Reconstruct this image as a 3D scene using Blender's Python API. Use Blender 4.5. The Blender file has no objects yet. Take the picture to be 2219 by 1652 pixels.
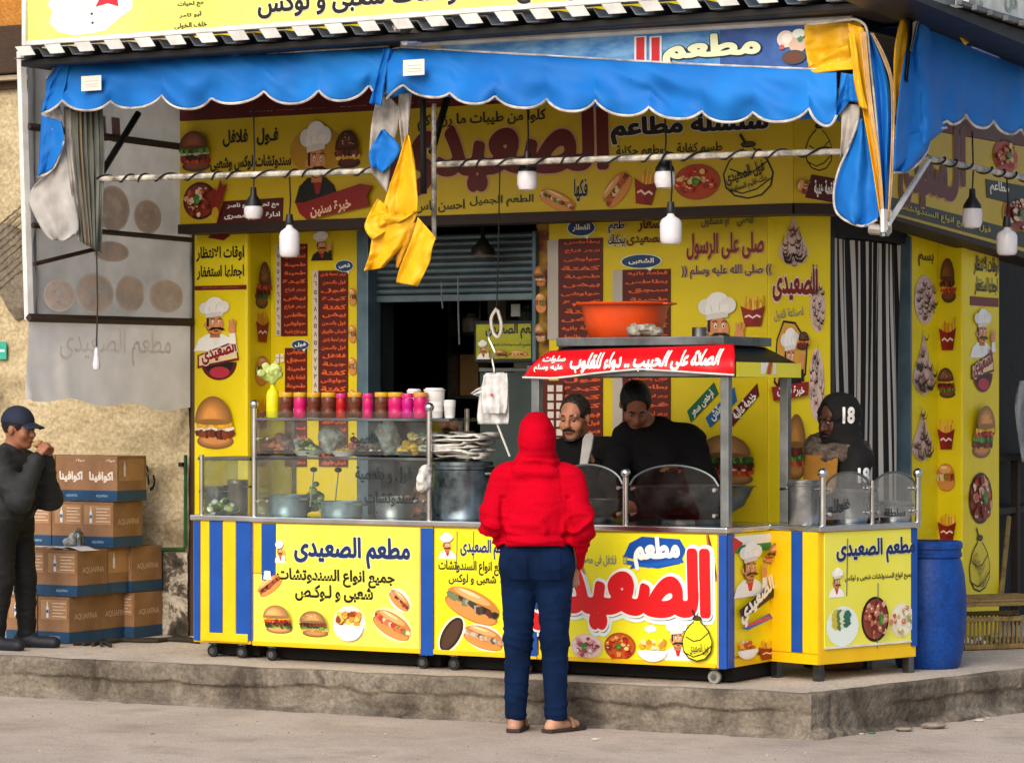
import bpy, bmesh, math, random, unicodedata
import numpy as np
from mathutils import Vector, Matrix, geometry, noise as mnoise

random.seed(7); RNG = np.random.default_rng(7)
SC = bpy.context.scene
COL = SC.collection
R = math.radians

# ------------------------------------------------------------------ camera, light, exposure
FPX, CXP, HOR, CAMZ = 6640.0, 1109.0, 860.0, 1.75      # lens in units of a 2218 px wide frame, horizon row, eye height
cam_d = bpy.data.cameras.new('camera'); cam = bpy.data.objects.new('camera', cam_d); COL.objects.link(cam)
cam.location = (0, 0, CAMZ); cam.rotation_euler = (R(90), 0, 0)
cam_d.sensor_width = 36; cam_d.lens = FPX / 2218 * 36; cam_d.shift_y = (HOR - 826) / 2218
cam_d.clip_start = .1; cam_d.clip_end = 800
SC.camera = cam
world = bpy.data.worlds.new('World'); SC.world = world; world.use_nodes = True
wn = world.node_tree.nodes; wl = world.node_tree.links
sky = wn.new('ShaderNodeTexSky'); sky.sky_type = 'NISHITA'; sky.sun_disc = False
SUN_EL, SUN_AZ = 36, 205                               # degrees; azimuth clockwise from +Y (sun behind the camera, a little left)
sky.sun_elevation = R(SUN_EL); sky.sun_rotation = R(SUN_AZ)
sky.air_density = 1.0; sky.dust_density = 4.0; sky.ozone_density = .6
wl.new(sky.outputs[0], wn['Background'].inputs[0]); wn['Background'].inputs[1].default_value = .14
sun_d = bpy.data.lights.new('sun', 'SUN'); sun = bpy.data.objects.new('sun', sun_d); COL.objects.link(sun)
sun_d.energy = 1.2; sun_d.angle = R(48); sun_d.color = (1, .975, .945)
sun.rotation_euler = Vector((math.sin(R(SUN_AZ)) * math.cos(R(SUN_EL)), math.cos(R(SUN_AZ)) * math.cos(R(SUN_EL)), math.sin(R(SUN_EL)))).to_track_quat('Z', 'Y').to_euler()
SC.view_settings.view_transform = 'Standard'; SC.view_settings.look = 'None'
SC.view_settings.gamma = 1; SC.view_settings.use_curve_mapping = False
SC.view_settings.exposure = 0.42

# ------------------------------------------------------------------ materials
def lin(c):
    if isinstance(c, str):
        c = [int(c[i:i + 2], 16) / 255 for i in (0, 2, 4)]
    return tuple(x / 12.92 if x <= .04045 else ((x + .055) / 1.055) ** 2.4 for x in c)
MATS = {}
def mat(name, col='808080', rough=.6, metal=0., var=.12, scale=6., bump=0., bscale=40., col2=None, spec=.4, emit=0., stretch=None, sheen=0.):
    """Principled surface with object-space noise in colour, roughness and relief."""
    if name in MATS: return MATS[name]
    m = bpy.data.materials.new(name); m.use_nodes = True; MATS[name] = m
    nt = m.node_tree; N = nt.nodes; L = nt.links; b = N['Principled BSDF']
    b.inputs['Metallic'].default_value = metal; b.inputs['Specular IOR Level'].default_value = spec
    if sheen: b.inputs['Sheen Weight'].default_value = sheen
    tc = N.new('ShaderNodeTexCoord'); mp = N.new('ShaderNodeMapping'); L.new(tc.outputs['Object'], mp.inputs[0])
    if stretch: mp.inputs['Scale'].default_value = stretch
    nz = N.new('ShaderNodeTexNoise'); nz.inputs['Scale'].default_value = scale; nz.inputs['Detail'].default_value = 3; nz.inputs['Roughness'].default_value = .62
    L.new(mp.outputs[0], nz.inputs[0])
    r = N.new('ShaderNodeValToRGB'); a = lin(col); c2 = lin(col2) if col2 else tuple(x * (1 - var * 2.2) for x in a); c1 = a if col2 else tuple(min(1, x * (1 + var * .5)) for x in a)
    r.color_ramp.elements[0].position = .34; r.color_ramp.elements[1].position = .64
    r.color_ramp.elements[0].color = (*c2, 1); r.color_ramp.elements[1].color = (*c1, 1)
    L.new(nz.outputs[0], r.inputs[0]); L.new(r.outputs[0], b.inputs['Base Color'])
    mr = N.new('ShaderNodeMapRange'); mr.inputs[3].default_value = max(.03, rough - .1); mr.inputs[4].default_value = min(1, rough + .1)
    L.new(nz.outputs[0], mr.inputs[0]); L.new(mr.outputs[0], b.inputs['Roughness'])
    if bump:
        n2 = N.new('ShaderNodeTexNoise'); n2.inputs['Scale'].default_value = bscale; n2.inputs['Detail'].default_value = 4
        L.new(mp.outputs[0], n2.inputs[0])
        bp = N.new('ShaderNodeBump'); bp.inputs['Strength'].default_value = bump; bp.inputs['Distance'].default_value = .02
        L.new(n2.outputs[0], bp.inputs['Height']); L.new(bp.outputs[0], b.inputs['Normal'])
    return m
def layered(name, cols, scale, rough=.85, bump=.5, bscale=25, detail=6, stops=None, fine=None, dist=.0, stretch=None):
    """Several base colours in noise-shaped patches plus a finer grain: plaster, concrete, soil."""
    if name in MATS: return MATS[name]
    m = bpy.data.materials.new(name); m.use_nodes = True; MATS[name] = m
    nt = m.node_tree; N = nt.nodes; L = nt.links; b = N['Principled BSDF']; b.inputs['Roughness'].default_value = rough; b.inputs['Specular IOR Level'].default_value = .25
    tc = N.new('ShaderNodeTexCoord'); mp = N.new('ShaderNodeMapping'); L.new(tc.outputs['Object'], mp.inputs[0])
    if stretch: mp.inputs['Scale'].default_value = stretch
    nz = N.new('ShaderNodeTexNoise'); nz.inputs['Scale'].default_value = scale; nz.inputs['Detail'].default_value = detail; nz.inputs['Roughness'].default_value = .65; nz.inputs['Distortion'].default_value = dist
    L.new(mp.outputs[0], nz.inputs[0])
    r = N.new('ShaderNodeValToRGB'); n = len(cols)
    while len(r.color_ramp.elements) < n: r.color_ramp.elements.new(.5)
    for i, c in enumerate(cols):
        e = r.color_ramp.elements[i]; e.position = stops[i] if stops else .3 + .4 * i / (n - 1); e.color = (*lin(c), 1)
    L.new(nz.outputs[0], r.inputs[0])
    n3 = N.new('ShaderNodeTexNoise'); n3.inputs['Scale'].default_value = fine or scale * 18; n3.inputs['Detail'].default_value = 3
    L.new(mp.outputs[0], n3.inputs[0])
    mr = N.new('ShaderNodeMapRange'); mr.inputs[1].default_value = .25; mr.inputs[2].default_value = .75; mr.inputs[3].default_value = .68; mr.inputs[4].default_value = 1.24; L.new(n3.outputs[0], mr.inputs[0])
    mx = N.new('ShaderNodeMix'); mx.data_type = 'RGBA'; mx.blend_type = 'MULTIPLY'; mx.inputs[0].default_value = 1
    L.new(r.outputs[0], mx.inputs[6]); L.new(mr.outputs[0], mx.inputs[7]); L.new(mx.outputs[2], b.inputs['Base Color'])
    n2 = N.new('ShaderNodeTexNoise'); n2.inputs['Scale'].default_value = bscale; n2.inputs['Detail'].default_value = 5
    L.new(mp.outputs[0], n2.inputs[0]); bp = N.new('ShaderNodeBump'); bp.inputs['Strength'].default_value = bump; bp.inputs['Distance'].default_value = .03
    L.new(n2.outputs[0], bp.inputs['Height']); L.new(bp.outputs[0], b.inputs['Normal'])
    return m
def glass(name, tint='e8f2f0', refl=.12, alpha=1., rough=.03):
    if name in MATS: return MATS[name]
    m = bpy.data.materials.new(name); m.use_nodes = True; MATS[name] = m
    nt = m.node_tree; N = nt.nodes; L = nt.links; out = N['Material Output']; N.remove(N['Principled BSDF'])
    t = N.new('ShaderNodeBsdfTransparent'); t.inputs[0].default_value = (*lin(tint), 1)
    g = N.new('ShaderNodeBsdfGlossy'); g.inputs['Roughness'].default_value = rough
    d = N.new('ShaderNodeBsdfDiffuse'); d.inputs[0].default_value = (*lin('9fb4b4'), 1)
    lw = N.new('ShaderNodeLayerWeight'); lw.inputs[0].default_value = .35
    mr = N.new('ShaderNodeMapRange'); mr.inputs[3].default_value = refl * .45; mr.inputs[4].default_value = min(1, refl * 5); L.new(lw.outputs['Fresnel'], mr.inputs[0])
    tc = N.new('ShaderNodeTexCoord'); nz = N.new('ShaderNodeTexNoise'); nz.inputs['Scale'].default_value = 9; nz.inputs['Detail'].default_value = 7; L.new(tc.outputs['Object'], nz.inputs[0])
    m2 = N.new('ShaderNodeMapRange'); m2.inputs[1].default_value = .45; m2.inputs[2].default_value = .75; m2.inputs[4].default_value = max(0, 1 - alpha + .1); L.new(nz.outputs[0], m2.inputs[0])
    a = N.new('ShaderNodeMixShader'); L.new(m2.outputs[0], a.inputs[0]); L.new(t.outputs[0], a.inputs[1]); L.new(d.outputs[0], a.inputs[2])
    x = N.new('ShaderNodeMixShader'); L.new(mr.outputs[0], x.inputs[0]); L.new(a.outputs[0], x.inputs[1]); L.new(g.outputs[0], x.inputs[2]); L.new(x.outputs[0], out.inputs[0])
    return m
def ink(h):                                            # a flat printed colour
    if 'print_' + h in MATS: return MATS['print_' + h]
    m = bpy.data.materials.new('print_' + h); m.use_nodes = True; MATS['print_' + h] = m; b = m.node_tree.nodes['Principled BSDF']
    b.inputs['Base Color'].default_value = (*lin(h), 1); b.inputs['Roughness'].default_value = .42; b.inputs['Specular IOR Level'].default_value = .35; return m

# ------------------------------------------------------------------ frames: a vertical working plane on plan
class Frame:
    def __init__(s, ox, oy, ang, flip=False):
        s.O = Vector((ox, oy)); s.u = Vector((math.cos(ang), math.sin(ang)))
        s.n = Vector((s.u.y, -s.u.x)); s.ang = ang
        if s.n.y > 0: s.n = -s.n
    def w(s, a, o, z):
        p = s.O + s.u * a + s.n * o
        return Vector((p.x, p.y, z))
    def pix(s, px, py, o=0.):
        a = (px - CXP) / FPX; b = -(py - HOR) / FPX
        Y = (o + s.O.dot(s.n)) / (a * s.n.x + s.n.y)
        p = Vector((a * Y, Y)) - s.O
        return p.dot(s.u), CAMZ + b * Y
    def S(s, px, o=0.): return s.pix(px, HOR, o)[0]
    def P(s, px, py, o=0.):
        a, z = s.pix(px, py, o); return s.w(a, o, z)
def Q(k, X, Y):                                        # reading aid: enlarged study crop k -> frame units
    bx = (0, 739.3, 1478.6)[(k - 1) % 3]; by = (0, 550.8, 1100.9)[(k - 1) // 3]
    return bx + X * .33347, by + Y * .33347

# ------------------------------------------------------------------ mesh builder
class MB:
    def __init__(s): s.v = []; s.f = []; s.m = []; s.mats = []
    def mi(s, m):
        if m not in s.mats: s.mats.append(m)
        return s.mats.index(m)
    def add(s, vs, fs, m):
        b = len(s.v); i = s.mi(m)
        s.v += [Vector(x) for x in vs]; s.f += [tuple(b + k for k in f) for f in fs]; s.m += [i] * len(fs)
        return s
    def box(s, F, a0, a1, o0, o1, z0, z1, m):
        vs = [F.w(a, o, z) for z in (z0, z1) for o in (o0, o1) for a in (a0, a1)]
        return s.add(vs, [(0, 1, 3, 2), (4, 6, 7, 5), (0, 4, 5, 1), (2, 3, 7, 6), (0, 2, 6, 4), (1, 5, 7, 3)], m)
    def prism(s, F, pts, o0, o1, m):                    # pts (a,z) outline, thickness o0..o1
        n = len(pts); vs = [F.w(a, o1, z) for a, z in pts] + [F.w(a, o0, z) for a, z in pts]
        fs = [tuple(range(n)), tuple(range(2 * n - 1, n - 1, -1))] + [(i, i + n, (i + 1) % n + n, (i + 1) % n) for i in range(n)]
        return s.add(vs, fs, m)
    def slab(s, pts, z0, z1, m):                        # plan outline
        n = len(pts); vs = [Vector((x, y, z1)) for x, y in pts] + [Vector((x, y, z0)) for x, y in pts]
        fs = [tuple(range(n)), tuple(range(2 * n - 1, n - 1, -1))] + [(i, i + n, (i + 1) % n + n, (i + 1) % n) for i in range(n)]
        return s.add(vs, fs, m)
    def tube(s, pts, r, m, n=8, cap=True):
        pts = [Vector(p) for p in pts]; k = len(pts); rs = r if isinstance(r, (list, tuple)) else [r] * k
        vs = []; up = Vector((0, 0, 1)); prev = None
        for i, p in enumerate(pts):
            t = (pts[min(i + 1, k - 1)] - pts[max(i - 1, 0)]).normalized()
            if prev is None:
                x = t.cross(up);
                if x.length < .05: x = t.cross(Vector((1, 0, 0)))
            else:
                x = prev - t * prev.dot(t)
                if x.length < 1e-5: x = t.cross(up)
            x.normalize(); prev = x; y = t.cross(x)
            for j in range(n):
                a = 2 * math.pi * j / n; vs.append(p + (x * math.cos(a) + y * math.sin(a)) * rs[i])
        fs = [(i * n + j, i * n + (j + 1) % n, (i + 1) * n + (j + 1) % n, (i + 1) * n + j) for i in range(k - 1) for j in range(n)]
        if cap: fs += [tuple(range(n - 1, -1, -1)), tuple(range((k - 1) * n, k * n))]
        return s.add(vs, fs, m)
    def lathe(s, c, prof, m, n=24, sx=1, sy=1, arc=1.):  # prof [(r,z)...] upwards
        c = Vector(c); vs = []; k = len(prof)
        for r_, z in prof:
            for j in range(n):
                a = 2 * math.pi * j / n * arc; vs.append(c + Vector((r_ * sx * math.cos(a), r_ * sy * math.sin(a), z)))
        fs = [(i * n + j, i * n + (j + 1) % n, (i + 1) * n + (j + 1) % n, (i + 1) * n + j) for i in range(k - 1) for j in range(n)]
        if prof[0][0] > 1e-6: fs.append(tuple(range(n - 1, -1, -1)))
        if prof[-1][0] > 1e-6: fs.append(tuple(range((k - 1) * n, k * n)))
        return s.add(vs, fs, m)
    def ball(s, c, r, m, n=12, sq=(1, 1, 1)):
        prof = [(r * math.sin(math.pi * i / 8) * 1.0 + (0 if 0 < i < 8 else 0), -r * math.cos(math.pi * i / 8) * sq[2]) for i in range(9)]
        return s.lathe(c, prof, m, n, sq[0], sq[1])
    def grid(s, fn, nu, nv, m, close=False):
        vs = [fn(i / nu, j / nv) for j in range(nv + 1) for i in range(nu + 1)]
        fs = [(j * (nu + 1) + i, j * (nu + 1) + i + 1, (j + 1) * (nu + 1) + i + 1, (j + 1) * (nu + 1) + i) for j in range(nv) for i in range(nu)]
        return s.add(vs, fs, m)
    def build(s, name, parent=None, smooth=False, bevel=0., base=None, recalc=True, angle=40, solid=0., merge=False):
        r0 = parent
        while r0 is not None and r0.parent: r0 = r0.parent
        mw = r0.matrix_world if r0 else None
        off = Vector((0, 0, 0))
        if mw is not None:
            inv = mw.inverted(); vs = [inv @ v for v in s.v]
        else:
            xs = [v.x for v in s.v]; ys = [v.y for v in s.v]
            off = Vector(((min(xs) + max(xs)) / 2, (min(ys) + max(ys)) / 2, min(v.z for v in s.v))) if base is None else Vector(base)
            vs = [v - off for v in s.v]
        me = bpy.data.meshes.new(name); me.from_pydata([tuple(v) for v in vs], [], s.f)
        for m in s.mats: me.materials.append(m)
        me.polygons.foreach_set('material_index', s.m)
        if recalc or bevel or merge:
            bm = bmesh.new(); bm.from_mesh(me)
            if merge: bmesh.ops.remove_doubles(bm, verts=bm.verts, dist=1e-5)
            if recalc: bmesh.ops.recalc_face_normals(bm, faces=bm.faces)
            if bevel:
                es = [e for e in bm.edges if len(e.link_faces) == 2 and e.calc_face_angle(0) > .5]
                bmesh.ops.bevel(bm, geom=es, offset=bevel, segments=2, affect='EDGES', profile=.6, clamp_overlap=True)
            bm.to_mesh(me); bm.free()
        if smooth:
            me.polygons.foreach_set('use_smooth', [True] * len(me.polygons)); me.set_sharp_from_angle(angle=R(angle))
        o = bpy.data.objects.new(name, me); COL.objects.link(o)
        if solid:
            md = o.modifiers.new('thickness', 'SOLIDIFY'); md.thickness = solid; md.offset = 0
        if parent: o.parent = parent
        else: o.location = off; o.matrix_world = Matrix.Translation(off)
        return o
def tag(o, label, cat, group=None):
    o['label'] = label; o['category'] = cat
    if group: o['group'] = group
    return o
def struct(o): o['kind'] = 'structure'; return o
def thing(name, label, cat, loc, rz=0., group=None):
    o = bpy.data.objects.new(name, None); COL.objects.link(o); o.empty_display_size = .1
    o.location = Vector(loc); o.rotation_euler = (0, 0, rz)
    o.matrix_world = Matrix.Translation(Vector(loc)) @ Matrix.Rotation(rz, 4, 'Z')
    return tag(o, label, cat, group)
def dup(root, loc, rz=None, label=None, scale=None):
    def cp(o, par):
        c = o.copy(); COL.objects.link(c); c.parent = par
        for ch in o.children: cp(ch, c)
        return c
    c = cp(root, None); c.location = Vector(loc)
    if rz is not None: c.rotation_euler = (0, 0, rz)
    if scale: c.scale = scale if isinstance(scale, (tuple, list)) else (scale,) * 3
    if label: c['label'] = label
    return c

# ------------------------------------------------------------------ lettering (arabic is shaped here, the glyphs come with blender)
_forms = {}
for _c in list(range(0xFB50, 0xFE00)) + list(range(0xFE70, 0xFEFD)):
    _d = unicodedata.decomposition(chr(_c)).split()
    if len(_d) == 2 and _d[0] in ('<isolated>', '<final>', '<initial>', '<medial>'): _forms.setdefault(chr(int(_d[1], 16)), {})[_d[0][1:-1]] = chr(_c)
_la = {'\u0627': '\uFEFB\uFEFC', '\u0623': '\uFEF7\uFEF8', '\u0625': '\uFEF9\uFEFA', '\u0622': '\uFEF5\uFEF6'}
def shape_ar(t):
    out = []; prev = False; i = 0
    while i < len(t):
        c = t[i]
        if c == '\u0644' and i + 1 < len(t) and t[i + 1] in _la:
            out.append(_la[t[i + 1]][1 if prev else 0]); prev = False; i += 2; continue
        if c == '\u0640': out.append(c); prev = True; i += 1; continue
        f = _forms.get(c)
        if not f: out.append(c); prev = False; i += 1; continue
        nx = t[i + 1] if i + 1 < len(t) else ' '
        join = 'initial' in f and ((nx in _forms and 'final' in _forms[nx]) or nx == '\u0640')
        out.append(f.get('medial' if prev and join else 'final' if prev else 'initial' if join else 'isolated') or f['isolated']); prev = join; i += 1
    return ''.join(reversed(out))
def area(p): return sum(p[i][0] * p[(i + 1) % len(p)][1] - p[(i + 1) % len(p)][0] * p[i][1] for i in range(len(p))) / 2
def inside(q, p):
    r = False; j = len(p) - 1
    for i in range(len(p)):
        if (p[i][1] > q[1]) != (p[j][1] > q[1]) and q[0] < (p[j][0] - p[i][0]) * (q[1] - p[i][1]) / (p[j][1] - p[i][1]) + p[i][0]: r = not r
        j = i
    return r
_tc = {}
def text_contours(t, latin=False):
    if (t, latin) in _tc: return _tc[(t, latin)]
    c = bpy.data.curves.new('lettering_source', 'FONT'); c.body = t if latin else shape_ar(t); c.size = 1
    o = bpy.data.objects.new('lettering_source', c); COL.objects.link(o)
    dg = bpy.context.evaluated_depsgraph_get(); cu = o.to_curve(dg)
    cs = []
    for sp in cu.splines:
        bz = sp.bezier_points; n = len(bz); pts = []
        for i in range(n):
            a, b = bz[i], bz[(i + 1) % n]
            st = (a.handle_right - a.co).length + (b.handle_left - b.co).length
            straight = abs((b.co - a.co).length - (a.handle_right - a.co).length - (b.handle_left - b.co).length - (b.handle_left - a.handle_right).length) < 1e-4
            k = 2 if straight else 4
            pts += [(p.x, p.y) for p in geometry.interpolate_bezier(a.co, a.handle_right, b.handle_left, b.co, k)[:-1]]
        q = []
        for p in pts:
            if not q or (abs(p[0] - q[-1][0]) + abs(p[1] - q[-1][1])) > 4e-3: q.append(p)
        if len(q) > 2: cs.append(q)
    o.to_curve_clear(); bpy.data.objects.remove(o); bpy.data.curves.remove(c)
    _tc[(t, latin)] = cs
    return cs
def offset_poly(p, d, sg):
    n = len(p); out = []
    for i in range(n):
        ax, ay = p[i - 1]; bx, by = p[i]; cx, cy = p[(i + 1) % n]
        n1 = Vector((by - ay, ax - bx)); n2 = Vector((cy - by, bx - cx))
        if n1.length < 1e-9 or n2.length < 1e-9: out.append(p[i]); continue
        n1.normalize(); n2.normalize(); m = n1 + n2
        if m.length < .2: m = n1.copy()
        m.normalize(); k = min(1.6, 1 / max(.3, m.dot(n1)))
        out.append((bx + m.x * d * sg * k, by + m.y * d * sg * k))
    return out
def text_polys(t, bold=0., latin=False):
    cs = text_contours(t, latin)
    if not cs: return []
    big = max(cs, key=lambda c: abs(area(c))); sg = 1 if area(big) > 0 else -1
    outs = [c for c in cs if area(c) * sg > 0]; holes = [c for c in cs if area(c) * sg <= 0]
    res = []
    for oc in outs:
        hs = [offset_poly(h, bold, sg) for h in holes if inside(h[0], oc)]
        hs = [h for h in hs if area(h) * sg < 0]
        res.append((offset_poly(oc, bold, sg) if bold else oc, hs))
    return res
_sc = {}
def text_field(t, latin, rows):
    """Signed distance of the lettering on a grid (negative inside), so it can be fattened cleanly."""
    k = (t, latin, rows)
    if k in _sc: return _sc[k]
    cs = text_contours(t, latin); al = np.array([p for c in cs for p in c]); lo = al.min(0); hi = al.max(0); pad = .16; h = (hi[1] - lo[1] + 2 * pad) / rows
    xs = np.arange(lo[0] - pad, hi[0] + pad + h, h); ys = np.arange(lo[1] - pad, hi[1] + pad + h, h); X, Y = np.meshgrid(xs, ys); D = np.full(X.shape, 9.); W = np.zeros(X.shape, int)
    for c in cs:
        a = np.array(c); b = np.roll(a, -1, 0)
        for (ax, ay), (bx, by) in zip(a, b):
            i0, i1 = np.searchsorted(xs, [min(ax, bx) - pad, max(ax, bx) + pad]); j0, j1 = np.searchsorted(ys, [min(ay, by) - pad, max(ay, by) + pad]); sl = (slice(j0, j1), slice(i0, i1))
            dx, dy = bx - ax, by - ay; px, py = X[sl] - ax, Y[sl] - ay; tt_ = np.clip((px * dx + py * dy) / max(dx * dx + dy * dy, 1e-12), 0, 1)
            D[sl] = np.minimum(D[sl], np.hypot(px - dx * tt_, py - dy * tt_))
            if ay != by:
                m = ((ay <= ys) & (ys < by)) | ((by <= ys) & (ys < ay)); jj = np.nonzero(m)[0]
                xc = ax + (ys[jj] - ay) / (by - ay) * dx; W[jj] += np.where(xs[None, :] < xc[:, None], 1 if by > ay else -1, 0)
    _sc[k] = (xs, ys, np.where(W != 0, -D, D)); return _sc[k]
def field_mesh(xs, ys, D):
    """Filled region D < 0 as 2-d vertices and faces; rows of full cells become single strips."""
    V, Fc = [], []
    I = D < 0; cnt = I[:-1, :-1].astype(int) + I[1:, :-1] + I[:-1, 1:] + I[1:, 1:]
    for j in range(cnt.shape[0]):
        row = cnt[j]; i = 0; n = len(row)
        if not row.any(): continue
        while i < n:
            if row[i] == 4:
                k = i
                while k < n and row[k] == 4: k += 1
                b = len(V); V += [(xs[i], ys[j]), (xs[k], ys[j]), (xs[k], ys[j + 1]), (xs[i], ys[j + 1])]; Fc.append((b, b + 1, b + 2, b + 3)); i = k; continue
            if row[i]:
                q = [(xs[i], ys[j], D[j, i]), (xs[i + 1], ys[j], D[j, i + 1]), (xs[i + 1], ys[j + 1], D[j + 1, i + 1]), (xs[i], ys[j + 1], D[j + 1, i])]; pg = []
                for e in range(4):
                    a, c = q[e], q[(e + 1) % 4]
                    if a[2] < 0: pg.append(a[:2])
                    if (a[2] < 0) != (c[2] < 0): f = a[2] / (a[2] - c[2]); pg.append((a[0] + (c[0] - a[0]) * f, a[1] + (c[1] - a[1]) * f))
                b = len(V); V += pg; Fc.append(tuple(range(b, b + len(pg))))
            i += 1
    return V, Fc
def letter(F, parent, t, x0, y0, x1, y1, o, m, bold=.02, outline=None, latin=False, rot=0., name='lettering', shear=0., px=True, arc=0.):
    """Write t into the box (x0,y0 lower-left .. x1,y1 upper-right, frame px or a/z metres) on plane o of frame F."""
    if px: (a0, z0), (a1, z1) = F.pix(x0, y0, o), F.pix(x1, y1, o)
    else: a0, z0, a1, z1 = x0, y0, x1, y1
    mb = MB(); jobs = [(bold, m, 0.)]
    if outline: jobs = [(bold + outline[1], outline[0], 0.)] + [(bold, m, .0028)]
    base = text_polys(t, 0, latin); allp = [p for oc, h in base for p in oc]
    if not allp: return None
    mx0, mx1 = min(p[0] for p in allp), max(p[0] for p in allp); my0, my1 = min(p[1] for p in allp), max(p[1] for p in allp)
    sx = (a1 - a0) / max(mx1 - mx0, 1e-6); sz = (z1 - z0) / max(my1 - my0, 1e-6); ca, cz = (a0 + a1) / 2, (z0 + z1) / 2
    cr, sr = math.cos(rot), math.sin(rot)
    cl = [(-9e9, 9e9)]
    if abs(a1 - a0) > .33 and ' ' in t:                  # each word its own piece
        sp = sorted((min(p[0] for p in oc), max(p[0] for p in oc)) for oc, h in base); mg = [list(sp[0])]
        for q0, q1 in sp[1:]:
            if q0 > mg[-1][1] + .13 + 2 * (bold + (outline[1] if outline else 0)) * .5: mg.append([q0, q1])
            else: mg[-1][1] = max(mg[-1][1], q1)
        ed = [-9e9] + [(mg[i][1] + mg[i + 1][0]) / 2 for i in range(len(mg) - 1)] + [9e9]; cl = list(zip(ed, ed[1:]))
    if len(cl) > 1:
        out = None
        for e0, e1 in cl: out = _letter(F, parent, t, a0, z0, a1, z1, o, jobs, outline, bold, latin, rot, name, shear, arc, base, (mx0, mx1, my0, my1), (e0, e1))
        return out
    return _letter(F, parent, t, a0, z0, a1, z1, o, jobs, outline, bold, latin, rot, name, shear, arc, base, (mx0, mx1, my0, my1), cl[0])
def _letter(F, parent, t, a0, z0, a1, z1, o, jobs, outline, bold, latin, rot, name, shear, arc, base, ext, rng):
    mx0, mx1, my0, my1 = ext; mb = MB(); cr, sr = math.cos(rot), math.sin(rot)
    sx = (a1 - a0) / max(mx1 - mx0, 1e-6); sz = (z1 - z0) / max(my1 - my0, 1e-6); ca, cz = (a0 + a1) / 2, (z0 + z1) / 2
    if outline or bold > .035:
        rows = 60 if abs(z1 - z0) > .12 else 40
        for b, mm, lift in jobs:
            xs, ys, D = text_field(t, latin, rows); i0, i1 = np.searchsorted(xs, [rng[0], rng[1]]); V, Fc = field_mesh(xs[i0:i1], ys, D[:, i0:i1] - b); vs = []
            for p in V:
                x = (p[0] - (mx0 + mx1) / 2) * sx; z = (p[1] - (my0 + my1) / 2) * sz; x += shear * z
                vs.append(F.w(ca + x * cr - z * sr, o + lift, cz + x * sr + z * cr))
            mb.add(vs, Fc, mm)
        return mb.build(name, parent, recalc=False, merge=True)
    for b, mm, lift in jobs:
        for k, (oc, hs) in enumerate(text_polys(t, b, latin)):
            if not rng[0] < (oc[0][0] + oc[len(oc) // 2][0]) / 2 < rng[1]: continue
            loops = [oc] + hs
            tri = geometry.tessellate_polygon([[Vector((p[0], p[1], 0)) for p in lp] for lp in loops])
            vs = []
            for p in (q for lp in loops for q in lp):
                x = (p[0] - (mx0 + mx1) / 2) * sx; z = (p[1] - (my0 + my1) / 2) * sz
                x += shear * z; z -= arc * (x / max(abs(a1 - a0) / 2, 1e-6)) ** 2
                vs.append(F.w(ca + x * cr - z * sr, o + lift + (k % 12) * .0002, cz + x * sr + z * cr))
            mb.add(vs, tri, mm)
    return mb.build(name, parent, recalc=False)

# ------------------------------------------------------------------ printed pictures: layered flat shapes in a unit box
def ell(cx, cy, rx, ry, n=22, a0=0., a1=360., rot=0.):
    c, s_ = math.cos(R(rot)), math.sin(R(rot)); out = []
    full = abs(a1 - a0) >= 359; k = n if full else n + 1
    for i in range(k):
        a = R(a0 + (a1 - a0) * i / n); x, y = rx * math.cos(a), ry * math.sin(a); out.append((cx + x * c - y * s_, cy + x * s_ + y * c))
    return out
def blob(cx, cy, r, n=9, j=.35, ry=None):
    return [(cx + r * (1 + random.uniform(-j, j)) * math.cos(2 * math.pi * i / n), cy + (ry or r) * (1 + random.uniform(-j, j)) * math.sin(2 * math.pi * i / n)) for i in range(n)]
def rc(x0, y0, x1, y1): return [(x0, y0), (x1, y0), (x1, y1), (x0, y1)]
def stroke(pts, w):
    L_, R_ = [], []
    for i, p in enumerate(pts):
        a = pts[max(0, i - 1)]; b = pts[min(len(pts) - 1, i + 1)]; dx, dy = b[0] - a[0], b[1] - a[1]; l = math.hypot(dx, dy) or 1
        ww = w[i] if isinstance(w, (list, tuple)) else w
        L_.append((p[0] - dy / l * ww / 2, p[1] + dx / l * ww / 2)); R_.append((p[0] + dy / l * ww / 2, p[1] - dx / l * ww / 2))
    return L_ + R_[::-1]
def picture(F, parent, shapes, x0, y0, x1, y1, o, name='picture', rot=0., mirror=False, px=True, step=.0005):
    if px: (a0, z0), (a1, z1) = F.pix(x0, y0, o), F.pix(x1, y1, o)
    else: a0, z0, a1, z1 = x0, y0, x1, y1
    mb = MB(); cr, sr = math.cos(R(rot)), math.sin(R(rot)); w, h = a1 - a0, z1 - z0
    for k, (pts, col) in enumerate(shapes):
        vs = []
        for x, y in pts:
            if mirror: x = 1 - x
            dx, dz = (x - .5) * w, (y - .5) * h
            vs.append(F.w(a0 + w / 2 + dx * cr - dz * sr, o + k * step, z0 + h / 2 + dx * sr + dz * cr))
        tri = geometry.tessellate_polygon([[Vector((p[0], p[1], 0)) for p in pts]])
        mb.add(vs, tri, ink(col) if isinstance(col, str) else col)
    return mb.build(name, parent, recalc=False)
_bc = [0]
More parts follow.
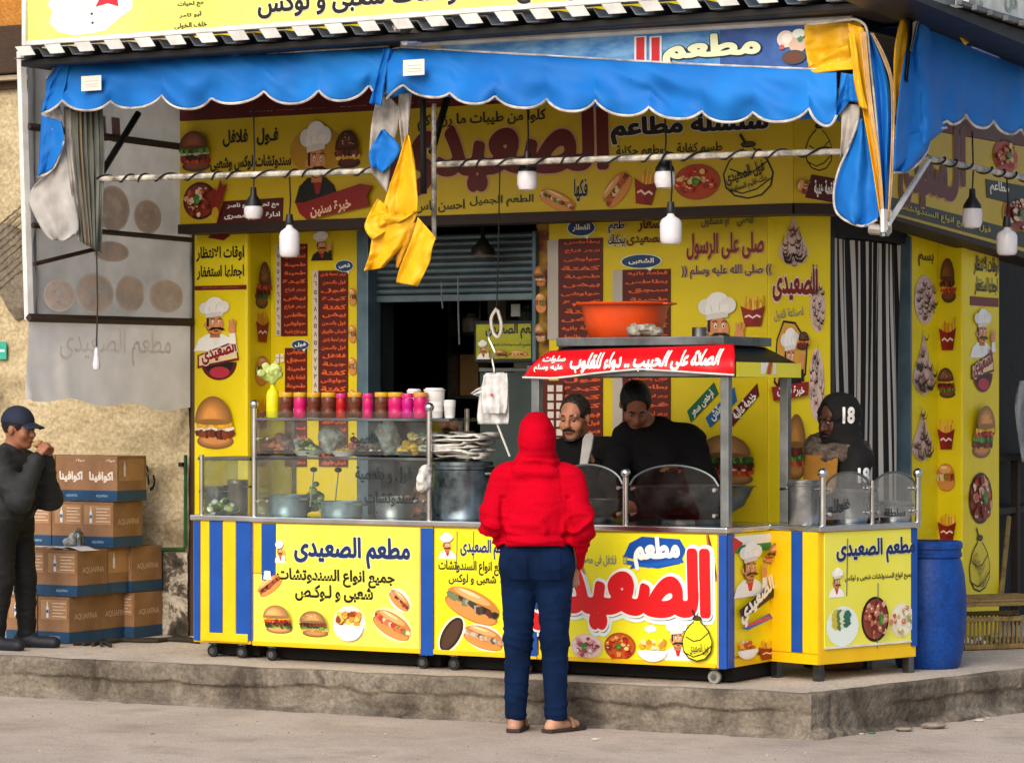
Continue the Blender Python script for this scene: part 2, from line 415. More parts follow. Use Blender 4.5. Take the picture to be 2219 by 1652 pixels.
def pic_burger(bun=None, seed=None):
    _bc[0] += 1; random.seed(_bc[0] * 7 + (seed or 0)); s = []; rr = random.uniform
    def tint(h, k): c = [int(h[i:i + 2], 16) for i in (0, 2, 4)]; return '%02x%02x%02x' % tuple(min(255, max(0, int(round(v * k / 6) * 6))) for v in c)
    bun = bun or random.choice(['c98a45', 'b87a3c', 'd09858', 'c08040']); w = rr(.4, .46); hb = rr(.36, .44); sk = rr(-.05, .05)
    for i in range(4): s.append((ell(.5 + sk * .2 * i, .13 + .012 * i, w * (1 - .09 * i), .13 * (1 - .12 * i)), tint(bun, .62 + .13 * i)))
    L = [(['6a2a14', '4a1c0e', '803818', '3a160c'], .07)] + random.sample([(['a8200f', 'c8401c', 'd86a3a', '8a1a0e'], .055), (['2c5a1c', '4a8a2c', '1f4415', '6aa03c'], .06), (['e8b01c', 'f0cc50', 'd89a14'], .04), (['ece2d0', 'd8c8b0', 'f4ece0'], .035)], random.choice((2, 3, 3)))
    random.shuffle(L); y = .25
    for cols, hh in L:
        for i in range(15): s.append((blob(.5 + (i - 7) * w / 7.4, y + rr(-.015, .02), rr(.05, .075), ry=hh * rr(.8, 1.25)), random.choice(cols)))
        y += hh * 1.35
    for i in range(6): s.append((ell(.5 + sk * i * .3 - .012 * i, y + .012 * i, w * (1 - .13 * i), hb * (1 - .12 * i), 18, 0, 180), tint(bun, .7 + .085 * i)))
    s.append((ell(.5, y, w, .045), tint(bun, .72)))
    for i in range(random.choice((0, 12, 18))):
        a = rr(.3, 2.8); r_ = rr(.3, .85); s.append((ell(.5 + r_ * w * math.cos(a), y + .03 + r_ * hb * .85 * math.sin(a), .013, .009, 6), 'f3e2bc'))
    return s
def pic_fries(seed=2):
    random.seed(seed); s = []
    for i in range(13):
        x = .14 + .06 * i; h = random.uniform(.72, .98); d = random.uniform(-.05, .05)
        s.append(([(x, .4), (x + .06, .4), (x + .06 + d, h), (x + d, h)], random.choice(['e3a52a', 'd08f1c', 'f0c050', 'c98418'])))
    s.append(([(.2, .02), (.8, .02), (.97, .66), (.72, .56), (.5, .52), (.28, .56), (.03, .66)], '7c150c'))
    s.append(([(.2, .02), (.5, .02), (.5, .52), (.28, .56), (.03, .66)], '91190f'))
    s.append((stroke([(.2, .3), (.35, .36), (.5, .28), (.65, .36), (.8, .3)], .06), 'f3d6c8'))
    return s
def pic_sub(seed=3, cols=('8c3a1e', '5d2313', 'c05a2c', '4a7a28', 'd8c8a0')):
    random.seed(seed); s = [(ell(.5, .36, .49, .3), 'b8692c'), (ell(.5, .33, .46, .24), 'd08b45')]
    for i in range(16): s.append((blob(.08 + i * .056, .5 + random.uniform(-.04, .05), .062, ry=.11), random.choice(cols)))
    s.append((ell(.5, .58, .48, .34, 20, 5, 175), 'c07a38')); s.append((ell(.46, .74, .34, .12), 'dba260')); s.append((ell(.4, .8, .2, .05), 'efc896'))
    return s
def pic_plate(seed=4, rim='3a2018', cols=('8a2f1c', 'b5523a', 'd79a78', '6a2414', 'e6c9a8'), n=34, leaf=True):
    random.seed(seed); s = [(ell(.5, .5, .49, .49), rim), (ell(.5, .5, .43, .43), cols[0])]
    for i in range(n):
        a = random.uniform(0, 6.28); r = .38 * math.sqrt(random.random())
        x, y = .5 + r * math.cos(a), .5 + r * math.sin(a); c = random.choice(cols)
        s.append((blob(x, y, .075), c)); s.append((ell(x - .015, y + .02, .03, .022, 8), 'efd9c4' if random.random() < .4 else c))
    if leaf: s += [(blob(.5, .52, .09, ry=.12), '3c7a2c'), (blob(.53, .48, .05), '5a9a40')]
    return s
def pic_bowl(seed=5, cols=('e2b020', 'f0cc50', 'c98a18', 'e6d9a0')):
    random.seed(seed); s = []
    for i in range(26): s.append((blob(.5 + random.uniform(-.36, .36), .5 + random.uniform(0, .3), .09), random.choice(cols)))
    s.append((ell(.5, .45, .46, .42, 20, 180, 360), 'eeeae4')); s.append((ell(.46, .42, .3, .28, 20, 180, 360), 'f8f6f2'))
    return s
def pic_chef(skin='d9925e', coat='f1f0ec', seed=6, scarf='c4202a', hand=True):
    s = [([(.02, 0), (.98, 0), (.86, .2), (.68, .3), (.3, .3), (.12, .2)], coat), ([(.4, .3), (.62, .3), (.55, .1), (.47, .1)], scarf)]
    s += [([(.38, .24), (.6, .24), (.6, .4), (.38, .4)], 'b8713e'), (ell(.49, .47, .2, .18), '1d1410'), (ell(.5, .47, .19, .17), skin)]
    s += [(ell(.29, .47, .045, .05), skin), (rc(.31, .44, .36, .6), '221814')]
    s += [(ell(.45, .52, .025, .035, 10), 'fafafa'), (ell(.59, .52, .025, .035, 10), 'fafafa'), (ell(.455, .515, .013, .02, 8), '15100d'), (ell(.595, .515, .013, .02, 8), '15100d')]
    s += [(stroke([(.4, .575), (.45, .59), (.49, .575)], .015), '221814'), (stroke([(.56, .575), (.6, .59), (.65, .575)], .015), '221814'), (ell(.54, .46, .045, .04, 12), 'e6a570')]
    s += [([(.53, .43), (.44, .43), (.35, .38), (.4, .37), (.47, .385), (.53, .4), (.6, .385), (.67, .37), (.72, .39), (.63, .43)], '17100c'), (ell(.53, .36, .05, .018, 12), '8e1b18')]
    s += [([(.3, .6), (.68, .64), (.69, .72), (.29, .68)], 'dcdad4'), (ell(.3, .78, .15, .11), 'e6e5e0'), (ell(.5, .84, .2, .14), 'f5f4f0'), (ell(.68, .8, .14, .11), 'eceae6'), ([(.29, .68), (.69, .72), (.7, .82), (.28, .8)], 'f5f4f0')]
    s += [(stroke([(.4, .71), (.38, .8)], .008), 'b9b9b4'), (stroke([(.53, .73), (.54, .84)], .008), 'b9b9b4')]
    if hand: s += [([(.82, .12), (.98, .12), (.95, .32), (.83, .32)], coat), (ell(.88, .4, .08, .09), skin), (stroke([(.84, .44), (.83, .56)], .035), skin), (stroke([(.89, .46), (.9, .58)], .035), skin), (stroke([(.93, .44), (.97, .55)], .035), skin)]
    return s
def pic_jug(body='d9c72a', line='15120c'):
    o = [(.42, .86), (.4, .8), (.3, .74), (.16, .62), (.06, .42), (.1, .22), (.26, .08), (.5, .03), (.74, .08), (.9, .22), (.94, .42), (.84, .62), (.7, .74), (.6, .8), (.58, .86)]
    s = [(o, line), ([((x - .5) * .93 + .5, (y - .42) * .93 + .42) for x, y in o], body), (ell(.5, .86, .13, .05), line), (ell(.5, .865, .1, .032), '4a3c18'), (stroke([(.46, .87), (.36, 1.02)], .045), line)]
    s += [(stroke([(.18, .5), (.4, .42), (.6, .45), (.84, .6)], .022), line), (stroke([(.12, .2), (.4, .12), (.65, .18), (.9, .34)], .022), line)]
    return s
def pic_calligraphy(kind=0, seed=7, pale='d9c0b4', dark='2a1a16'):
    random.seed(seed); s = []
    if kind == 0: out = ell(.5, .5, .48, .48)
    else: out = [(.5, 1.0), (.58, .8), (.72, .6), (.9, .42), (.97, .24), (.8, .1), (.5, .02), (.2, .1), (.03, .24), (.1, .42), (.28, .6), (.42, .8)]
    s.append((out, pale)); ins = [((x - .5) * .9 + .5, (y - .42) * .9 + .42) for x, y in out]
    for i in range(46):
        for _ in range(8):
            x, y = random.uniform(.05, .95), random.uniform(.04, .95)
            if inside((x, y), ins): break
        else: continue
        r = random.random(); w = random.uniform(.014, .03)
        if r < .4: s.append((stroke([(x, y), (x + random.uniform(-.02, .02), y + random.uniform(.08, .2))], [w, w * .5]), dark if random.random() < .6 else '7a3a34'))
        elif r < .85: s.append((stroke([(x - .1, y + .02), (x - .04, y - .03), (x + .04, y - .025), (x + .1, y + .05)], [w * .4, w * 1.6, w * 1.6, w * .5]), dark if random.random() < .7 else '7a3a34'))
        else: s.append((ell(x, y, .018, .014, 6), dark))
    if kind: s.append((stroke([(.12, .3), (.2, .12), (.36, .1), (.44, .26), (.52, .14), (.7, .12), (.88, .24)], [.03, .06, .06, .04, .06, .06, .02]), dark))
    return s

# ------------------------------------------------------------------ cloth
def pl(pts, t):
    d = [0]
    for i in range(1, len(pts)): d.append(d[-1] + math.hypot(pts[i][0] - pts[i - 1][0], pts[i][1] - pts[i - 1][1]))
    x = t * d[-1]
    for i in range(1, len(pts)):
        if x <= d[i] or i == len(pts) - 1:
            k = (x - d[i - 1]) / max(d[i] - d[i - 1], 1e-9); return tuple(pts[i - 1][j] + (pts[i][j] - pts[i - 1][j]) * k for j in range(len(pts[0])))
def smooth_pts(p, n=24):
    out = []
    for i in range(n + 1):
        t = i / n * (len(p) - 1); k = min(int(t), len(p) - 2); f = t - k
        a, b, c, d = p[max(k - 1, 0)], p[k], p[k + 1], p[min(k + 2, len(p) - 1)]
        out.append(tuple(.5 * (2 * b[j] + (c[j] - a[j]) * f + (2 * a[j] - 5 * b[j] + 4 * c[j] - d[j]) * f * f + (3 * b[j] - a[j] - 3 * c[j] + d[j]) * f ** 3) for j in range(len(b))))
    return out
def fbm(x, y, z): return mnoise.noise(Vector((x, y, z))) + .5 * mnoise.noise(Vector((2.1 * x, 2.1 * y, 2.1 * z + 5)))
def drape(mb, F, left, right, o, m, ripple=.03, folds=2., nu=18, nv=26, seed=0., o2=None, belly=0.):
    """Cloth hung between two edge lines given in frame units; folds run along its length."""
    left = smooth_pts(left, 20); right = smooth_pts(right, 20)
    def fn(u, v):
        a = pl(left, v); b = pl(right, v); px, py = a[0] + (b[0] - a[0]) * u, a[1] + (b[1] - a[1]) * u
        oo = o + ((o2 - o) * v if o2 is not None else 0) + ripple * math.sin(2 * math.pi * folds * u + seed + 1.3 * math.sin(2.1 * v + seed)) * (.5 + .5 * v) + ripple * .5 * fbm(u * 3 + seed, v * 4, seed) + belly * math.sin(math.pi * u)
        return F.P(px, py, oo)
    mb.grid(fn, nu, nv, m); return mb

# ------------------------------------------------------------------ smooth bodies: distance fields meshed by surface nets
class Sdf:
    def __init__(s, lo, hi, h):
        s.h = h; s.lo = np.array(lo, float); n = np.ceil((np.array(hi, float) - s.lo) / h).astype(int) + 1
        s.n = n; s.d = np.full(n, .5, np.float32)
        s.ax = [s.lo[i] + h * np.arange(n[i]) for i in range(3)]
    def _sub(s, lo, hi):
        a = [int(max(0, math.floor((lo[i] - s.lo[i]) / s.h))) for i in range(3)]; b = [int(min(s.n[i], math.ceil((hi[i] - s.lo[i]) / s.h) + 1)) for i in range(3)]
        if any(b[i] <= a[i] for i in range(3)): return None
        sl = tuple(slice(a[i], b[i]) for i in range(3)); g = np.meshgrid(*[s.ax[i][a[i]:b[i]] for i in range(3)], indexing='ij')
        return sl, g
    def _mix(s, sl, d, k, sub):
        e = s.d[sl]
        if sub: s.d[sl] = np.maximum(e, -d); return
        if k > 0:
            hh = np.maximum(k - np.abs(e - d), 0) / k; s.d[sl] = np.minimum(e, d) - hh * hh * k * .25
        else: s.d[sl] = np.minimum(e, d)
    def cap(s, a, b, ra, rb=None, k=.03, flat=1., sub=False):
        """Tapered capsule; flat > 1 squeezes it front to back (local y)."""
        rb = ra if rb is None else rb; a = np.array(a, float); b = np.array(b, float); mg = max(ra, rb) + .07
        q = s._sub(np.minimum(a, b) - mg, np.maximum(a, b) + mg)
        if q is None: return s
        sl, (X, Y, Z) = q; ba = b - a; ba2 = ba * np.array([1, flat, 1]); l2 = max((ba2 ** 2).sum(), 1e-9)
        px, py, pz = X - a[0], (Y - a[1]) * flat, Z - a[2]
        t = np.clip((px * ba2[0] + py * ba2[1] + pz * ba2[2]) / l2, 0, 1)
        d = np.sqrt((px - ba2[0] * t) ** 2 + (py - ba2[1] * t) ** 2 + (pz - ba2[2] * t) ** 2) - (ra + (rb - ra) * t)
        s._mix(sl, d / max(1, flat ** .5), k, sub); return s
    def ell(s, c, r, k=.03, rot=None, sub=False):
        c = np.array(c, float); r = np.array(r, float); mg = r.max() + .06
        q = s._sub(c - mg, c + mg)
        if q is None: return s
        sl, (X, Y, Z) = q; P = np.stack([X - c[0], Y - c[1], Z - c[2]], -1)
        if rot is not None: P = P @ np.array(rot if isinstance(rot, Matrix) else Matrix.Rotation(rot[0], 3, rot[1]))
        k0 = np.sqrt(((P / r) ** 2).sum(-1)); k1 = np.sqrt(((P / r ** 2) ** 2).sum(-1)) + 1e-9
        s._mix(sl, k0 * (k0 - 1) / k1, k, sub); return s
    def chain(s, pts, rs, k=.03, flat=1.):
        for i in range(len(pts) - 1): s.cap(pts[i], pts[i + 1], rs[i], rs[i + 1], k, flat)
        return s
    def cut(s, axis, val, keep_above=True):
        sh = [1, 1, 1]; sh[axis] = -1; g = s.ax[axis].reshape(sh)
        s.d = np.maximum(s.d, (val - g) if keep_above else (g - val)).astype(np.float32); return s
    def mesh(s):
        d = s.d; d[0], d[-1], d[:, 0], d[:, -1], d[:, :, 0], d[:, :, -1] = (np.maximum(d[0], .01), np.maximum(d[-1], .01), np.maximum(d[:, 0], .01), np.maximum(d[:, -1], .01), np.maximum(d[:, :, 0], .01), np.maximum(d[:, :, -1], .01))
        ins = d < 0; n = np.array(d.shape) - 1
        cnt = np.zeros(n, int); acc = np.zeros((*n, 3))
        cor = [(i, j, k) for i in (0, 1) for j in (0, 1) for k in (0, 1)]
        sl = lambda c: tuple(slice(c[i], c[i] + n[i]) for i in range(3))
        for a in cor:
            for ax in range(3):
                if a[ax]: continue
                b = list(a); b[ax] = 1; da, db = d[sl(a)], d[sl(b)]; x = (da < 0) != (db < 0)
                t = np.where(x, da / np.where(x, da - db, 1), 0); cnt += x
                for i in range(3): acc[..., i] += np.where(x, a[i] + (t if i == ax else 0), 0)
        act = cnt > 0; idx = -np.ones(n, int); idx[act] = np.arange(act.sum())
        pos = np.argwhere(act) + acc[act] / cnt[act][:, None]; V = s.lo + pos * s.h; faces = []
        for ax in range(3):
            b, c = (ax + 1) % 3, (ax + 2) % 3
            s0 = [slice(None)] * 3; s1 = [slice(None)] * 3; s0[ax] = slice(0, -1); s1[ax] = slice(1, None)
            i0 = ins[tuple(s0)]; i1 = ins[tuple(s1)]; x = i0 != i1
            e = np.argwhere(x); e = e[(e[:, b] > 0) & (e[:, c] > 0) & (e[:, b] < n[b]) & (e[:, c] < n[c])]
            fl = i0[tuple(e.T)]
            def g(db, dc):
                q = e.copy(); q[:, b] -= db; q[:, c] -= dc; return idx[tuple(q.T)]
            q = np.stack([g(0, 0), g(1, 0), g(1, 1), g(0, 1)], 1); q[~fl] = q[~fl][:, ::-1]; faces.append(q)
        return V, np.concatenate(faces)
_perm = RNG.random((64, 64, 64))
def vnoise(P):
    P = np.asarray(P); i = np.floor(P).astype(int); f = P - i; f = f * f * (3 - 2 * f); out = 0
    for dx in (0, 1):
        for dy in (0, 1):
            for dz in (0, 1):
                w = (f[:, 0] if dx else 1 - f[:, 0]) * (f[:, 1] if dy else 1 - f[:, 1]) * (f[:, 2] if dz else 1 - f[:, 2])
                out = out + w * _perm[(i[:, 0] + dx) % 64, (i[:, 1] + dy) % 64, (i[:, 2] + dz) % 64]
    return out * 2 - 1
def sdf_part(name, sd, m, parent, wrinkle=0., wscale=(9, 9, 9), relax=2, local=True, wfun=None):
    V, Fc = sd.mesh()
    ed = np.concatenate([Fc[:, [0, 1]], Fc[:, [1, 2]], Fc[:, [2, 3]], Fc[:, [3, 0]]])
    for _ in range(relax):
        acc = np.zeros_like(V); cn = np.zeros(len(V)); np.add.at(acc, ed[:, 0], V[ed[:, 1]]); np.add.at(acc, ed[:, 1], V[ed[:, 0]]); np.add.at(cn, ed[:, 0], 1); np.add.at(cn, ed[:, 1], 1)
        V = V * .5 + acc / np.maximum(cn, 1)[:, None] * .5
    if wrinkle or wfun:
        nr = np.zeros_like(V); fn = np.cross(V[Fc[:, 1]] - V[Fc[:, 0]], V[Fc[:, 2]] - V[Fc[:, 0]])
        for i in range(4): np.add.at(nr, Fc[:, i], fn)
        nr /= np.linalg.norm(nr, axis=1)[:, None] + 1e-12
        if wfun: amp = wfun(V)
        else:
            W = V * np.array(wscale); W = W + .6 * np.stack([vnoise(V * 5), vnoise(V * 5 + 9), vnoise(V * 5 + 17)], 1)
            a = vnoise(W + 31); amp = (1 - np.abs(a) * 2) * .7 + vnoise(W * 2.3 + 7) * .3
        V = V + nr * (amp * wrinkle if wrinkle else amp)[:, None]
    me = bpy.data.meshes.new(name); me.from_pydata(V.tolist(), [], Fc.tolist()); me.materials.append(m)
    me.polygons.foreach_set('use_smooth', [True] * len(me.polygons))
    o = bpy.data.objects.new(name, me); COL.objects.link(o); o.parent = parent
    return o
# ------------------------------------------------------------------ working planes
A = Frame(0, 16.83, R(-30))                            # shop front; o = 0 is the line of the cart fronts, +o towards the street
WALL, PIL, FAS, AWN, ROOF = -1.55, -1.3, -1.1, .35, .5
ZS = .23                                               # pavement level above the road
_p = A.w(A.S(1662, WALL), WALL, 0)
C = Frame(_p.x, _p.y, R(15))                           # chamfered corner
_q = C.P(1800, 860, 0)
B = Frame(_q.x, _q.y, R(60))                           # side street front
_r = A.w(A.S(412, PIL), PIL, 0)
SS = Frame(_r.x, _r.y, R(60))                          # side screen, square to the shop front
CR = Frame(1.64, 16.38, R(43))                         # the last small cart

ASPH = layered('road_dusty_asphalt', ['92867b', 'aa9d91', 'b8ab9f', '9b8f83'], .9, .9, .35, 14, 6, fine=90)
CONC = layered('pavement_concrete', ['9c9186', 'b0a599', 'bab0a4', '92887d'], 1.6, .9, .4, 22, 6, fine=70)
KERB = layered('kerb_concrete', ['39332c', '554d44', '6f675b', '857c6f', '48413a'], 2.2, .92, .6, 24, 7, fine=50, dist=.5)
STUC = layered('stucco_beige', ['6f634e', '9f906f', 'b9a986', 'c6b797', '887a5f'], .9, .93, .9, 16, 7, fine=40, dist=.9)
STUG = layered('stucco_grey_render', ['4b453b', '655d50', '7b7162', '57503f'], 2.2, .95, .9, 14, 6, fine=40)
DADO = layered('dado_peeling_paint', ['1e1b17', '38332c', '5a5348', 'b5ab9a', 'c4bbac'], 3.0, .9, .8, 20, 6, stops=[.28, .4, .47, .51, .72], fine=40, dist=.6)
BROWN = layered('brown_beam', ['35251a', '5a3d25', '7a5632'], 2, .8, .4, 20)

# road and pavement
mb = MB(); mb.add([(-300, -60, 0), (300, -60, 0), (300, 500, 0), (-300, 500, 0)], [(0, 1, 2, 3)], ASPH)
struct(mb.build('road', recalc=False, base=(0, 0, 0)))
KP = [(-9.0, 21.07), (-3.0, 18.0), (-.6, 16.78), (1.53, 15.68), (2.86, 17.1), (6.5, 20.99)]
def kerb_line():
    out = []
    for i in range(len(KP) - 1):
        a, b = Vector(KP[i]), Vector(KP[i + 1]); n = max(2, int((b - a).length / .025))
        for k in range(n): out.append(a + (b - a) * (k / n))
    out.append(Vector(KP[-1])); return out
kl = kerb_line(); kn = []
for i, p in enumerate(kl):
    t = (kl[min(i + 2, len(kl) - 1)] - kl[max(i - 2, 0)]).normalized(); kn.append(Vector((t.y, -t.x)))
rows = [(-.06, 1.), (-.02, 1.), (-.006, .99), (.0, .96)] + [(.0, .92 - .046 * i) for i in range(21)] + [(.02, -.06), (.05, -.12)]
mb = MB(); vs = []; d = 0.; sst = lambda x: max(0, min(1, x)) ** 2 * (3 - 2 * max(0, min(1, x)))
for i, p in enumerate(kl):
    if i: d += (p - kl[i - 1]).length
    nrm = kn[i]; lip = .62 + .16 * fbm(d * 1.4, 3.1, 0) + .07 * mnoise.noise(Vector((d * 7, 0, 4))); low = .14 + .14 * fbm(d * 2.3, 8, 1); brk = sst(3 * (mnoise.noise(Vector((d * .7, 0, 9))) + .35)); gap = -.02 * math.exp(-((d % 1.15 - .5) / .012) ** 2)
    for o_, f in rows:
        z = ZS * f; e = o_
        if f < 1:
            e += .006 * fbm(d * 3, f * 2, 2) + .004 * mnoise.noise(Vector((d * 13, f * 6, 5))) + .003 * mnoise.noise(Vector((d * 41, f * 19, 5))) + gap
            e -= .022 * brk * sst((lip - f) / .07) * sst((f - low) / .08 + .5)
            e += (.035 + .05 * fbm(d * 5, 1, 7)) * sst((low - f) / .1)
        else: z += .006 * fbm(d * 3, o_, 3) + .003
        q = p + nrm * e; vs.append((q.x, q.y, z))
nr = len(rows)
mb.add(vs, [(i * nr + j, i * nr + j + 1, (i + 1) * nr + j + 1, (i + 1) * nr + j) for i in range(len(kl) - 1) for j in range(nr - 1)], KERB)
kerb = struct(mb.build('kerb', smooth=True, angle=50))
ins = [p - n * .05 for p, n in zip(kl, kn)][::12]
mb = MB(); mb.slab([(p.x, p.y) for p in ins] + [(9, 40), (-14, 40)], ZS - .12, ZS, CONC)
struct(mb.build('pavement', recalc=True))
# paving slab joints read on the pavement near the corner
# ------------------------------------------------------------------ old plastered wall at the left
def relief_wall(F, a0, a1, z0, z1, o, m, name, parent, amp=.012, nu=140, nv=120, fr=6., edge=None):
    mb = MB()
    def fn(u, v):
        a = a0 + (a1 - a0) * u; z = z0 + (z1 - z0) * v
        return F.w(a, o + amp * fbm(a * fr, z * fr, 3) + amp * .5 * mnoise.noise(Vector((a * fr * 4, z * fr * 4, 1))), z)
    mb.grid(fn, nu, nv, m); return mb.build(name, parent, smooth=True, recalc=False)
aL, aR = A.S(-420, PIL), A.S(409, PIL)
w = thing('plastered_wall', 'old beige plastered wall with peeling dark dado behind the water cartons', 'wall', A.w((aL + aR) / 2, PIL - .2, ZS), A.ang)
zd = A.pix(350, 1192, PIL)[1]
mb = MB(); mb.box(A, aL, aR, PIL - .35, PIL - .03, ZS - .1, 7, STUC); mb.build('wall_core', w)
relief_wall(A, aL, aR, zd, 5.5, PIL, STUC, 'stucco_coat', w, .014)
relief_wall(A, A.S(284, PIL), aR, ZS - .02, zd - .004, PIL + .012, DADO, 'dado', w, .012, 60, 60, 9)
relief_wall(A, aL, A.S(283, PIL), ZS - .02, zd - .006, PIL + .004, STUC, 'lower_stucco', w, .012, 60, 40, 9)
# scraped patch with diagonal trowel marks, ragged edge
pts = [(-60, 480), (20, 484), (52, 500), (58, 560), (60, 640), (57, 688), (40, 694), (22, 668), (8, 640), (-10, 628), (-60, 620)]
mb = MB(); mb.prism(A, [A.pix(x, y, PIL) for x, y in pts], PIL - .01, PIL + .03, STUG); g = mb.build('scraped_patch', w)
for i in range(9):
    y = 520 + i * 17; mb = MB(); mb.tube([A.P(-40 + 6 * k, y - 5 * k + random.uniform(-2, 2), PIL + .031) for k in range(4, 16)], [.004 + .006 * random.random() for _ in range(12)], STUG, 5); mb.build('trowel_ridge', w, smooth=True)
pts = [(-60, 700), (12, 706), (30, 730), (48, 760), (55, 800), (58, 840), (30, 860), (-60, 870)]
# brown beam and ledges above
mb = MB(); a0, z0 = A.pix(-80, 165, PIL + .15); a1, z1 = A.pix(60, 52, PIL + .15); mb.box(A, a0 - 1, a1, PIL - .1, PIL + .15, z0, z1, mat('dark_wood', '3d2a1c', .7, bump=.3)); mb.build('beam', w, bevel=.01)
mb = MB(); mb.box(A, a0 - 1, a1, PIL - .1, PIL + .1, z1 + .002, z1 + .32, layered('ochre_paint', ['8a5a24', 'b57a35', '9a6a30'], 3)); mb.build('upper_band', w, bevel=.01)
mb = MB(); z0 = A.pix(20, 178, PIL)[1]; mb.box(A, a0 - 1, a1, PIL - .1, PIL + .12, z0, z0 + .03, mat('ledge_pale', 'a89880', .8)); mb.build('ledge', w)
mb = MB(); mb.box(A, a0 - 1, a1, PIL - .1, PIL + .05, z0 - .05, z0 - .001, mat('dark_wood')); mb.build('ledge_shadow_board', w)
# green pipe framing the plaster at its right edge
GRN = mat('green_pipe', '1f5a35', .45, var=.3)
p = thing('green_pipe', 'thin green pipe run down the wall edge beside the striped cart', 'pipe', A.P(400, 1384, PIL + .02), A.ang)
mb = MB(); mb.tube([A.P(402, 985, PIL + .035), A.P(401, 1180, PIL + .035), A.P(398, 1188, PIL + .035), A.P(292, 1190, PIL + .03)], .011, GRN); mb.build('pipe_run', p, smooth=True)
mb = MB(); mb.box(A, A.S(396, PIL), A.S(405, PIL), PIL, PIL + .05, A.pix(400, 1010, PIL)[1], A.pix(400, 1001, PIL)[1], mat('pipe_clip', '4a4a45', .5, 1)); mb.build('pipe_clip', p)
# graffiti and sticker
g = letter(A, None, 'ر٩', 310, 1062, 336, 1008, PIL + .03, mat('graffiti_black', '1c1914', .8), .02, name='graffiti'); tag(g, 'black painted scrawl on plaster right of the top cartons', 'graffiti')
m_ = MB(); m_.box(A, A.S(-40, PIL), A.S(19, PIL), PIL + .02, PIL + .028, A.pix(10, 778, PIL)[1], A.pix(10, 740, PIL)[1], mat('turquoise_sticker', '37a890', .5)); st = thing('wall_sticker', 'torn turquoise sticker on the plaster at the left edge', 'sticker', A.P(0, 778, PIL), A.ang); m_.build('sheet', st)
m_ = MB(); m_.box(A, A.S(-40, PIL), A.S(16, PIL), PIL + .0285, PIL + .03, A.pix(10, 762, PIL)[1], A.pix(10, 757, PIL)[1], ink('e8efe8')); m_.build('print_bar', st)

# ------------------------------------------------------------------ shop building: yellow clad front, dark room, chamfered corner
YW = mat('yellow_vinyl_cladding', 'e2cc10', .36, var=.1, scale=1.6, col2='d4bc08', spec=.35, bump=.12, bscale=5)
YP = mat('yellow_vinyl_pillar', 'ebd712', .34, var=.1, scale=1.8, col2='dfc80a', spec=.35, bump=.12, bscale=5)
DKM = mat('dark_steel', '22262a', .55, .4, bump=.1)
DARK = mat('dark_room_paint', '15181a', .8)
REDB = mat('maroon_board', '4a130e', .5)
ST = mat('brushed_steel', 'b9bcbd', .28, 1., var=.18, scale=5, stretch=(1, 1, 14))
STD = mat('dull_steel', '777b7e', .38, 1., var=.25, scale=4)
BLK = mat('black_paint', '101012', .5)
shop = thing('shop_building', 'corner food shop clad in yellow printed vinyl with an open dark doorway', 'building', A.w(0, WALL - .5, ZS), A.ang)
ztop = 4.6
aPL, aPR = A.S(419, PIL), A.S(537, PIL)
aD0, aD1 = A.S(795, WALL), A.S(1152, WALL)
aE = A.S(1662, WALL)
mb = MB(); mb.box(A, aPL, aPR, WALL - .3, PIL, ZS, ztop, YP); mb.build('pillar', shop, bevel=.025)
mb = MB(); mb.box(A, aPR + .002, aD0, WALL - .3, WALL, ZS, ztop, YW); mb.build('front_wall', shop)
mb = MB(); mb.box(A, aD1 + .12, aE, WALL - .3, WALL, ZS, ztop, YW); mb.build('front_wall', shop)
mb = MB(); mb.box(A, aPL - .06, aPL - .002, WALL - .3, PIL - .02, ZS, ztop, mat('brown_jamb', '4b3826', .8)); mb.build('jamb', shop)
zl = A.pix(970, 512, WALL)[1]
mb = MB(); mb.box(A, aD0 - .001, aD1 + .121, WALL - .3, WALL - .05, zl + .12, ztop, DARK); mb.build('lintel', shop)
# reveal right of the door, maroon printed
mb = MB(); mb.box(A, aD1, aD1 + .119, WALL - .28, WALL - .06, ZS, zl + .12, mat('reveal_print', '6b2a12', .5, var=.5, scale=9, col2='b08a12')); mb.build('door_reveal', shop)
# chamfer and side street front
LC = (B.O - C.O).length
mb = MB(); mb.slab([tuple(C.w(0, 0, 0).xy), tuple(C.w(LC, 0, 0).xy), tuple(C.w(LC, -.3, 0).xy), tuple(C.w(.08, -.3, 0).xy)], ZS, ztop, YP); mb.build('corner_pillar', shop, bevel=.012)
b0, b1, b2 = B.S(1818, 0), B.S(1972, 0), B.S(2030, 0)
b3 = B.S(2075, .17); b4 = B.S(2165, .17)
mb = MB(); mb.box(B, b1, b2, -.3, 0, ZS, ztop, YP); mb.build('side_pillar', shop)
mb = MB(); mb.box(B, b2 + .002, b4, -.3, .17, ZS, ztop, YP); mb.build('side_pillar', shop, bevel=.012)
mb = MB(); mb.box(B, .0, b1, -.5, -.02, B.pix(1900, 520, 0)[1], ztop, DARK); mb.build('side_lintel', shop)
mb = MB(); mb.box(B, b4 + .002, b4 + 8, -.6, -.3, ZS, ztop, mat('dark_shop_wall', '1b1c1b', .8, bump=.3)); mb.build('side_wall', shop)
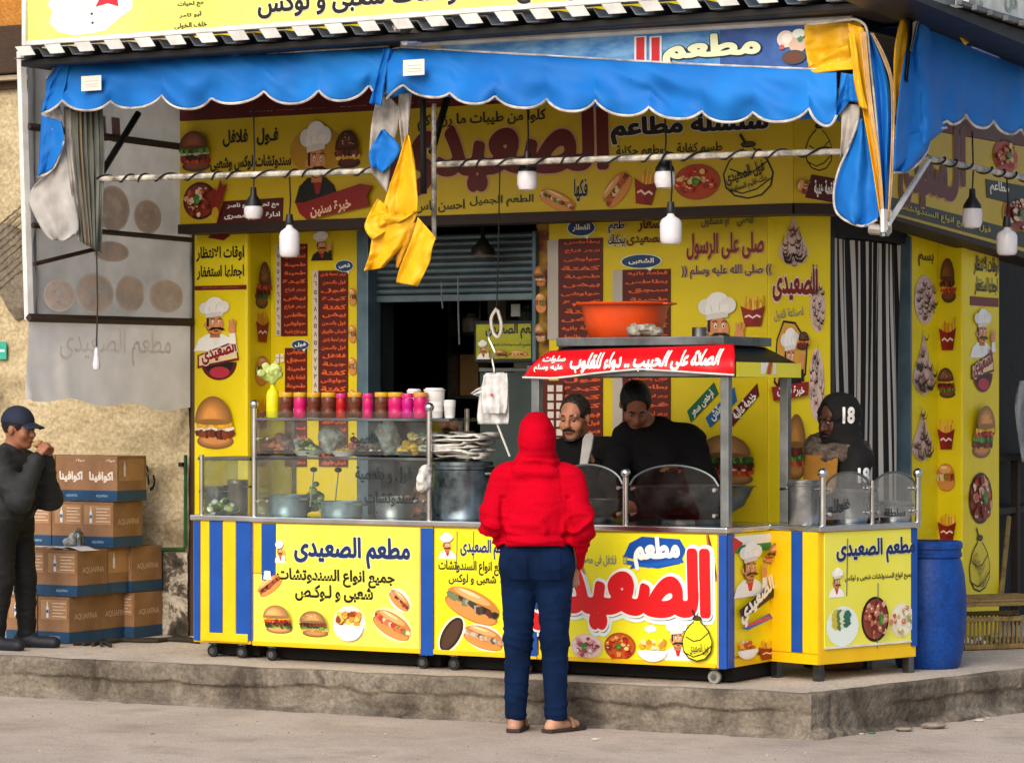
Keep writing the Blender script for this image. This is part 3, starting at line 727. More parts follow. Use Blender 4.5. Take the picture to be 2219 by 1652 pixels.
# dark interior
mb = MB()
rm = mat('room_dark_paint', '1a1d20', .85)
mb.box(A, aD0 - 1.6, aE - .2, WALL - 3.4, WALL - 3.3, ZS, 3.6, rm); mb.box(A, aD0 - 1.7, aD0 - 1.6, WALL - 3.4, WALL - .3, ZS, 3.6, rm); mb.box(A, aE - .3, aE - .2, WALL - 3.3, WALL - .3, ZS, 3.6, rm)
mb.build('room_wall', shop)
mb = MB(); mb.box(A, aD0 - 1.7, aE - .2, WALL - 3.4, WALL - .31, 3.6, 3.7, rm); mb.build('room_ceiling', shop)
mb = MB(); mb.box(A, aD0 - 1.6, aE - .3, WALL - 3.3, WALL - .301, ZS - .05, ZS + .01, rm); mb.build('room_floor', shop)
# door frame and inner partition
BLU = mat('blue_grey_frame', '5b7482', .45, .3, var=.2, col2='4a616e')
for x0, x1 in ((772, 797),):
    mb = MB(); mb.box(A, A.S(x0, WALL + .05), A.S(x1, WALL + .05), WALL - .1, WALL + .05, ZS, A.pix(785, 500, WALL)[1], BLU); mb.build('door_post', shop, bevel=.008)
mb = MB(); mb.box(A, A.S(1152, WALL - .02), A.S(1160, WALL - .02), WALL - .12, WALL - .02, ZS, A.pix(1155, 500, WALL)[1], BLU); mb.build('door_post', shop, bevel=.005)
mb = MB(); mb.box(A, aD0 + .001, aD0 + .008, WALL - .3, WALL - .002, ZS, zl + .12, mat('dark_jamb', '2b3338', .6)); mb.build('door_jamb', shop)
# roller shutter, half raised: every slat its own piece
sh = thing('roller_shutter', 'grey blue roller shutter half raised above the dark doorway', 'shutter', A.w((aD0 + aD1) / 2, WALL - .06, A.pix(970, 655, WALL)[1]), A.ang)
SLT = mat('shutter_slat', '63747c', .42, .5, var=.25, scale=3, col2='4c5c64')
zs0 = A.pix(970, 636, WALL)[1]; zs1 = A.pix(970, 505, WALL)[1]; n = 9; hh = (zs1 - zs0) / n
for i in range(n):
    mb = MB(); z = zs0 + i * hh; prof = [(-.012, 0), (0, .08), (.012, .3), (.012, .7), (0, .92), (-.012, .98)]
    mb.add([A.w(a, WALL - .07 + o_ + (.012 if i == 0 else 0), z + f * hh) for a in (aD0 + .01, aD1 - .005) for o_, f in prof], [(k, k + 1, k + 7, k + 6) for k in range(5)], SLT); mb.build('slat', sh, smooth=True, angle=60)
mb = MB(); mb.box(A, aD0 + .01, aD1 - .005, WALL - .1, WALL - .05, zs0 - .045, zs0 - .003, SLT); mb.build('bottom_bar', sh, bevel=.006)
for i in (2, 5, 7):
    mb = MB(); mb.box(A, aD0 + .012, aD1 - .007, WALL - .054, WALL - .051, zs0 + i * hh - .007, zs0 + i * hh + .006, mat('shutter_seam', '15181b', .6)); mb.build('seam', sh)
# things glimpsed in the doorway
pn = thing('inner_partition', 'dark green grey panel standing inside the doorway on the right', 'panel', A.P(1110, 1250, WALL - .5), A.ang)
mb = MB(); a0, a1 = A.S(1040, WALL - .5), A.S(1165, WALL - .5); mb.box(A, a0, a1, WALL - .56, WALL - .5, ZS + .01, A.pix(1100, 806, WALL - .5)[1], mat('partition_green_grey', '3c4a48', .5, .2)); mb.build('leaf', pn)
mb = MB(); mb.box(A, a0, a1, WALL - .57, WALL - .48, A.pix(1100, 805, WALL - .5)[1], A.pix(1100, 796, WALL - .5)[1], mat('grey_trim', '70787a', .4, .6)); mb.build('top_rail', pn, bevel=.005)
mb = MB(); mb.box(A, A.S(1150, WALL - .02) - .05, A.S(1150, WALL - .02), WALL - .3, WALL - .2, ZS + .01, A.pix(1100, 806, WALL - .5)[1], mat('grey_trim')); mb.build('side_rail', pn)
sg = thing('hanging_sign', 'small lime green framed sign hanging inside the dark doorway', 'sign', A.P(1088, 785, WALL - .35), A.ang)
o_ = WALL - .35; a0, z0 = A.pix(1024, 786, o_); a1, z1 = A.pix(1156, 692, o_)
mb = MB(); mb.box(A, a0, a1, o_ - .06, o_ - .01, z0, z1, mat('sign_back', '20242a', .5)); mb.build('frame', sg, bevel=.01)
mb = MB(); mb.box(A, a0 + .025, a1 - .02, o_ - .01, o_, z0 + .025, z1 - .025, mat('lime_face', 'a9ad1e', .4)); mb.build('face', sg)
letter(A, sg, 'مطعم الصعيدى', 1052, 733, 1172, 700, o_ + .002, ink('1c1f24'), .03)
letter(A, sg, 'جميع السندوتشات شعبى', 1060, 752, 1150, 742, o_ + .002, ink('2a2d20'), .02)
picture(A, sg, pic_chef(), 1032, 778, 1062, 735, o_ + .002)
picture(A, sg, pic_burger(), 1078, 776, 1100, 755, o_ + .002)
picture(A, sg, pic_sub(), 1102, 775, 1145, 758, o_ + .002)
mb = MB(); mb.box(A, A.S(1107, WALL - .3), A.S(1126, WALL - .3), WALL - .31, WALL - .3, A.pix(1110, 682, WALL)[1], A.pix(1110, 655, WALL)[1], mat('pale_notice', 'aab0b0', .6)); mb.build('notice', sg)
for x in (1040, 1140):
    mb = MB(); mb.tube([A.P(x, 690, o_ - .03), A.P(x, 600, o_ - .03)], .004, BLK); mb.build('hanger', sg)
lh = thing('roof_lamp', 'dark dome lamp hanging above the half raised shutter', 'lamp', A.P(1046, 545, WALL + .1), 0)
mb = MB(); c = A.P(1046, 540, WALL + .1); mb.lathe(c, [(.075, -.035), (.07, 0), (.03, .05), (.015, .07), (.012, .22)], mat('lamp_dark_shade', '2a2520', .4, .5)); mb.build('shade', lh, smooth=True)
mb = MB(); mb.lathe(c, [(.0, -.05), (.05, -.045), (.062, -.034)], mat('lamp_diffuser', '8a8478', .4)); mb.build('diffuser', lh, smooth=True)
# shelving in the dim room
rk = thing('back_shelves', 'dim shelves with jars and boxes inside the dark doorway', 'shelves', A.w(aD0 + .55, WALL - 1.5, ZS + .01), A.ang); random.seed(44)
for a in (aD0 - .2, aD0 + 1.2):
    mb = MB(); mb.box(A, a, a + .03, WALL - 1.7, WALL - 1.3, ZS + .011, 2.5, STD); mb.build('upright', rk)
for k in range(4):
    z = .9 + .42 * k; mb = MB(); mb.box(A, aD0 - .17, aD0 + 1.2, WALL - 1.7, WALL - 1.3, z, z + .02, STD); mb.build('shelf', rk)
    for i in range(6):
        a = aD0 - .1 + .21 * i + random.uniform(-.02, .02); h_ = random.uniform(.12, .28); m = mat('shelf_goods_%d' % ((i + k) % 4), ('9a9488', '6a7a80', '8a6a40', 'b0b0ac')[(i + k) % 4], .5)
        mb = MB(); c = A.w(a, WALL - 1.45, z + .021)
        if (i + k) % 2: mb.lathe(c, [(0, 0), (.06, 0), (.065, .01), (.065, h_ * .75), (.03, h_ * .9), (.03, h_), (0, h_)], m, 12); mb.build('jar', rk, smooth=True)
        else: mb.box(A, a - .07, a + .07, WALL - 1.55, WALL - 1.4, z + .021, z + .02 + h_, m); mb.build('box', rk, bevel=.004)
# striped curtain in the corner doorway
cu = thing('striped_curtain', 'black and white striped curtain hanging in the corner doorway', 'curtain', B.w((b0 + b1) / 2, -.1, ZS), B.ang)
mc = bpy.data.materials.new('striped_curtain_cloth'); mc.use_nodes = True
nt = mc.node_tree; bs = nt.nodes['Principled BSDF']; bs.inputs['Roughness'].default_value = .9
at = nt.nodes.new('ShaderNodeAttribute'); at.attribute_name = 'strip'; rp = nt.nodes.new('ShaderNodeValToRGB'); rp.color_ramp.interpolation = 'CONSTANT'
rp.color_ramp.elements[0].color = (*lin('15120f'), 1); rp.color_ramp.elements[1].position = .58; rp.color_ramp.elements[1].color = (*lin('c4bfb7'), 1)
mt = nt.nodes.new('ShaderNodeMath'); mt.operation = 'FRACT'; nt.links.new(at.outputs['Fac'], mt.inputs[0]); nt.links.new(mt.outputs[0], rp.inputs[0]); nt.links.new(rp.outputs[0], bs.inputs['Base Color'])
mb = MB(); zc1 = B.pix(1900, 528, -.1)[1]; NU, NV = 240, 24; at_v = []
for j in range(NV + 1):
    v = j / NV
    for i in range(NU + 1):
        u = i / NU; gather = u + .035 * math.sin(u * 7 + 1) * (1 - v) + .02 * math.sin(5 * v + 9 * u)
        a = b0 - .0 + (b1 - b0) * u; z = ZS + .05 + (zc1 - ZS - .05) * (1 - v)
        mb.v.append(B.w(a, -.06 + .016 * math.sin(gather * 62 + 1.5 * math.sin(v * 3)) * (.6 + .4 * v) + .012 * math.sin(gather * 18.5), z)); at_v.append(gather * 18.5)
mb.f = [(j * (NU + 1) + i, j * (NU + 1) + i + 1, (j + 1) * (NU + 1) + i + 1, (j + 1) * (NU + 1) + i) for j in range(NV) for i in range(NU)]; mb.m = [0] * len(mb.f); mb.mats = [mc]
cl = mb.build('cloth', cu, smooth=True, recalc=False); at_ = cl.data.attributes.new('strip', 'FLOAT', 'POINT'); at_.data.foreach_set('value', at_v)
mb = MB(); mb.tube([B.w(b0 - .02, -.1, zc1 + .01), B.w(b1, -.1, zc1 + .01)], .012, BLK); mb.build('rod', cu, smooth=True)
mb = MB(); mb.box(B, b1 - .025, b1 - .001, -.08, .01, ZS, zc1 + .05, BLU); mb.build('door_post', shop)
mb = MB(); mb.box(B, b0 - .07, b0 - .02, -.3, -.02, ZS, zc1 + .05, BLK); mb.build('door_post', shop)
# louvred green shutter and dark stall beyond the side pillar
lv = thing('louvred_shutter', 'dark green louvred shutter beyond the yellow side pillar', 'shutter', B.w(b4 + .3, -.25, 1.8), B.ang)
GL = mat('dark_green_louvre', '1d3a30', .5, var=.3)
a0, a1 = b4 + .03, b4 + .75; z0, z1 = B.pix(2195, 832, -.2)[1], B.pix(2195, 575, -.2)[1]
for q0, q1 in ((a0, a0 + .05), (a0 + .33, a0 + .38), (a0 + .66, a0 + .71)):
    mb = MB(); mb.box(B, q0, q1, -.26, -.2, z0, z1, GL); mb.build('stile', lv, bevel=.004)
for q in range(2):
    for k in range(17):
        zz = z0 + .04 + (z1 - z0 - .06) * k / 17; mb = MB(); s0 = a0 + .05 + q * .33
        mb.add([B.w(s0, -.25, zz + .03), B.w(s0 + .28, -.25, zz + .03), B.w(s0 + .28, -.21, zz), B.w(s0, -.21, zz), B.w(s0, -.25, zz + .036), B.w(s0 + .28, -.25, zz + .036), B.w(s0 + .28, -.205, zz + .006), B.w(s0, -.205, zz + .006)], [(0, 1, 2, 3), (4, 7, 6, 5), (3, 2, 6, 7), (0, 4, 5, 1)], GL); mb.build('louvre', lv)
mb = MB(); mb.box(B, a0, a0 + .71, -.28, -.19, z0 - .05, z0 - .001, GL); mb.build('sill', lv, bevel=.004)
# ------------------------------------------------------------------ print on the cladding
K_, MAR, WHT, CRM, ORG = ink('17140f'), ink('6a120c'), ink('f2eee6'), ink('d8cfc0'), ink('e0622a')
def board(F, parent, x0, y0, x1, y1, o, col, th=.004, name='panel', px=True, bevel=0):
    (a0, z0), (a1, z1) = (F.pix(x0, y0, o), F.pix(x1, y1, o)) if px else ((x0, y0), (x1, y1))
    mb = MB(); mb.box(F, a0, a1, o - th, o, z0, z1, ink(col) if isinstance(col, str) else col); return mb.build(name, parent, bevel=bevel)
MENU = ['برجر فراخ', 'برجر لحمة بلدى', 'قطعة بانيه', 'برجر فراخ بالجبنة', 'سجق', 'كفتة', 'كبدة', 'حواوشى', 'بطاطس', 'فول', 'فلافل', 'فول بالسمن', 'بيض', 'جبنة', 'شيش طاووق', 'طحينة']
def menu(F, parent, x0, y0, x1, y1, o, rows, seed=0, cut=0):
    b = board(F, parent, x0, y0, x1, y1, o, '571009', .006, 'menu_board')
    random.seed(seed)
    h = (y0 - y1) / rows
    for i in range(rows):
        yy = y1 + h * (i + .5); w = (x1 - x0)
        letter(F, b, random.choice(MENU), x0 + w * random.uniform(.06, .16), yy + h * .3, x1 - w * .06, yy - h * .28, o + .002, ORG, .03, name='menu_line')
    return b
def bubble(F, parent, t, x0, y0, x1, y1, o, col='17436b'):
    picture(F, parent, [(ell(.5, .5, .5, .42), 'e6ecea'), ([(.6, .1), (.8, .2), (.72, -.06)], 'e6ecea'), (ell(.5, .5, .47, .38), col)], x0, y0, x1, y1, o, 'bubble')
    w, h = x1 - x0, y0 - y1; letter(F, parent, t, x0 + w * .2, y0 - h * .33, x1 - w * .2, y1 + h * .32, o + .003, WHT, .03)
def ribbon(F, parent, t, pts, o, col, tc, lines=1, box=None, rot=0):
    xs = [p[0] for p in pts]; ys = [p[1] for p in pts]
    mb = MB(); mb.prism(F, [F.pix(x, y, o) for x, y in pts], o - .004, o, ink(col)); mb.build('ribbon', parent)
    if t: letter(F, parent, t, *box, o + .002, tc, .035, rot=rot)
o = PIL + .003
# left pillar
picture(A, shop, [([(0, .3), (.7, 0), (1, .5), (.3, 1)], '7a1810'), ([(.2, .6), (.9, .4), (.8, .9), (.3, 1)], '5a0f0a')], 450, 522, 500, 497, o, 'ribbon')
letter(A, shop, 'اوقات الانتظار', 426, 566, 528, 533, o, K_, .03); letter(A, shop, 'اجعلها استغفار', 427, 606, 528, 574, o, K_, .03)
board(A, shop, 422, 629, 533, 617, o, '6d170d', name='strip'); letter(A, shop, 'سبحان الله وبحمده سبحان الله العظيم', 438, 626, 518, 620, o + .002, ink('d07050'), .02)
picture(A, shop, pic_chef(scarf='e8e6e0'), 418, 760, 516, 640, o, 'picture')
picture(A, shop, [(ell(.5, .45, .42, .44, 20, 180, 360), '5a0d0b'), (ell(.5, .45, .34, .34, 20, 180, 360), '16100e'), (ell(.52, .2, .24, .14, 16), 'b02a3c'), ([(.0, .62), (.9, .98), (.98, .5), (.0, .3)], '6d120c'), ([(.04, .6), (.88, .92), (.94, .55), (.04, .36)], 'e3cf9a')], 428, 824, 520, 735, o + .002, 'badge')
letter(A, shop, 'الصعيدى', 436, 780, 512, 744, o + .008, ink('8a1a10'), .05, (WHT, .05), rot=R(14))
picture(A, shop, pic_burger(), 421, 972, 512, 840, o, 'picture')
PS = Frame(*A.w(aPR, PIL, 0).xy, R(60))
for i, (y0, y1, k) in enumerate(((668, 560, 0), (742, 672, 1), (840, 765, 2), (930, 860, 1), (1010, 940, 0))):
    picture(PS, shop, [pic_burger('8a5a2c', 3), pic_fries(5), pic_sub(8)][k], 552, y0, 582, y1, .004, 'picture')
# menus left of the door
o = WALL + .008
for x0, x1, y0, y1, n in ((597, 608, 727, 530, 12), (677, 689, 860, 586, 15)):
    s_ = board(A, shop, x0, y0, x1, y1, o, 'cfc4b8', .004, 'price_strip')
    for i in range(n): letter(A, s_, random.choice('٥٧٨٣٦'), x0 + 3, y1 + (y0 - y1) * (i + .8) / n, x1 - 3, y1 + (y0 - y1) * (i + .3) / n, o + .002, ink('4a3a34'), .02, name='price')
menu(A, shop, 609, 728, 665, 528, o, 11, 1); menu(A, shop, 690, 1010, 753, 585, o, 24, 2); menu(A, shop, 617, 1010, 664, 753, o, 14, 3)
bubble(A, shop, 'شعبى', 726, 592, 766, 560, o); bubble(A, shop, 'فول', 631, 760, 670, 733, o)
picture(A, shop, pic_chef(coat='1a1512', scarf='b01c1c'), 672, 565, 722, 497, o, 'picture')
picture(A, shop, [(rc(0, 0, .42, .45), 'e8e0d4'), (rc(.58, 0, 1, .45), 'e8e0d4'), (rc(0, .55, .42, 1), 'e8e0d4'), (rc(.58, .55, 1, 1), 'e8e0d4')], 597, 784, 615, 766, o + .003, 'price_grid')
for y in (640, 720, 790, 860): picture(A, shop, pic_sub(y), 755, y + 26, 772, y - 20, o, 'picture')
# menus right of the door
s_ = board(A, shop, 1186, 735, 1209, 520, o, 'b9b0a6', .004, 'price_strip')
menu(A, shop, 1210, 1000, 1305, 515, o, 26, 5); bubble(A, shop, 'الفطار', 1228, 517, 1290, 470, o)
letter(A, shop, 'طعم', 1318, 505, 1352, 477, o, WHT, .1); letter(A, shop, 'طعم', 1318, 505, 1352, 477, o + .003, K_, .03); letter(A, shop, 'بيحكيلك', 1318, 534, 1354, 507, o, K_, .03, (WHT, .06))
letter(A, shop, 'اسعار', 1382, 502, 1436, 470, o, ink('5a2410'), .03); letter(A, shop, 'الصعيدى', 1358, 532, 1436, 504, o, ink('5a2410'), .03)
bubble(A, shop, 'الشعبى', 1344, 586, 1434, 546, o); board(A, shop, 1327, 1000, 1348, 585, o, 'b9b0a6', .004, 'price_strip')
menu(A, shop, 1349, 1000, 1452, 582, o, 22, 6)
g = board(A, shop, 1172, 1000, 1222, 824, o + .008, '571009', .006, 'price_board')
for r_ in range(9):
    for c_ in range(2): board(A, g, 1186 + c_ * 19, 848 + r_ * 19, 1199 + c_ * 19, 834 + r_ * 19, o + .011, 'd8cdc0', .002, 'price_tile')
for y, k in ((600, 0), (660, 1), (720, 0)): picture(A, shop, [pic_burger(seed=y), pic_sub(y)][k], 1160, y + 22, 1184, y - 30, o, 'picture')
letter(A, shop, 'فاضى .. او مشغول', 1519, 493, 1632, 463, o, ink('5b6a50'), .02)
letter(A, shop, 'صلى على الرسول', 1488, 562, 1654, 503, o, ink('7d1410'), .03, (ink('d8b890'), .03))
letter(A, shop, '(( صلى الله عليه وسلم ))', 1495, 604, 1652, 572, o, ink('5c3a3a'), .03, (ink('e6d6c8'), .03))
picture(A, shop, pic_chef(), 1495, 790, 1618, 628, o, 'picture'); picture(A, shop, pic_fries(), 1603, 708, 1660, 638, o, 'picture')
for pts, col, t, bx in (([(1488, 890), (1546, 828), (1556, 852), (1496, 914)], '17603a', 'ارخص سعر', (1490, 884, 1552, 864)), ([(1528, 905), (1590, 838), (1596, 868), (1538, 926)], '1c5f9e', 'سندوتش', (1532, 894, 1592, 872)), ([(1580, 898), (1640, 830), (1644, 856), (1586, 924)], '5c1212', 'خدمة عالية', (1582, 892, 1644, 866))):
    ribbon(A, shop, t, pts, o, col, WHT, box=bx, rot=R(44))
picture(A, shop, pic_burger('b0804c', 9), 1512, 1052, 1638, 930, o, 'picture')
# corner pillar
o = .004
picture(C, shop, pic_calligraphy(1, 11), 1684, 580, 1754, 462, o, 'calligraphy'); letter(C, shop, 'الصعيدى', 1674, 650, 1770, 584, o, ink('7d1a12'), .04, (ink('e8dcc0'), .05))
letter(C, shop, 'لصناعة الفول', 1676, 692, 1740, 668, o, ink('8a8574'), .02, rot=R(8))
picture(C, shop, [([(.3, 1), (.62, .98), (.95, .72), (.9, .3), (.3, .02), (.05, .2), (.12, .75)], '14100d'), ([(.32, .97), (.6, .95), (.91, .71), (.86, .32), (.3, .06), (.09, .22), (.15, .74)], 'd8a238')] + [([(x * .75 + .1, y * .8 + .12) for x, y in p], c) for p, c in pic_chef(coat='16110e', scarf='3a2a20')] + [([(x * .32 + .62, y * .26 + .62) for x, y in p], c) for p, c in pic_burger('5a2c18')], 1672, 862, 1754, 694, o, 'picture')
ribbon(C, shop, 'خبرة سنين', [(1672, 838), (1752, 826), (1750, 856), (1676, 868)], .03, '8e1414', WHT, box=(1684, 858, 1742, 836))
picture(C, shop, pic_burger('a87432', 5), 1698, 1040, 1746, 886, o, 'picture')
picture(C, shop, pic_calligraphy(0, 13), 1754, 722, 1788, 612, o, 'calligraphy'); picture(C, shop, pic_calligraphy(0, 14), 1752, 915, 1786, 750, o, 'calligraphy'); letter(C, shop, 'لا اله', 1756, 640, 1770, 575, o, K_, .03)
# side street pillars
picture(B, shop, pic_calligraphy(0, 15, 'd6b9b0'), 1980, 704, 2027, 596, o, 'calligraphy'); picture(B, shop, pic_calligraphy(1, 16, 'd6b9b0'), 1976, 860, 2026, 716, o, 'calligraphy'); picture(B, shop, pic_calligraphy(1, 17, 'd6b9b0'), 1974, 1004, 2022, 880, o, 'calligraphy')
letter(B, shop, 'بسم', 1990, 575, 2022, 552, o, ink('4a3434'), .02)
BS = Frame(*B.w(b2, 0, 0).xy, R(-30))
for (x0, y0, x1, y1), k in (((2036, 656, 2074, 545), 0), ((2033, 760, 2073, 684), 1), ((2033, 862, 2071, 792), 0), ((2030, 974, 2070, 904), 1), ((2030, 1068, 2069, 998), 2), ((2030, 1172, 2073, 1108), 1)):
    picture(BS, shop, [pic_burger('7a4a24', y0), pic_fries(y0), pic_sub(y0)][k], x0, y0, x1, y1, .004, 'picture')
o = .174
letter(B, shop, 'اوقات الانتظار', 2110, 594, 2162, 560, o, K_, .03); letter(B, shop, 'اجعلها استغفار', 2112, 638, 2161, 604, o, K_, .03); board(B, shop, 2102, 661, 2163, 646, o, '6d170d', name='strip')
picture(B, shop, pic_chef(scarf='e8e6e0'), 2100, 774, 2154, 668, o, 'picture')
picture(B, shop, [(ell(.5, .45, .42, .44, 20, 180, 360), '5a0d0b'), (ell(.5, .45, .34, .34, 20, 180, 360), '16100e'), (ell(.52, .2, .24, .14, 16), 'b02a3c'), ([(.0, .62), (.9, .98), (.98, .5), (.0, .3)], '6d120c'), ([(.04, .6), (.88, .92), (.94, .55), (.04, .36)], 'e3cf9a')], 2104, 850, 2154, 758, o + .002, 'badge')
letter(B, shop, 'الصعيدى', 2108, 806, 2150, 770, o + .008, ink('8a1a10'), .05, (WHT, .05), rot=R(14))
picture(B, shop, pic_burger(), 2102, 993, 2150, 868, o, 'picture'); picture(B, shop, pic_plate(21), 2098, 1138, 2150, 1020, o, 'picture'); picture(B, shop, pic_jug('d6c42c'), 2096, 1290, 2148, 1142, o, 'picture')
letter(B, shop, 'فول الصعيدى', 2106, 1256, 2140, 1205, o + .01, ink('8a7a28'), .02, rot=R(-50))

# ------------------------------------------------------------------ fascia sign over the shop front
YF = mat('fascia_vinyl', 'cfb310', .4, var=.12, scale=1.5, col2='c2a408')
a0, a1 = A.S(390, FAS), A.S(1718, FAS); z0 = A.pix(390, 486, FAS)[1]; zf1 = A.pix(413, 262, FAS)[1]
fs = thing('fascia_sign', 'long yellow fascia sign with large maroon lettering and food pictures under the awnings', 'sign', A.w((a0 + a1) / 2, FAS - .1, z0), A.ang)
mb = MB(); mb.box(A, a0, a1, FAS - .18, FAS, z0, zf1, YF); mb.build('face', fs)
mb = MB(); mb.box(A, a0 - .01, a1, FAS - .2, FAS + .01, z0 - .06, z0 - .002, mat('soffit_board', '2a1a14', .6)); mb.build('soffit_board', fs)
mb = MB(); mb.box(A, a0, a1, FAS - .18, FAS + .004, zf1 + .002, zf1 + .5, mat('red_band_vinyl', '5c1410', .45)); mb.build('red_band', fs)
letter(A, fs, '(( صلى الله عليه وسلم )) صلى على النبى', 540, 242, 960, 220, FAS + .006, ink('c9b8a0'), .02)
o = FAS + .003
picture(A, fs, pic_burger('8a5030'), 390, 374, 460, 275, o); letter(A, fs, 'فـول . فلافل', 483, 318, 602, 277, o, K_, .035); letter(A, fs, 'سندوتشات لوكس وشعبى', 456, 372, 630, 333, o, K_, .035)
picture(A, fs, [(ell(.5, .5, .5, .5), 'b88a1c')], 628, 380, 745, 270, o); picture(A, fs, pic_chef(coat='14100d', scarf='8a1a12', hand=False), 636, 440, 738, 256, o + .002); picture(A, fs, pic_burger('5a2c18'), 725, 366, 786, 270, o)
picture(A, fs, pic_plate(31), 396, 478, 470, 392, o); picture(A, fs, [([(.2, 0), (.5, .1), (1, .9), (.75, .8), (.6, 1), (.4, .7), (.1, .8)], '8a1c14'), (ell(.3, .1, .2, .16), 'c8a020')], 455, 470, 492, 388, o + .02)
ribbon(A, fs, 'مع تحيات ابو ناصر', [(468, 486), (612, 480), (614, 428), (484, 436)], o, '4d100e', WHT, box=(492, 454, 604, 436)); letter(A, fs, 'ادارة / كرم مصرى', 486, 478, 606, 458, o + .003, WHT, .03)
ribbon(A, fs, 'خبرة سنين', [(640, 440), (660, 438), (780, 398), (806, 402), (794, 424), (800, 446), (664, 476), (648, 462)], o + .03, '86160f', ink('e8c0a0'), box=(672, 466, 760, 436), rot=R(8))
letter(A, fs, 'كلوا من طيبات ما رزقناكم', 905, 284, 1182, 236, o, ink('1e2014'), .025)
letter(A, fs, 'الصعيدى', 850, 420, 1312, 218, o, ink('5e130d'), .055, (ink('c99a70'), .022))
letter(A, fs, 'الطعم الجميل ..', 1018, 450, 1155, 421, o, ink('2a3818'), .025); letter(A, fs, 'احسن ناس', 900, 462, 1006, 432, o, ink('2a3818'), .025)
letter(A, fs, 'سلسلة مطاعم', 1326, 312, 1662, 240, o, K_, .05, (ink('d8d0c4'), .04)); letter(A, fs, 'طسم كفاية ... وطعم حكاية', 1335, 347, 1564, 306, o, ink('1e2014'), .02)
picture(A, fs, pic_sub(41), 1166, 458, 1250, 412, o, rot=-24); letter(A, fs, 'فكها', 1244, 436, 1272, 388, o, K_, .03, (ink('d8d0b0'), .04)); picture(A, fs, pic_sub(43), 1298, 440, 1376, 380, o, rot=50); picture(A, fs, pic_fries(44), 1372, 446, 1428, 358, o, rot=-8)
picture(A, fs, pic_plate(45, 'a04818', ('b5401c', 'd8742c', 'c81e14', 'e8c468', '8a2a10'), 26), 1458, 436, 1562, 352, o); picture(A, fs, pic_jug('c9b41c'), 1558, 438, 1684, 290, o)
letter(A, fs, 'فول الصعيدى', 1570, 392, 1656, 358, o + .01, K_, .03, rot=R(16)); letter(A, fs, 'ملك اقليم المحافظة', 1578, 412, 1662, 390, o + .01, K_, .02, rot=R(16))
_f = A.w(a1, FAS, 0); CF = Frame(_f.x, _f.y, R(15)); lc = CF.S(1835, 0)
fc = thing('corner_fascia', 'yellow fascia panel wrapping the corner with a jug picture behind the folded drape', 'sign', CF.w(lc / 2, -.1, z0), CF.ang)
mb = MB(); mb.slab([tuple(CF.w(.003, 0, 0).xy), tuple(CF.w(lc, 0, 0).xy), tuple(CF.w(lc, -.18, 0).xy), tuple(CF.w(.06, -.18, 0).xy)], z0, zf1, YF); mb.build('face', fc)
mb = MB(); mb.slab([tuple(CF.w(.003, .012, 0).xy), tuple(CF.w(lc, .012, 0).xy), tuple(CF.w(lc, -.2, 0).xy), tuple(CF.w(.08, -.2, 0).xy)], z0 - .06, z0 - .002, mat('soffit_board')); mb.build('soffit_board', fc)
mb = MB(); mb.slab([tuple(CF.w(.003, .004, 0).xy), tuple(CF.w(lc, .004, 0).xy), tuple(CF.w(lc, -.18, 0).xy), tuple(CF.w(.06, -.18, 0).xy)], zf1 + .002, zf1 + .5, mat('red_band_vinyl')); mb.build('red_band', fc)
picture(CF, fc, pic_jug('c9b41c'), 1740, 374, 1808, 258, .003); ribbon(CF, fc, 'لقمة هنية', [(1744, 428), (1812, 440), (1816, 388), (1758, 378)], .004, '4d100e', WHT, box=(1764, 426, 1806, 392)); picture(CF, fc, pic_sub(51), 1728, 430, 1760, 380, .003, rot=70)
_f = CF.w(lc, 0, 0); BF = Frame(_f.x, _f.y, R(60)); lb = BF.S(2320, 0)
fb = thing('side_fascia', 'yellow fascia with dark lower strip running along the side street front', 'sign', BF.w(lb / 2, -.1, z0 - .3), BF.ang)
def bfp(px, yl, yr, oo=0.):                            # a line across the side fascia
    t = (px - 1940) / 278; return BF.pix(px, yl + (yr - yl) * t, oo)
def bq(yl0, yr0, yl1, yr1, col, o0, o1, nm, x0=1850, x1=2300):
    mb = MB(); mb.prism(BF, [bfp(x0, yl0, yr0), bfp(x1, yl0, yr0), bfp(x1, yl1, yr1), bfp(x0, yl1, yr1)], o0, o1, col); mb.build(nm, fb)
bq(468, 545, 270, 318, YF, -.18, 0, 'face'); bq(478, 560, 469, 546, mat('soffit_board'), -.2, .01, 'soffit_board'); bq(269, 317, 235, 280, mat('red_band_vinyl'), -.18, .004, 'red_band')
bq(462, 537, 430, 503, mat('black_strip_vinyl', '15140f', .4), .001, .004, 'lower_strip')
_a, _b = bfp(1950, 446, 520), bfp(2150, 446, 520); SLP = math.atan2(_b[1] - _a[1], _b[0] - _a[0]); _c = bfp(2045, 447, 521)
letter(BF, fb, 'فول - جميع انواع السندوتشات', _c[0] - .75, _c[1] - .025, _c[0] + .75, _c[1] + .025, .007, ink('c8b020'), .02, rot=SLP, px=False)
letter(BF, fb, 'ال', 2040, 425, 2088, 285, .004, ink('5e130d'), .06, (ink('c99a70'), .02)); letter(BF, fb, 'صعيدى', 1950, 440, 2050, 350, .005, ink('5e130d'), .06, (ink('c99a70'), .02))
picture(BF, fb, pic_plate(61, 'a04818', ('b5401c', 'd8742c', 'c89048', 'e8c468', '8a2a10'), 26), 2150, 372, 2205, 306, .004); ribbon(BF, fb, 'مطاعم', [(2138, 428), (2230, 452), (2230, 405), (2136, 388)], .005, '17140f', WHT, box=(2145, 420, 2185, 398)); picture(BF, fb, pic_plate(62, 'b88a1c'), 2170, 500, 2240, 430, .004)
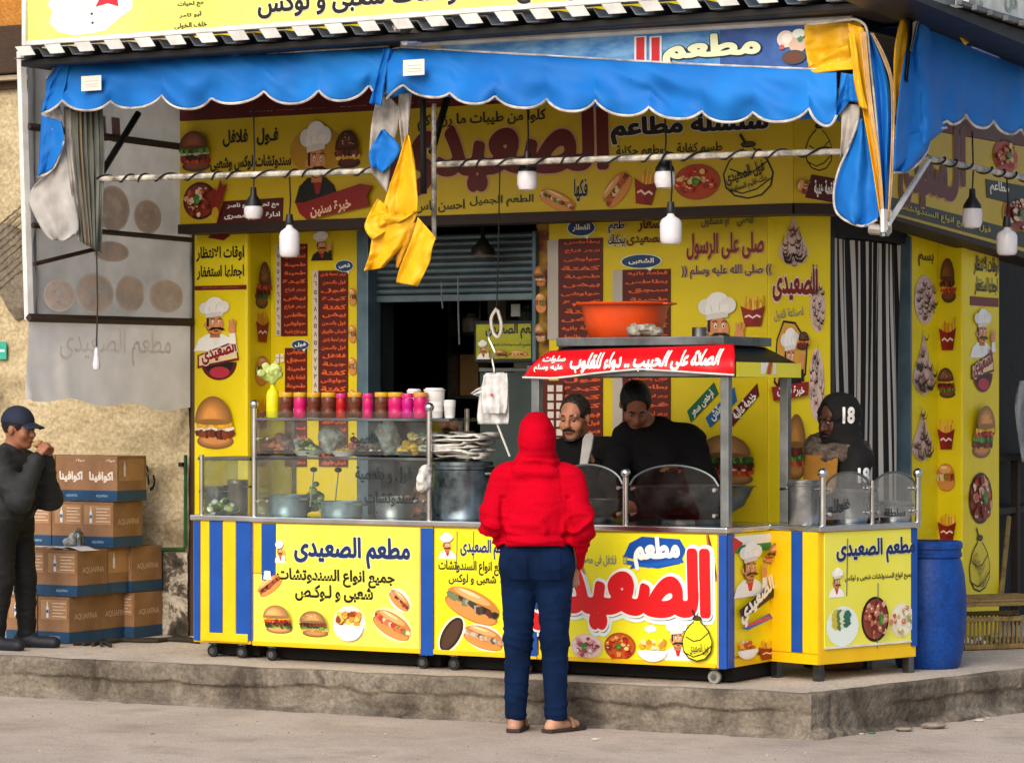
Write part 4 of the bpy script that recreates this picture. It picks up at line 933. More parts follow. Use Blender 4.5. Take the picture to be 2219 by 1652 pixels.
# ------------------------------------------------------------------ roof, billboards, side screen
zr = A.pix(60, 100, ROOF)[1]; aR0, aR1 = A.S(45, ROOF), A.S(1905, ROOF)
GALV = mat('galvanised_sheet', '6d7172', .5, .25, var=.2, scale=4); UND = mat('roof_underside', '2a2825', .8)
rf = thing('corrugated_roof', 'corrugated metal canopy roof with its ribbed edge under the billboard', 'roof', A.w((aR0 + aR1) / 2, ROOF - .9, zr - .1), A.ang)
per = .215; n = int((aR1 - aR0) / per)
mb = MB()
for i in range(n + 1):
    b = aR0 + i * per
    for (q0, h0), (q1, h1) in zip([(0, 0), (.07, 0), (.105, .05), (.18, .05)], [(.07, 0), (.105, .05), (.18, .05), (per, 0)]):
        mb.add([A.w(b + q0, ROOF + .06, zr - .075 + h0), A.w(b + q1, ROOF + .06, zr - .075 + h1), A.w(b + q1, WALL, zr - .03 + h1), A.w(b + q0, WALL, zr - .03 + h0)], [(0, 1, 2, 3)], GALV)
mb.build('sheet', rf, recalc=False, solid=.004, merge=True)
for i in range(n):
    b = aR0 + i * per; mb = MB()
    mb.add([A.w(b + .03, ROOF + .09, zr - .012), A.w(b + .14, ROOF + .09, zr - .012), A.w(b + .175, ROOF + .085, zr - .066), A.w(b + .07, ROOF + .085, zr - .066), A.w(b + .03, ROOF + .084, zr - .012), A.w(b + .14, ROOF + .084, zr - .012), A.w(b + .175, ROOF + .079, zr - .066), A.w(b + .07, ROOF + .079, zr - .066)], [(0, 1, 2, 3), (4, 7, 6, 5), (0, 4, 5, 1), (1, 5, 6, 2), (2, 6, 7, 3), (3, 7, 4, 0)], mat('pale_rib_end', 'd6d6d2', .5)); mb.build('rib_end', rf)
mb = MB(); mb.box(A, aR0, aR1, ROOF - .1, ROOF + .0, zr - .118, zr - .08, BLK); mb.build('edge_beam', rf, bevel=.006)
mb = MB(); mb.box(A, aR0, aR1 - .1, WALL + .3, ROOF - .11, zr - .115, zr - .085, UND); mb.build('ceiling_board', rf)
for a in np.linspace(aR0 + .3, aR1 - .3, 6):
    mb = MB(); mb.box(A, a, a + .05, WALL, ROOF - .3, zr - .17, zr - .117, DKM); mb.build('joist', rf)
LEM = mat('lemon_board_face', 'e2e07a', .45, var=.06, scale=1.2, col2='dcdc66'); WFR = mat('white_frame', 'dededa', .5, var=.1)
bb = thing('billboard', 'pale lemon billboard with black lettering mounted along the canopy roof edge', 'billboard', A.w((aR0 + aR1) / 2, ROOF, zr), A.ang)
a0, a1 = A.S(60, ROOF + .05), A.S(1905, ROOF + .05); zb0 = A.pix(60, 100, ROOF + .05)[1]
mb = MB(); mb.box(A, a0, a1, ROOF - .02, ROOF + .05, zb0 + .03, zb0 + 1.2, LEM); mb.build('face', bb)
mb = MB(); mb.box(A, a0, a1, ROOF - .03, ROOF + .07, zb0, zb0 + .028, WFR); mb.build('frame_rail', bb, bevel=.005)
mb = MB(); mb.box(A, a0 - .03, a0 - .001, ROOF - .03, ROOF + .07, zb0, zb0 + 1.2, WFR); mb.build('frame_post', bb, bevel=.005)
o = ROOF + .053
letter(A, bb, 'جميع انواع السندوتشات شعبى و لوكس', 560, 50, 1330, -75, o, K_, .03, (WHT, .03))
for t, x0, y0, x1, y1 in (('مع تحيات', 385, 18, 440, 0), ('أبو تامر', 388, 40, 436, 24), ('خلف الخولى', 378, 65, 448, 46)): letter(A, bb, t, x0, y0, x1, y1, o, ink('4a4420'), .03)
picture(A, bb, [(blob(.5, .4, .46, 16, .12), 'eceadf'), (blob(.42, .3, .4, 14, .15), 'e6e8e4'), ([(.56, .3), (.62, .46), (.7, .42), (.8, .48), (.82, .28), (.7, .34)], 'c02a3a'), (stroke([(.3, .12), (.36, .3), (.5, .42)], .012), 'bcc8cc'), (ell(.52, .2, .015, .02, 8), '33302c'), (ell(.53, .06, .015, .02, 8), '33302c'), ([(.34, .5), (.4, .62), (.46, .5)], '1c5a5a')], 100, 66, 292, -90, o)
RB = Frame(*A.w(A.S(2010, ROOF), ROOF, 0).xy, R(60))
rb = thing('side_billboard', 'white billboard and ribbed roof edge high on the side street corner', 'billboard', RB.w(2, 0, zr), RB.ang)
a0, a1 = RB.S(2086, 0), RB.S(2420, 0)
def rbq(x0, x1, yl, yr, yl2, yr2, m, o0, o1, nm):
    g = lambda x, l, r_: RB.pix(x, l + (r_ - l) * (x - 2080) / 138, 0)
    mb = MB(); mb.prism(RB, [g(x0, yl, yr), g(x1, yl, yr), g(x1, yl2, yr2), g(x0, yl2, yr2)], o0, o1, m); mb.build(nm, rb)
rbq(2090, 2330, 8, 48, -140, -110, mat('white_board_face', 'd6dad2', .5), -.05, .02, 'face'); rbq(2082, 2330, 16, 60, 9, 49, GALV, -.06, .05, 'frame_rail')
for i in range(7): rbq(2050 + i * 34, 2070 + i * 34, 22, 68, 12, 56, GALV, .051, .08, 'rib_end')
rbq(1950, 2330, 44, 100, 24, 70, BLK, -.3, .02, 'edge_beam')
letter(RB, rb, 'كل', 2178, 22, 2205, -18, .025, ink('8a948c'), .04); letter(RB, rb, 'خلف الخولى', 2095, 10, 2130, -4, .025, ink('8a8a80'), .02)
# ceiling over the side street
mb = MB(); q = [tuple(A.w(aR1 - .1, ROOF - .1, 0).xy), tuple(RB.w(5, -.1, 0).xy), tuple(RB.w(5, -1.6, 0).xy), tuple(A.w(aR1 - 1.4, WALL, 0).xy)]
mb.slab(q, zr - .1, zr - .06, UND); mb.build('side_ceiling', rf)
# side screen: rails, post and printed tarpaulins seen from behind
sc_ = thing('side_screen', 'grey tarpaulin screen of faded printed panels on a metal frame above the cartons', 'screen', SS.w(-1.0, 0, 2.1), SS.ang)
mb = MB(); p0, p1 = SS.P(63, 692, 0), SS.P(46, 112, 0); mb.tube([p0, p1], .028, WFR, 4); mb.build('post', sc_)
mb = MB(); mb.tube([SS.P(74, 692, -.02), SS.P(66, 130, -.02)], .02, mat('grey_tube', '6a6f72', .5, .4), 6); mb.build('inner_post', sc_)
for (x0, y0), (x1, y1), w_ in (((62, 274), (412, 321), .022), ((70, 488), (415, 520), .016), ((62, 688), (416, 698), .025), ((60, 125), (412, 190), .03)):
    mb = MB(); mb.tube([SS.P(x0, y0, .03), SS.P(x1, y1, .03)], w_, mat('brown_rail', '3b2d28', .6, .3), 4); mb.build('rail', sc_)
mb = MB(); mb.tube([SS.P(74, 572, .06), SS.P(205, 540, .05)], .014, mat('brown_rail'), 6); mb.build('brace', sc_)
tarp = [mat('tarp_grey_dark', 'b8bcbe', .7, var=.14, scale=2), mat('tarp_grey', 'd4d7d8', .7, var=.14, scale=2), mat('tarp_pale', 'f0f1ef', .7, var=.08, scale=2)]
def tarp_ink(h): return mat('tarp_print_' + h, h, .7, var=.1, scale=6)
FD = ['e4d8d2', 'e0d0c6', 'dcd4d0', 'eae2dc', 'd8dad8']
mat('faded_letter', 'e6e2e0', .7); mat('faded_maroon', '9a8684', .7)
for m in tarp:                         # thin woven sheet: daylight from the far side glows through it
    N = m.node_tree.nodes; L = m.node_tree.links; b = N['Principled BSDF']; tl = N.new('ShaderNodeBsdfTranslucent'); mx = N.new('ShaderNodeMixShader'); mx.inputs[0].default_value = .55
    L.new(b.inputs['Base Color'].links[0].from_socket, tl.inputs[0]); L.new(b.outputs[0], mx.inputs[1]); L.new(tl.outputs[0], mx.inputs[2]); L.new(mx.outputs[0], N['Material Output'].inputs[0])
def tarp_panel(yl0, yr0, yl1, yr1, m, amp=.012, x0=64, x1=416):
    mb = MB()
    def fn(u, v):
        x = x0 + (x1 - x0) * u; t = (x - 64) / 352; ya = yl1 + (yr1 - yl1) * t; yb = yl0 + (yr0 - yl0) * t
        return SS.P(x, ya + (yb - ya) * v, amp * fbm(u * 5, v * 2, yl0))
    mb.grid(fn, 40, 14, m); return mb.build('tarpaulin', sc_, smooth=True, recalc=False)
tarp_panel(274, 321, 126, 190, tarp[0]); tarp_panel(488, 520, 276, 322, tarp[1]); tarp_panel(688, 698, 490, 521, tarp[1])
mb = MB()
def fn(u, v):
    x = 62 + 350 * u; yb = 862 + 26 * u + 6 * math.sin(u * 17); ya = 690 + 8 * u
    f = .05 * v * (math.sin(u * 26 + 1.2 * math.sin(3 * v)) * (1 - u) ** 1.5 + .3 * fbm(u * 6, v * 3, 2))
    return SS.P(x - 8 * v * (1 - u) * math.sin(v * 2), ya + (yb - ya) * v, .015 + f)
mb.grid(fn, 90, 20, tarp[2]); mb.build('loose_tarpaulin', sc_, smooth=True, recalc=False)
mb = MB()
# faded print showing through the tarpaulins
random.seed(12)
def faint(shapes, x0, y0, x1, y1, nm='faded_print'): picture(SS, sc_, [(p, tarp_ink(c)) for p, c in shapes], x0, y0, x1, y1, .02, nm)
for cx, cy, rx, ry in ((128, 640, 34, 34), (205, 636, 42, 42), (282, 636, 32, 38), (360, 642, 38, 34), (245, 452, 36, 46), (320, 470, 30, 34), (240, 545, 40, 20)):
    faint([(ell(.5, .5, .5, .5), FD[3]), (ell(.5, .5, .44, .44), FD[1])] + [(blob(.5 + random.uniform(-.28, .28), .5 + random.uniform(-.28, .28), .09), random.choice(FD)) for _ in range(9)], cx - rx, cy + ry, cx + rx, cy - ry)
letter(SS, sc_, 'مطعم الصعيدى', 130, 790, 370, 716, .06, mat('faded_letter'), .004, name='faded_lettering'); letter(SS, sc_, 'اا', 214, 302, 258, 258, .02, mat('faded_maroon'), .03, name='faded_lettering')

# ------------------------------------------------------------------ awnings
BLUE = mat('blue_awning_cloth', '1a78cc', .6, scale=1.3, col2='0f60b2', spec=.22, bump=.06, bscale=30); PIPE = mat('pale_piping', 'c9c3bb', .7, var=.25, scale=9)
YEL = mat('yellow_tarpaulin', 'eab60a', .5, var=.1, scale=4, col2='d29c06', bump=.12, bscale=14); GRC = mat('grey_lining', 'a9a39c', .8, var=.3, scale=4); BEI = mat('beige_lining', 'cba878', .7, var=.2)
def valance(F, root, top, cusps, lobe, o, seed=0., wr=.02, back=.45, drop=0., tail=None):
    """Scalloped awning front. top: line in frame units; cusps: the upward points of the hem."""
    xs = [c[0] for c in cusps]
    tops = smooth_pts(top, 40)
    def ty(x):
        for (xa, ya), (xb, yb) in zip(tops, tops[1:]):
            if x <= xb: return ya + (yb - ya) * (x - xa) / max(xb - xa, 1e-6)
        return tops[-1][1]
    def by(x):
        for i, ((xa, ya), (xb, yb)) in enumerate(zip(cusps, cusps[1:])):
            if x <= xb or i == len(cusps) - 2:
                t = min(max((x - xa) / (xb - xa), 0), 1); return ya + (yb - ya) * t + lobe[i % len(lobe)] * (1 - abs(2 * t - 1) ** 2.3) ** .8
    x0, x1 = xs[0], xs[-1]; nu = int((x1 - x0) / 5); nv = 16
    def oo(x, v):
        t = (x - x0) / (x1 - x0)
        return o + wr * (2.0 * fbm(t * 3.2 + seed, v * 1.3 - t * 2.0, seed) + .55 * max(0, 1 - 3 * abs(mnoise.noise(Vector((t * 9 - v * 1.6 + seed, v * .6, seed))))) + .9 * math.sin(6.5 * (t * 4 + v * .7) + seed) * v) + .035 * math.sin(v * math.pi * .75) + wr * .8 * v * v * math.sin(2 * math.pi * t * (len(cusps) - 1)) + (-.03 * (1 - v) ** 6)
    mb = MB(); mb.grid(lambda u, v: F.P(x0 + (x1 - x0) * u, ty(x0 + (x1 - x0) * u) * (1 - v) + by(x0 + (x1 - x0) * u) * v, oo(x0 + (x1 - x0) * u, v)), nu, nv, BLUE)
    mb.build('valance', root, smooth=True, recalc=False, solid=.003)
    for yf, nm, v, r_ in ((by, 'hem_piping', 1., .0075), (ty, 'top_piping', 0., .006)):
        mb = MB(); mb.tube([F.P(x0 + (x1 - x0) * i / nu, yf(x0 + (x1 - x0) * i / nu), oo(x0 + (x1 - x0) * i / nu, v) + .002) for i in range(nu + 1)], r_, PIPE, 6); mb.build(nm, root, smooth=True)
    mb = MB()                                           # canvas running back from the front edge, slack between its ends
    def fb_(u, v):
        x = x0 + (x1 - x0) * u; p = F.P(x, ty(x) + 1, oo(x, 0) - .01); q = p - Vector((F.n.x, F.n.y, 0)) * back * v
        return q + Vector((0, 0, .05 * v - drop * v - .06 * math.sin(math.pi * v) * (1 + .4 * fbm(u * 5, v, seed))))
    mb.grid(fb_, nu // 3, 8, BLUE); mb.build('canvas', root, smooth=True, recalc=False, solid=.003)
def patch(F, root, x0, y0, x1, y1, o):
    p = board(F, root, x0, y0, x1, y1, o, 'd9d6cc', .004, 'paper_patch')
    for k, yy in enumerate((.35, .55, .7)): board(F, p, x0 + (x1 - x0) * .2, y1 + (y0 - y1) * (yy + .03), x1 - (x1 - x0) * .15, y1 + (y0 - y1) * yy, o + .002, 'a8a8a4', .002, 'print_line')
aw1 = thing('awning', 'blue scalloped awning at the left end of the shop front', 'awning', A.P(470, 240, AWN), A.ang, 'blue scalloped awnings')
valance(A, aw1, [(118, 148), (140, 136), (300, 128), (560, 116), (760, 106), (842, 101)], [(100, 243), (136, 217), (239, 218), (351, 206), (458, 211), (573, 196), (690, 194), (800, 182), (842, 190)], [4, 22, 22, 28, 20, 30, 30, 18], AWN, 1.)
patch(A, aw1, 176, 198, 219, 163, AWN + .085)
for (x, y) in ((160, 230), (830, 180)):
    pass
mb = MB(); drape(mb, A, [(124, 144), (104, 190), (88, 245)], [(150, 140), (140, 190), (128, 222)], AWN + .02, BLUE, .02, 1.); mb.build('corner_flap', aw1, smooth=True, recalc=False, solid=.003)
mb = MB(); drape(mb, A, [(90, 250), (86, 320), (82, 382)], [(132, 262), (138, 310), (112, 366)], AWN + .01, BLUE, .015, 1.); mb.build('hanging_tail', aw1, smooth=True, recalc=False, solid=.003)
mb = MB(); mb.tube([A.P(x, y, AWN + .015) for x, y in smooth_pts([(82, 382), (100, 378), (118, 362), (132, 330), (139, 306)], 12)], .006, PIPE, 6); mb.build('tail_piping', aw1, smooth=True)
mb = MB(); drape(mb, A, [(88, 246), (100, 270), (110, 282)], [(128, 226), (134, 250), (138, 275)], AWN - .02, GRC, .02, 1.); mb.build('lining_fold', aw1, smooth=True, recalc=False, solid=.003)
# folded side curtain and white sack at the left end
fcur = thing('folded_side_curtain', 'bundle of grey folded side curtain hanging at the left awning end', 'curtain', A.P(180, 545, AWN - .1), A.ang)
GRD = mat('grey_curtain', '6a6d66', .8, var=.3, scale=3, col2='4a4b46'); random.seed(3)
for i, (xt, xb, m) in enumerate(((138, 172, GRC), (152, 180, GRD), (160, 187, mat('ochre_lining', '7a6a54', .8)), (170, 192, GRD), (182, 198, mat('olive_fold', '5c5e54', .8)), (196, 204, GRD), (206, 210, GRD))):
    mb = MB(); drape(mb, A, [(xt, 232 + i), (xt + 8, 350), (xb - 4, 520 + 3 * i)], [(xt + 16, 230), (xt + 20, 350), (xb + 9, 530 + 3 * i)], AWN - .05 - .012 * i, m, .012, .7, 10, 20, i); mb.build('fold', fcur, smooth=True, recalc=False, solid=.003)
wc = thing('white_cloth', 'dirty white cloth hanging below the left blue awning tail', 'cloth', A.P(115, 520, AWN - .02), A.ang)
mb = MB(); drape(mb, A, [(112, 372), (78, 398), (63, 425), (72, 462), (98, 508), (112, 520)], [(142, 300), (152, 360), (160, 420), (170, 470), (168, 505), (140, 522)], AWN - .03, mat('dirty_white_cloth', 'b5b2ae', .8, var=.22, scale=3), .03, 1.3, 18, 24, 2.); mb.build('sheet', wc, smooth=True, recalc=False, solid=.003)
mb = MB(); mb.tube([A.P(212, 232, AWN - .16), A.P(214, 380, AWN - .16), A.P(210, 545, AWN - .14)], .012, mat('grey_post', '565a58', .5, .5), 6); mb.build('hanging_bar', fcur)
mb = MB(); mb.tube([A.P(300, 245, AWN - .5), A.P(222, 372, AWN - .2)], .02, BLK, 6); mb.build('awning_arm', aw1)
aw2 = thing('awning', 'long blue scalloped awning sagging to the right above the counters', 'awning', A.P(1350, 250, AWN + .05), A.ang, 'blue scalloped awnings')
valance(A, aw2, [(838, 112), (870, 104), (960, 108), (1240, 124), (1500, 139), (1800, 152), (1858, 160)], [(838, 214), (876, 184), (975, 200), (1072, 206), (1184, 214), (1290, 217), (1406, 231), (1520, 240), (1632, 242), (1752, 234), (1806, 262), (1812, 250)], [-4, 18, 22, 24, 26, 26, 22, 24, 26, 22, 2], AWN + .05, 5., .024, .05, .3)
patch(A, aw2, 873, 165, 919, 128, AWN + .16)
mb = MB(); drape(mb, A, [(1822, 158), (1815, 210), (1800, 262)], [(1866, 164), (1850, 205), (1808, 258)], AWN + .04, BLUE, .02, 1.); mb.build('corner_flap', aw2, smooth=True, recalc=False, solid=.003)
mb = MB(); mb.tube([A.P(968, 215, AWN - .3), A.P(935, 330, AWN - .1)], .022, BLK, 6); mb.build('awning_arm', aw2)
# printed banner behind the second awning
zb = mat('blue_cloud_print', '2f78c0', .45, col2='7ab0dc', scale=4.5, stretch=(1, 1, 3)); db = mat('deep_blue_print', '24468e', .45, col2='3a6ab0', scale=5)
bn = thing('banner', 'blue printed banner with cream and red lettering above the sagging awning', 'banner', A.P(1350, 160, AWN - .03), A.ang)
def bnq(x0, x1, m, o0, o1, nm, yt=lambda x: 99 - (x - 850) * .0585, yb=lambda x: 190.):
    mb = MB(); mb.prism(A, [A.pix(x0, yb(x0), AWN - .02), A.pix(x1, yb(x1), AWN - .02), A.pix(x1, yt(x1), AWN - .02), A.pix(x0, yt(x0), AWN - .02)], o0, o1, m); return mb.build(nm, bn)
tt = lambda x: 99 - (x - 850) * .0585
bnq(955, 1560, zb, AWN - .03, AWN - .02, 'sky_panel', lambda x: tt(x) + 6); bnq(1561, 1755, db, AWN - .03, AWN - .02, 'sky_panel', lambda x: tt(x) + 6); bnq(880, 954, mat('sand_panel', 'd8c88a', .5), AWN - .03, AWN - .021, 'sand_panel', lambda x: tt(x) + 6)
mb = MB(); mb.tube([A.P(870, tt(870), AWN - .02), A.P(1845, tt(1845), AWN - .02)], .018, WFR, 8); mb.build('head_rail', bn, smooth=True)
letter(A, bn, 'مطعم', 1440, 150, 1643, 70, AWN - .012, ink('dfe6c0'), .05, (ink('12203a'), .03))
for x in (1374, 1407): board(A, bn, x, 150, x + 26, 78, AWN - .014, 'dfe4e8', .004, 'letter_edge'); board(A, bn, x + 4, 150, x + 21, 81, AWN - .01, 'c21f2c', .004, 'letter_stem')
picture(A, bn, [(ell(.3, .72, .26, .24), 'e6d9cc'), (ell(.66, .55, .26, .24), 'd8b8a4'), (ell(.34, .74, .16, .14), 'f2ebe2'), (ell(.7, .85, .2, .13), 'e4ebe4'), (ell(.55, .2, .36, .2), '4a4440'), (ell(.52, .2, .26, .13), '6a3a30'), (blob(.2, .5, .08), 'c85a5a'), (blob(.75, .7, .08), '4a8a6a')], 1680, 142, 1752, 60, AWN - .012)
# folded corner drape
dr = thing('corner_drape', 'folded yellow and blue awning drape bunched at the street corner', 'drape', A.P(1890, 490, AWN + .05), A.ang)
def dp(nm, left, right, o_, m, rip=.02, fo=1.5, seed=0, o2=None, nu=14, nv=30):
    mb = MB(); drape(mb, A, left, right, o_, m, rip, fo, nu, nv, seed, o2); return mb.build(nm, dr, smooth=True, recalc=False, solid=.003)
dp('yellow_panel', [(1742, 55), (1744, 100), (1752, 150)], [(1866, 46), (1866, 90), (1838, 152)], AWN - .005, YEL, .03, 1.5, 1, nu=30)
dp('yellow_panel', [(1748, 148), (1780, 128), (1835, 96)], [(1760, 162), (1810, 154), (1856, 150)], AWN + .03, YEL, .015, 1., 2)
dp('yellow_fold', [(1836, 50), (1846, 110), (1862, 200), (1888, 350), (1908, 480)], [(1872, 62), (1876, 120), (1886, 220), (1904, 350), (1914, 482)], AWN + .06, YEL, .02, 1., 3)
dp('beige_fold', [(1862, 66), (1872, 160), (1884, 260), (1900, 370), (1911, 482)], [(1876, 70), (1884, 170), (1894, 260), (1908, 370), (1916, 484)], AWN + .08, BEI, .01, .7, 4)
dp('yellow_strip', [(1838, 72), (1846, 140), (1852, 190), (1862, 232)], [(1852, 76), (1862, 150), (1870, 200), (1880, 238)], AWN + .1, YEL, .012, .8, 5)
dp('blue_panel', [(1874, 74), (1890, 180), (1902, 320), (1912, 470)], [(1886, 70), (1918, 150), (1930, 220), (1928, 340), (1920, 480)], AWN + .02, BLUE, .03, 1.6, 6)
dp('beige_fold', [(1886, 72), (1912, 130), (1929, 190), (1930, 320), (1922, 478)], [(1892, 72), (1920, 125), (1936, 190), (1936, 320), (1927, 480)], AWN + .05, BEI, .008, .6, 7)
dp('dark_fold', [(1890, 70), (1922, 130), (1934, 170), (1936, 240)], [(1906, 90), (1930, 130), (1939, 170), (1941, 230)], AWN - .05, mat('navy_cloth', '16263c', .7), .01, .6, 8)
dp('blue_tail', [(1838, 162), (1832, 190), (1826, 218)], [(1856, 160), (1858, 190), (1860, 222)], AWN + .07, BLUE, .015, 1, 9, nv=12)
dp('grey_lining', [(1824, 224), (1822, 290), (1820, 342)], [(1864, 228), (1858, 276), (1836, 330)], AWN + .03, GRC, .02, 1, 10, nv=14)
dp('blue_sack', [(1858, 262), (1838, 320), (1816, 370), (1806, 420), (1812, 460), (1840, 482)], [(1870, 256), (1884, 330), (1896, 400), (1902, 450), (1900, 476), (1872, 490)], AWN + .04, BLUE, .035, 1.2, 11, nu=22, nv=34)
mb = MB(); mb.tube([A.P(x, y, AWN + .045) for x, y in smooth_pts([(1858, 262), (1838, 320), (1816, 370), (1806, 420), (1812, 460), (1840, 482), (1872, 490), (1900, 476)], 24)], .006, PIPE, 6); mb.build('sack_piping', dr, smooth=True)
mb = MB(); mb.tube([A.P(x, y, AWN + .06) for x, y in smooth_pts([(1745, 54), (1800, 48), (1846, 42), (1868, 50), (1878, 68), (1884, 130), (1894, 220), (1904, 340), (1914, 480)], 30)], .007, PIPE, 6); mb.build('edge_piping', dr, smooth=True)
clp = thing('awning_clamp', 'metal clamp joining awning arms at the foot of the corner drape', 'clamp', A.P(1905, 508, AWN + .05), 0)
mb = MB(); mb.tube([A.P(1884, 496, AWN + .05), A.P(1926, 500, AWN + .05)], .028, mat('dirty_white_metal', '9a968e', .5, .3), 8); mb.build('sleeve', clp, bevel=.004)
mb = MB(); mb.tube([A.P(1912, 478, AWN + .07), A.P(1914, 512, AWN + .07)], .018, STD, 8); mb.build('pin', clp); mb = MB(); mb.box(A, A.S(1924, AWN), A.S(1932, AWN), AWN, AWN + .1, A.pix(1926, 505, AWN)[1], A.pix(1926, 455, AWN)[1], WFR); mb.build('bracket', clp, bevel=.004)
# side street awning
BA = Frame(*A.w(A.S(1930, AWN), AWN, 0).xy, R(60))
aw3 = thing('awning', 'blue scalloped awning over the side street front at the right edge', 'awning', BA.P(2100, 280, 0), BA.ang, 'blue scalloped awnings')
valance(BA, aw3, [(1996, 40), (2010, 38), (2060, 66), (2140, 108), (2230, 142)], [(1996, 280), (2052, 262), (2092, 246), (2152, 260), (2210, 276), (2262, 290)], [2, 14, 24, 22, 20], 0., 9., .007)
mb = MB(); drape(mb, BA, [(1978, 60), (1958, 130), (1944, 240), (1936, 370)], [(2006, 40), (2028, 130), (2046, 220), (2052, 276)], .03, BLUE, .03, 1.4, 22, 28, 3.); mb.build('side_flap', aw3, smooth=True, recalc=False, solid=.003)
mb = MB(); drape(mb, BA, [(1938, 300), (1936, 340), (1936, 374)], [(2018, 280), (2012, 320), (1970, 372)], .025, BLUE, .02, 1., 14, 12, 4.); mb.build('flap_hem', aw3, smooth=True, recalc=False, solid=.003)
mb = MB(); mb.tube([BA.P(x, y, .03) for x, y in smooth_pts([(1936, 374), (1970, 370), (2005, 335), (2016, 300), (2018, 282), (2050, 277)], 16)], .006, PIPE, 6); mb.build('flap_piping', aw3, smooth=True)
for l, r_, m, oo_ in (([(1950, 44), (1938, 100), (1936, 170), (1940, 250)], [(1968, 42), (1966, 90), (1954, 160), (1946, 260)], YEL, .02), ([(1966, 42), (1968, 90), (1962, 170)], [(1978, 48), (1974, 90), (1966, 180)], mat('navy_cloth'), .03), ([(1976, 50), (1976, 80), (1970, 110)], [(1992, 40), (1984, 70), (1974, 112)], GRC, .05), ([(2008, 38), (2060, 62), (2090, 98)], [(2040, 40), (2092, 66), (2108, 86)], YEL, .04)):
    mb = MB(); drape(mb, BA, l, r_, oo_, m, .015, 1, 10, 18); mb.build('fold', aw3, smooth=True, recalc=False, solid=.003)
rl = thing('rolled_banner', 'rolled white and pink printed banner along the top of the right awning', 'banner', BA.P(2200, 110, -.02), BA.ang)
mb = MB(); mb.tube([BA.P(2098, 80, -.02), BA.P(2160, 103, -.02), BA.P(2290, 148, -.02)], .06, mat('pink_print_roll', 'd9c6d6', .5, col2='6fa8d0', scale=7), 10); mb.build('roll', rl, smooth=True)
mb = MB(); mb.tube([BA.P(2092, 70, -.02), BA.P(2160, 92, -.02), BA.P(2290, 132, -.02)], .01, WFR, 8); mb.build('head_rail', rl)
# white bag tied where the two front awnings meet
bg = thing('tied_plastic_bag', 'crumpled white plastic bag tied above the joint of the two front awnings', 'bag', A.P(878, 104, AWN + .08), 0)
sd = Sdf((-.12, -.1, 0), (.12, .1, .16), .006); random.seed(5)
for i in range(9): sd.ell((random.uniform(-.06, .05), random.uniform(-.03, .03), random.uniform(.03, .11)), (random.uniform(.02, .045), .025, random.uniform(.02, .04)), .02)
sdf_part('bag', sd, mat('white_plastic_film', 'd8d6d2', .35, var=.15, scale=12), bg, .012, (30, 30, 30))
# yellow cloth hanging between the awnings
yc = thing('yellow_cloth', 'bright yellow tarpaulin twisted and hanging between the two front awnings', 'cloth', A.P(870, 620, AWN + .02), A.ang)
def yp(nm, l, r_, o_, m=YEL, rip=.03, fo=1.3, seed=0):
    mb = MB(); drape(mb, A, l, r_, o_, m, rip * .8, fo * .8, 26, 30, seed); mb.build(nm, yc, smooth=True, recalc=False, solid=.003)
yp('upper_fold', [(880, 290), (862, 350), (838, 420), (818, 492)], [(886, 294), (898, 350), (904, 420), (904, 458)], AWN + .03, seed=1)
yp('wrap_fold', [(818, 430), (796, 470), (790, 495), (806, 520)], [(850, 455), (860, 470), (880, 462), (905, 456)], AWN + .05, fo=2, seed=2)
yp('lower_left_fold', [(806, 505), (800, 550), (788, 587)], [(905, 458), (880, 520), (830, 580)], AWN + .04, fo=1.6, seed=3)
yp('lower_right_fold', [(905, 470), (890, 520), (866, 580), (858, 612)], [(944, 515), (936, 540), (930, 570), (905, 620)], AWN + .06, fo=1.2, seed=4)
yp('inner_fold', [(860, 500), (858, 540), (858, 580)], [(905, 480), (898, 530), (872, 580)], AWN + .02, mat('ochre_fold', 'c98f14', .5), seed=5)
# torn blue and white ends of the awnings at the joint
je = thing('awning_joint_cloth', 'torn blue and white cloth ends hanging beside the twisted yellow tarpaulin', 'cloth', A.P(830, 380, AWN), A.ang)
for nm, l, r_, o_, m in (('white_end', [(822, 190), (806, 260), (800, 330), (804, 372)], [(864, 230), (862, 280), (852, 320), (840, 420)], AWN - .03, GRC), ('white_end', [(864, 205), (864, 260), (872, 330)], [(892, 200), (888, 250), (884, 292)], AWN - .02, GRC), ('blue_end', [(826, 282), (800, 330), (804, 360)], [(832, 280), (868, 325), (830, 374)], AWN - .0, BLUE), ('blue_end', [(832, 104), (818, 160), (800, 224)], [(850, 106), (836, 170), (826, 230)], AWN + .06, BLUE)):
    mb = MB(); drape(mb, A, l, r_, o_, m, .02, 1.2, 14, 20, len(nm)); mb.build(nm, je, smooth=True, recalc=False, solid=.003)
mb = MB(); mb.tube([A.P(940, 225, AWN - .1), A.P(940, 520, AWN - .1)], .014, mat('old_white_pole', '8f8c84', .6, .2, var=.5, scale=12), 8); mb.build('pole', je, smooth=True)
mb = MB(); mb.tube([A.P(916, 215, AWN - .12), A.P(918, 420, AWN - .12)], .02, BLK, 6); mb.build('pole', je)
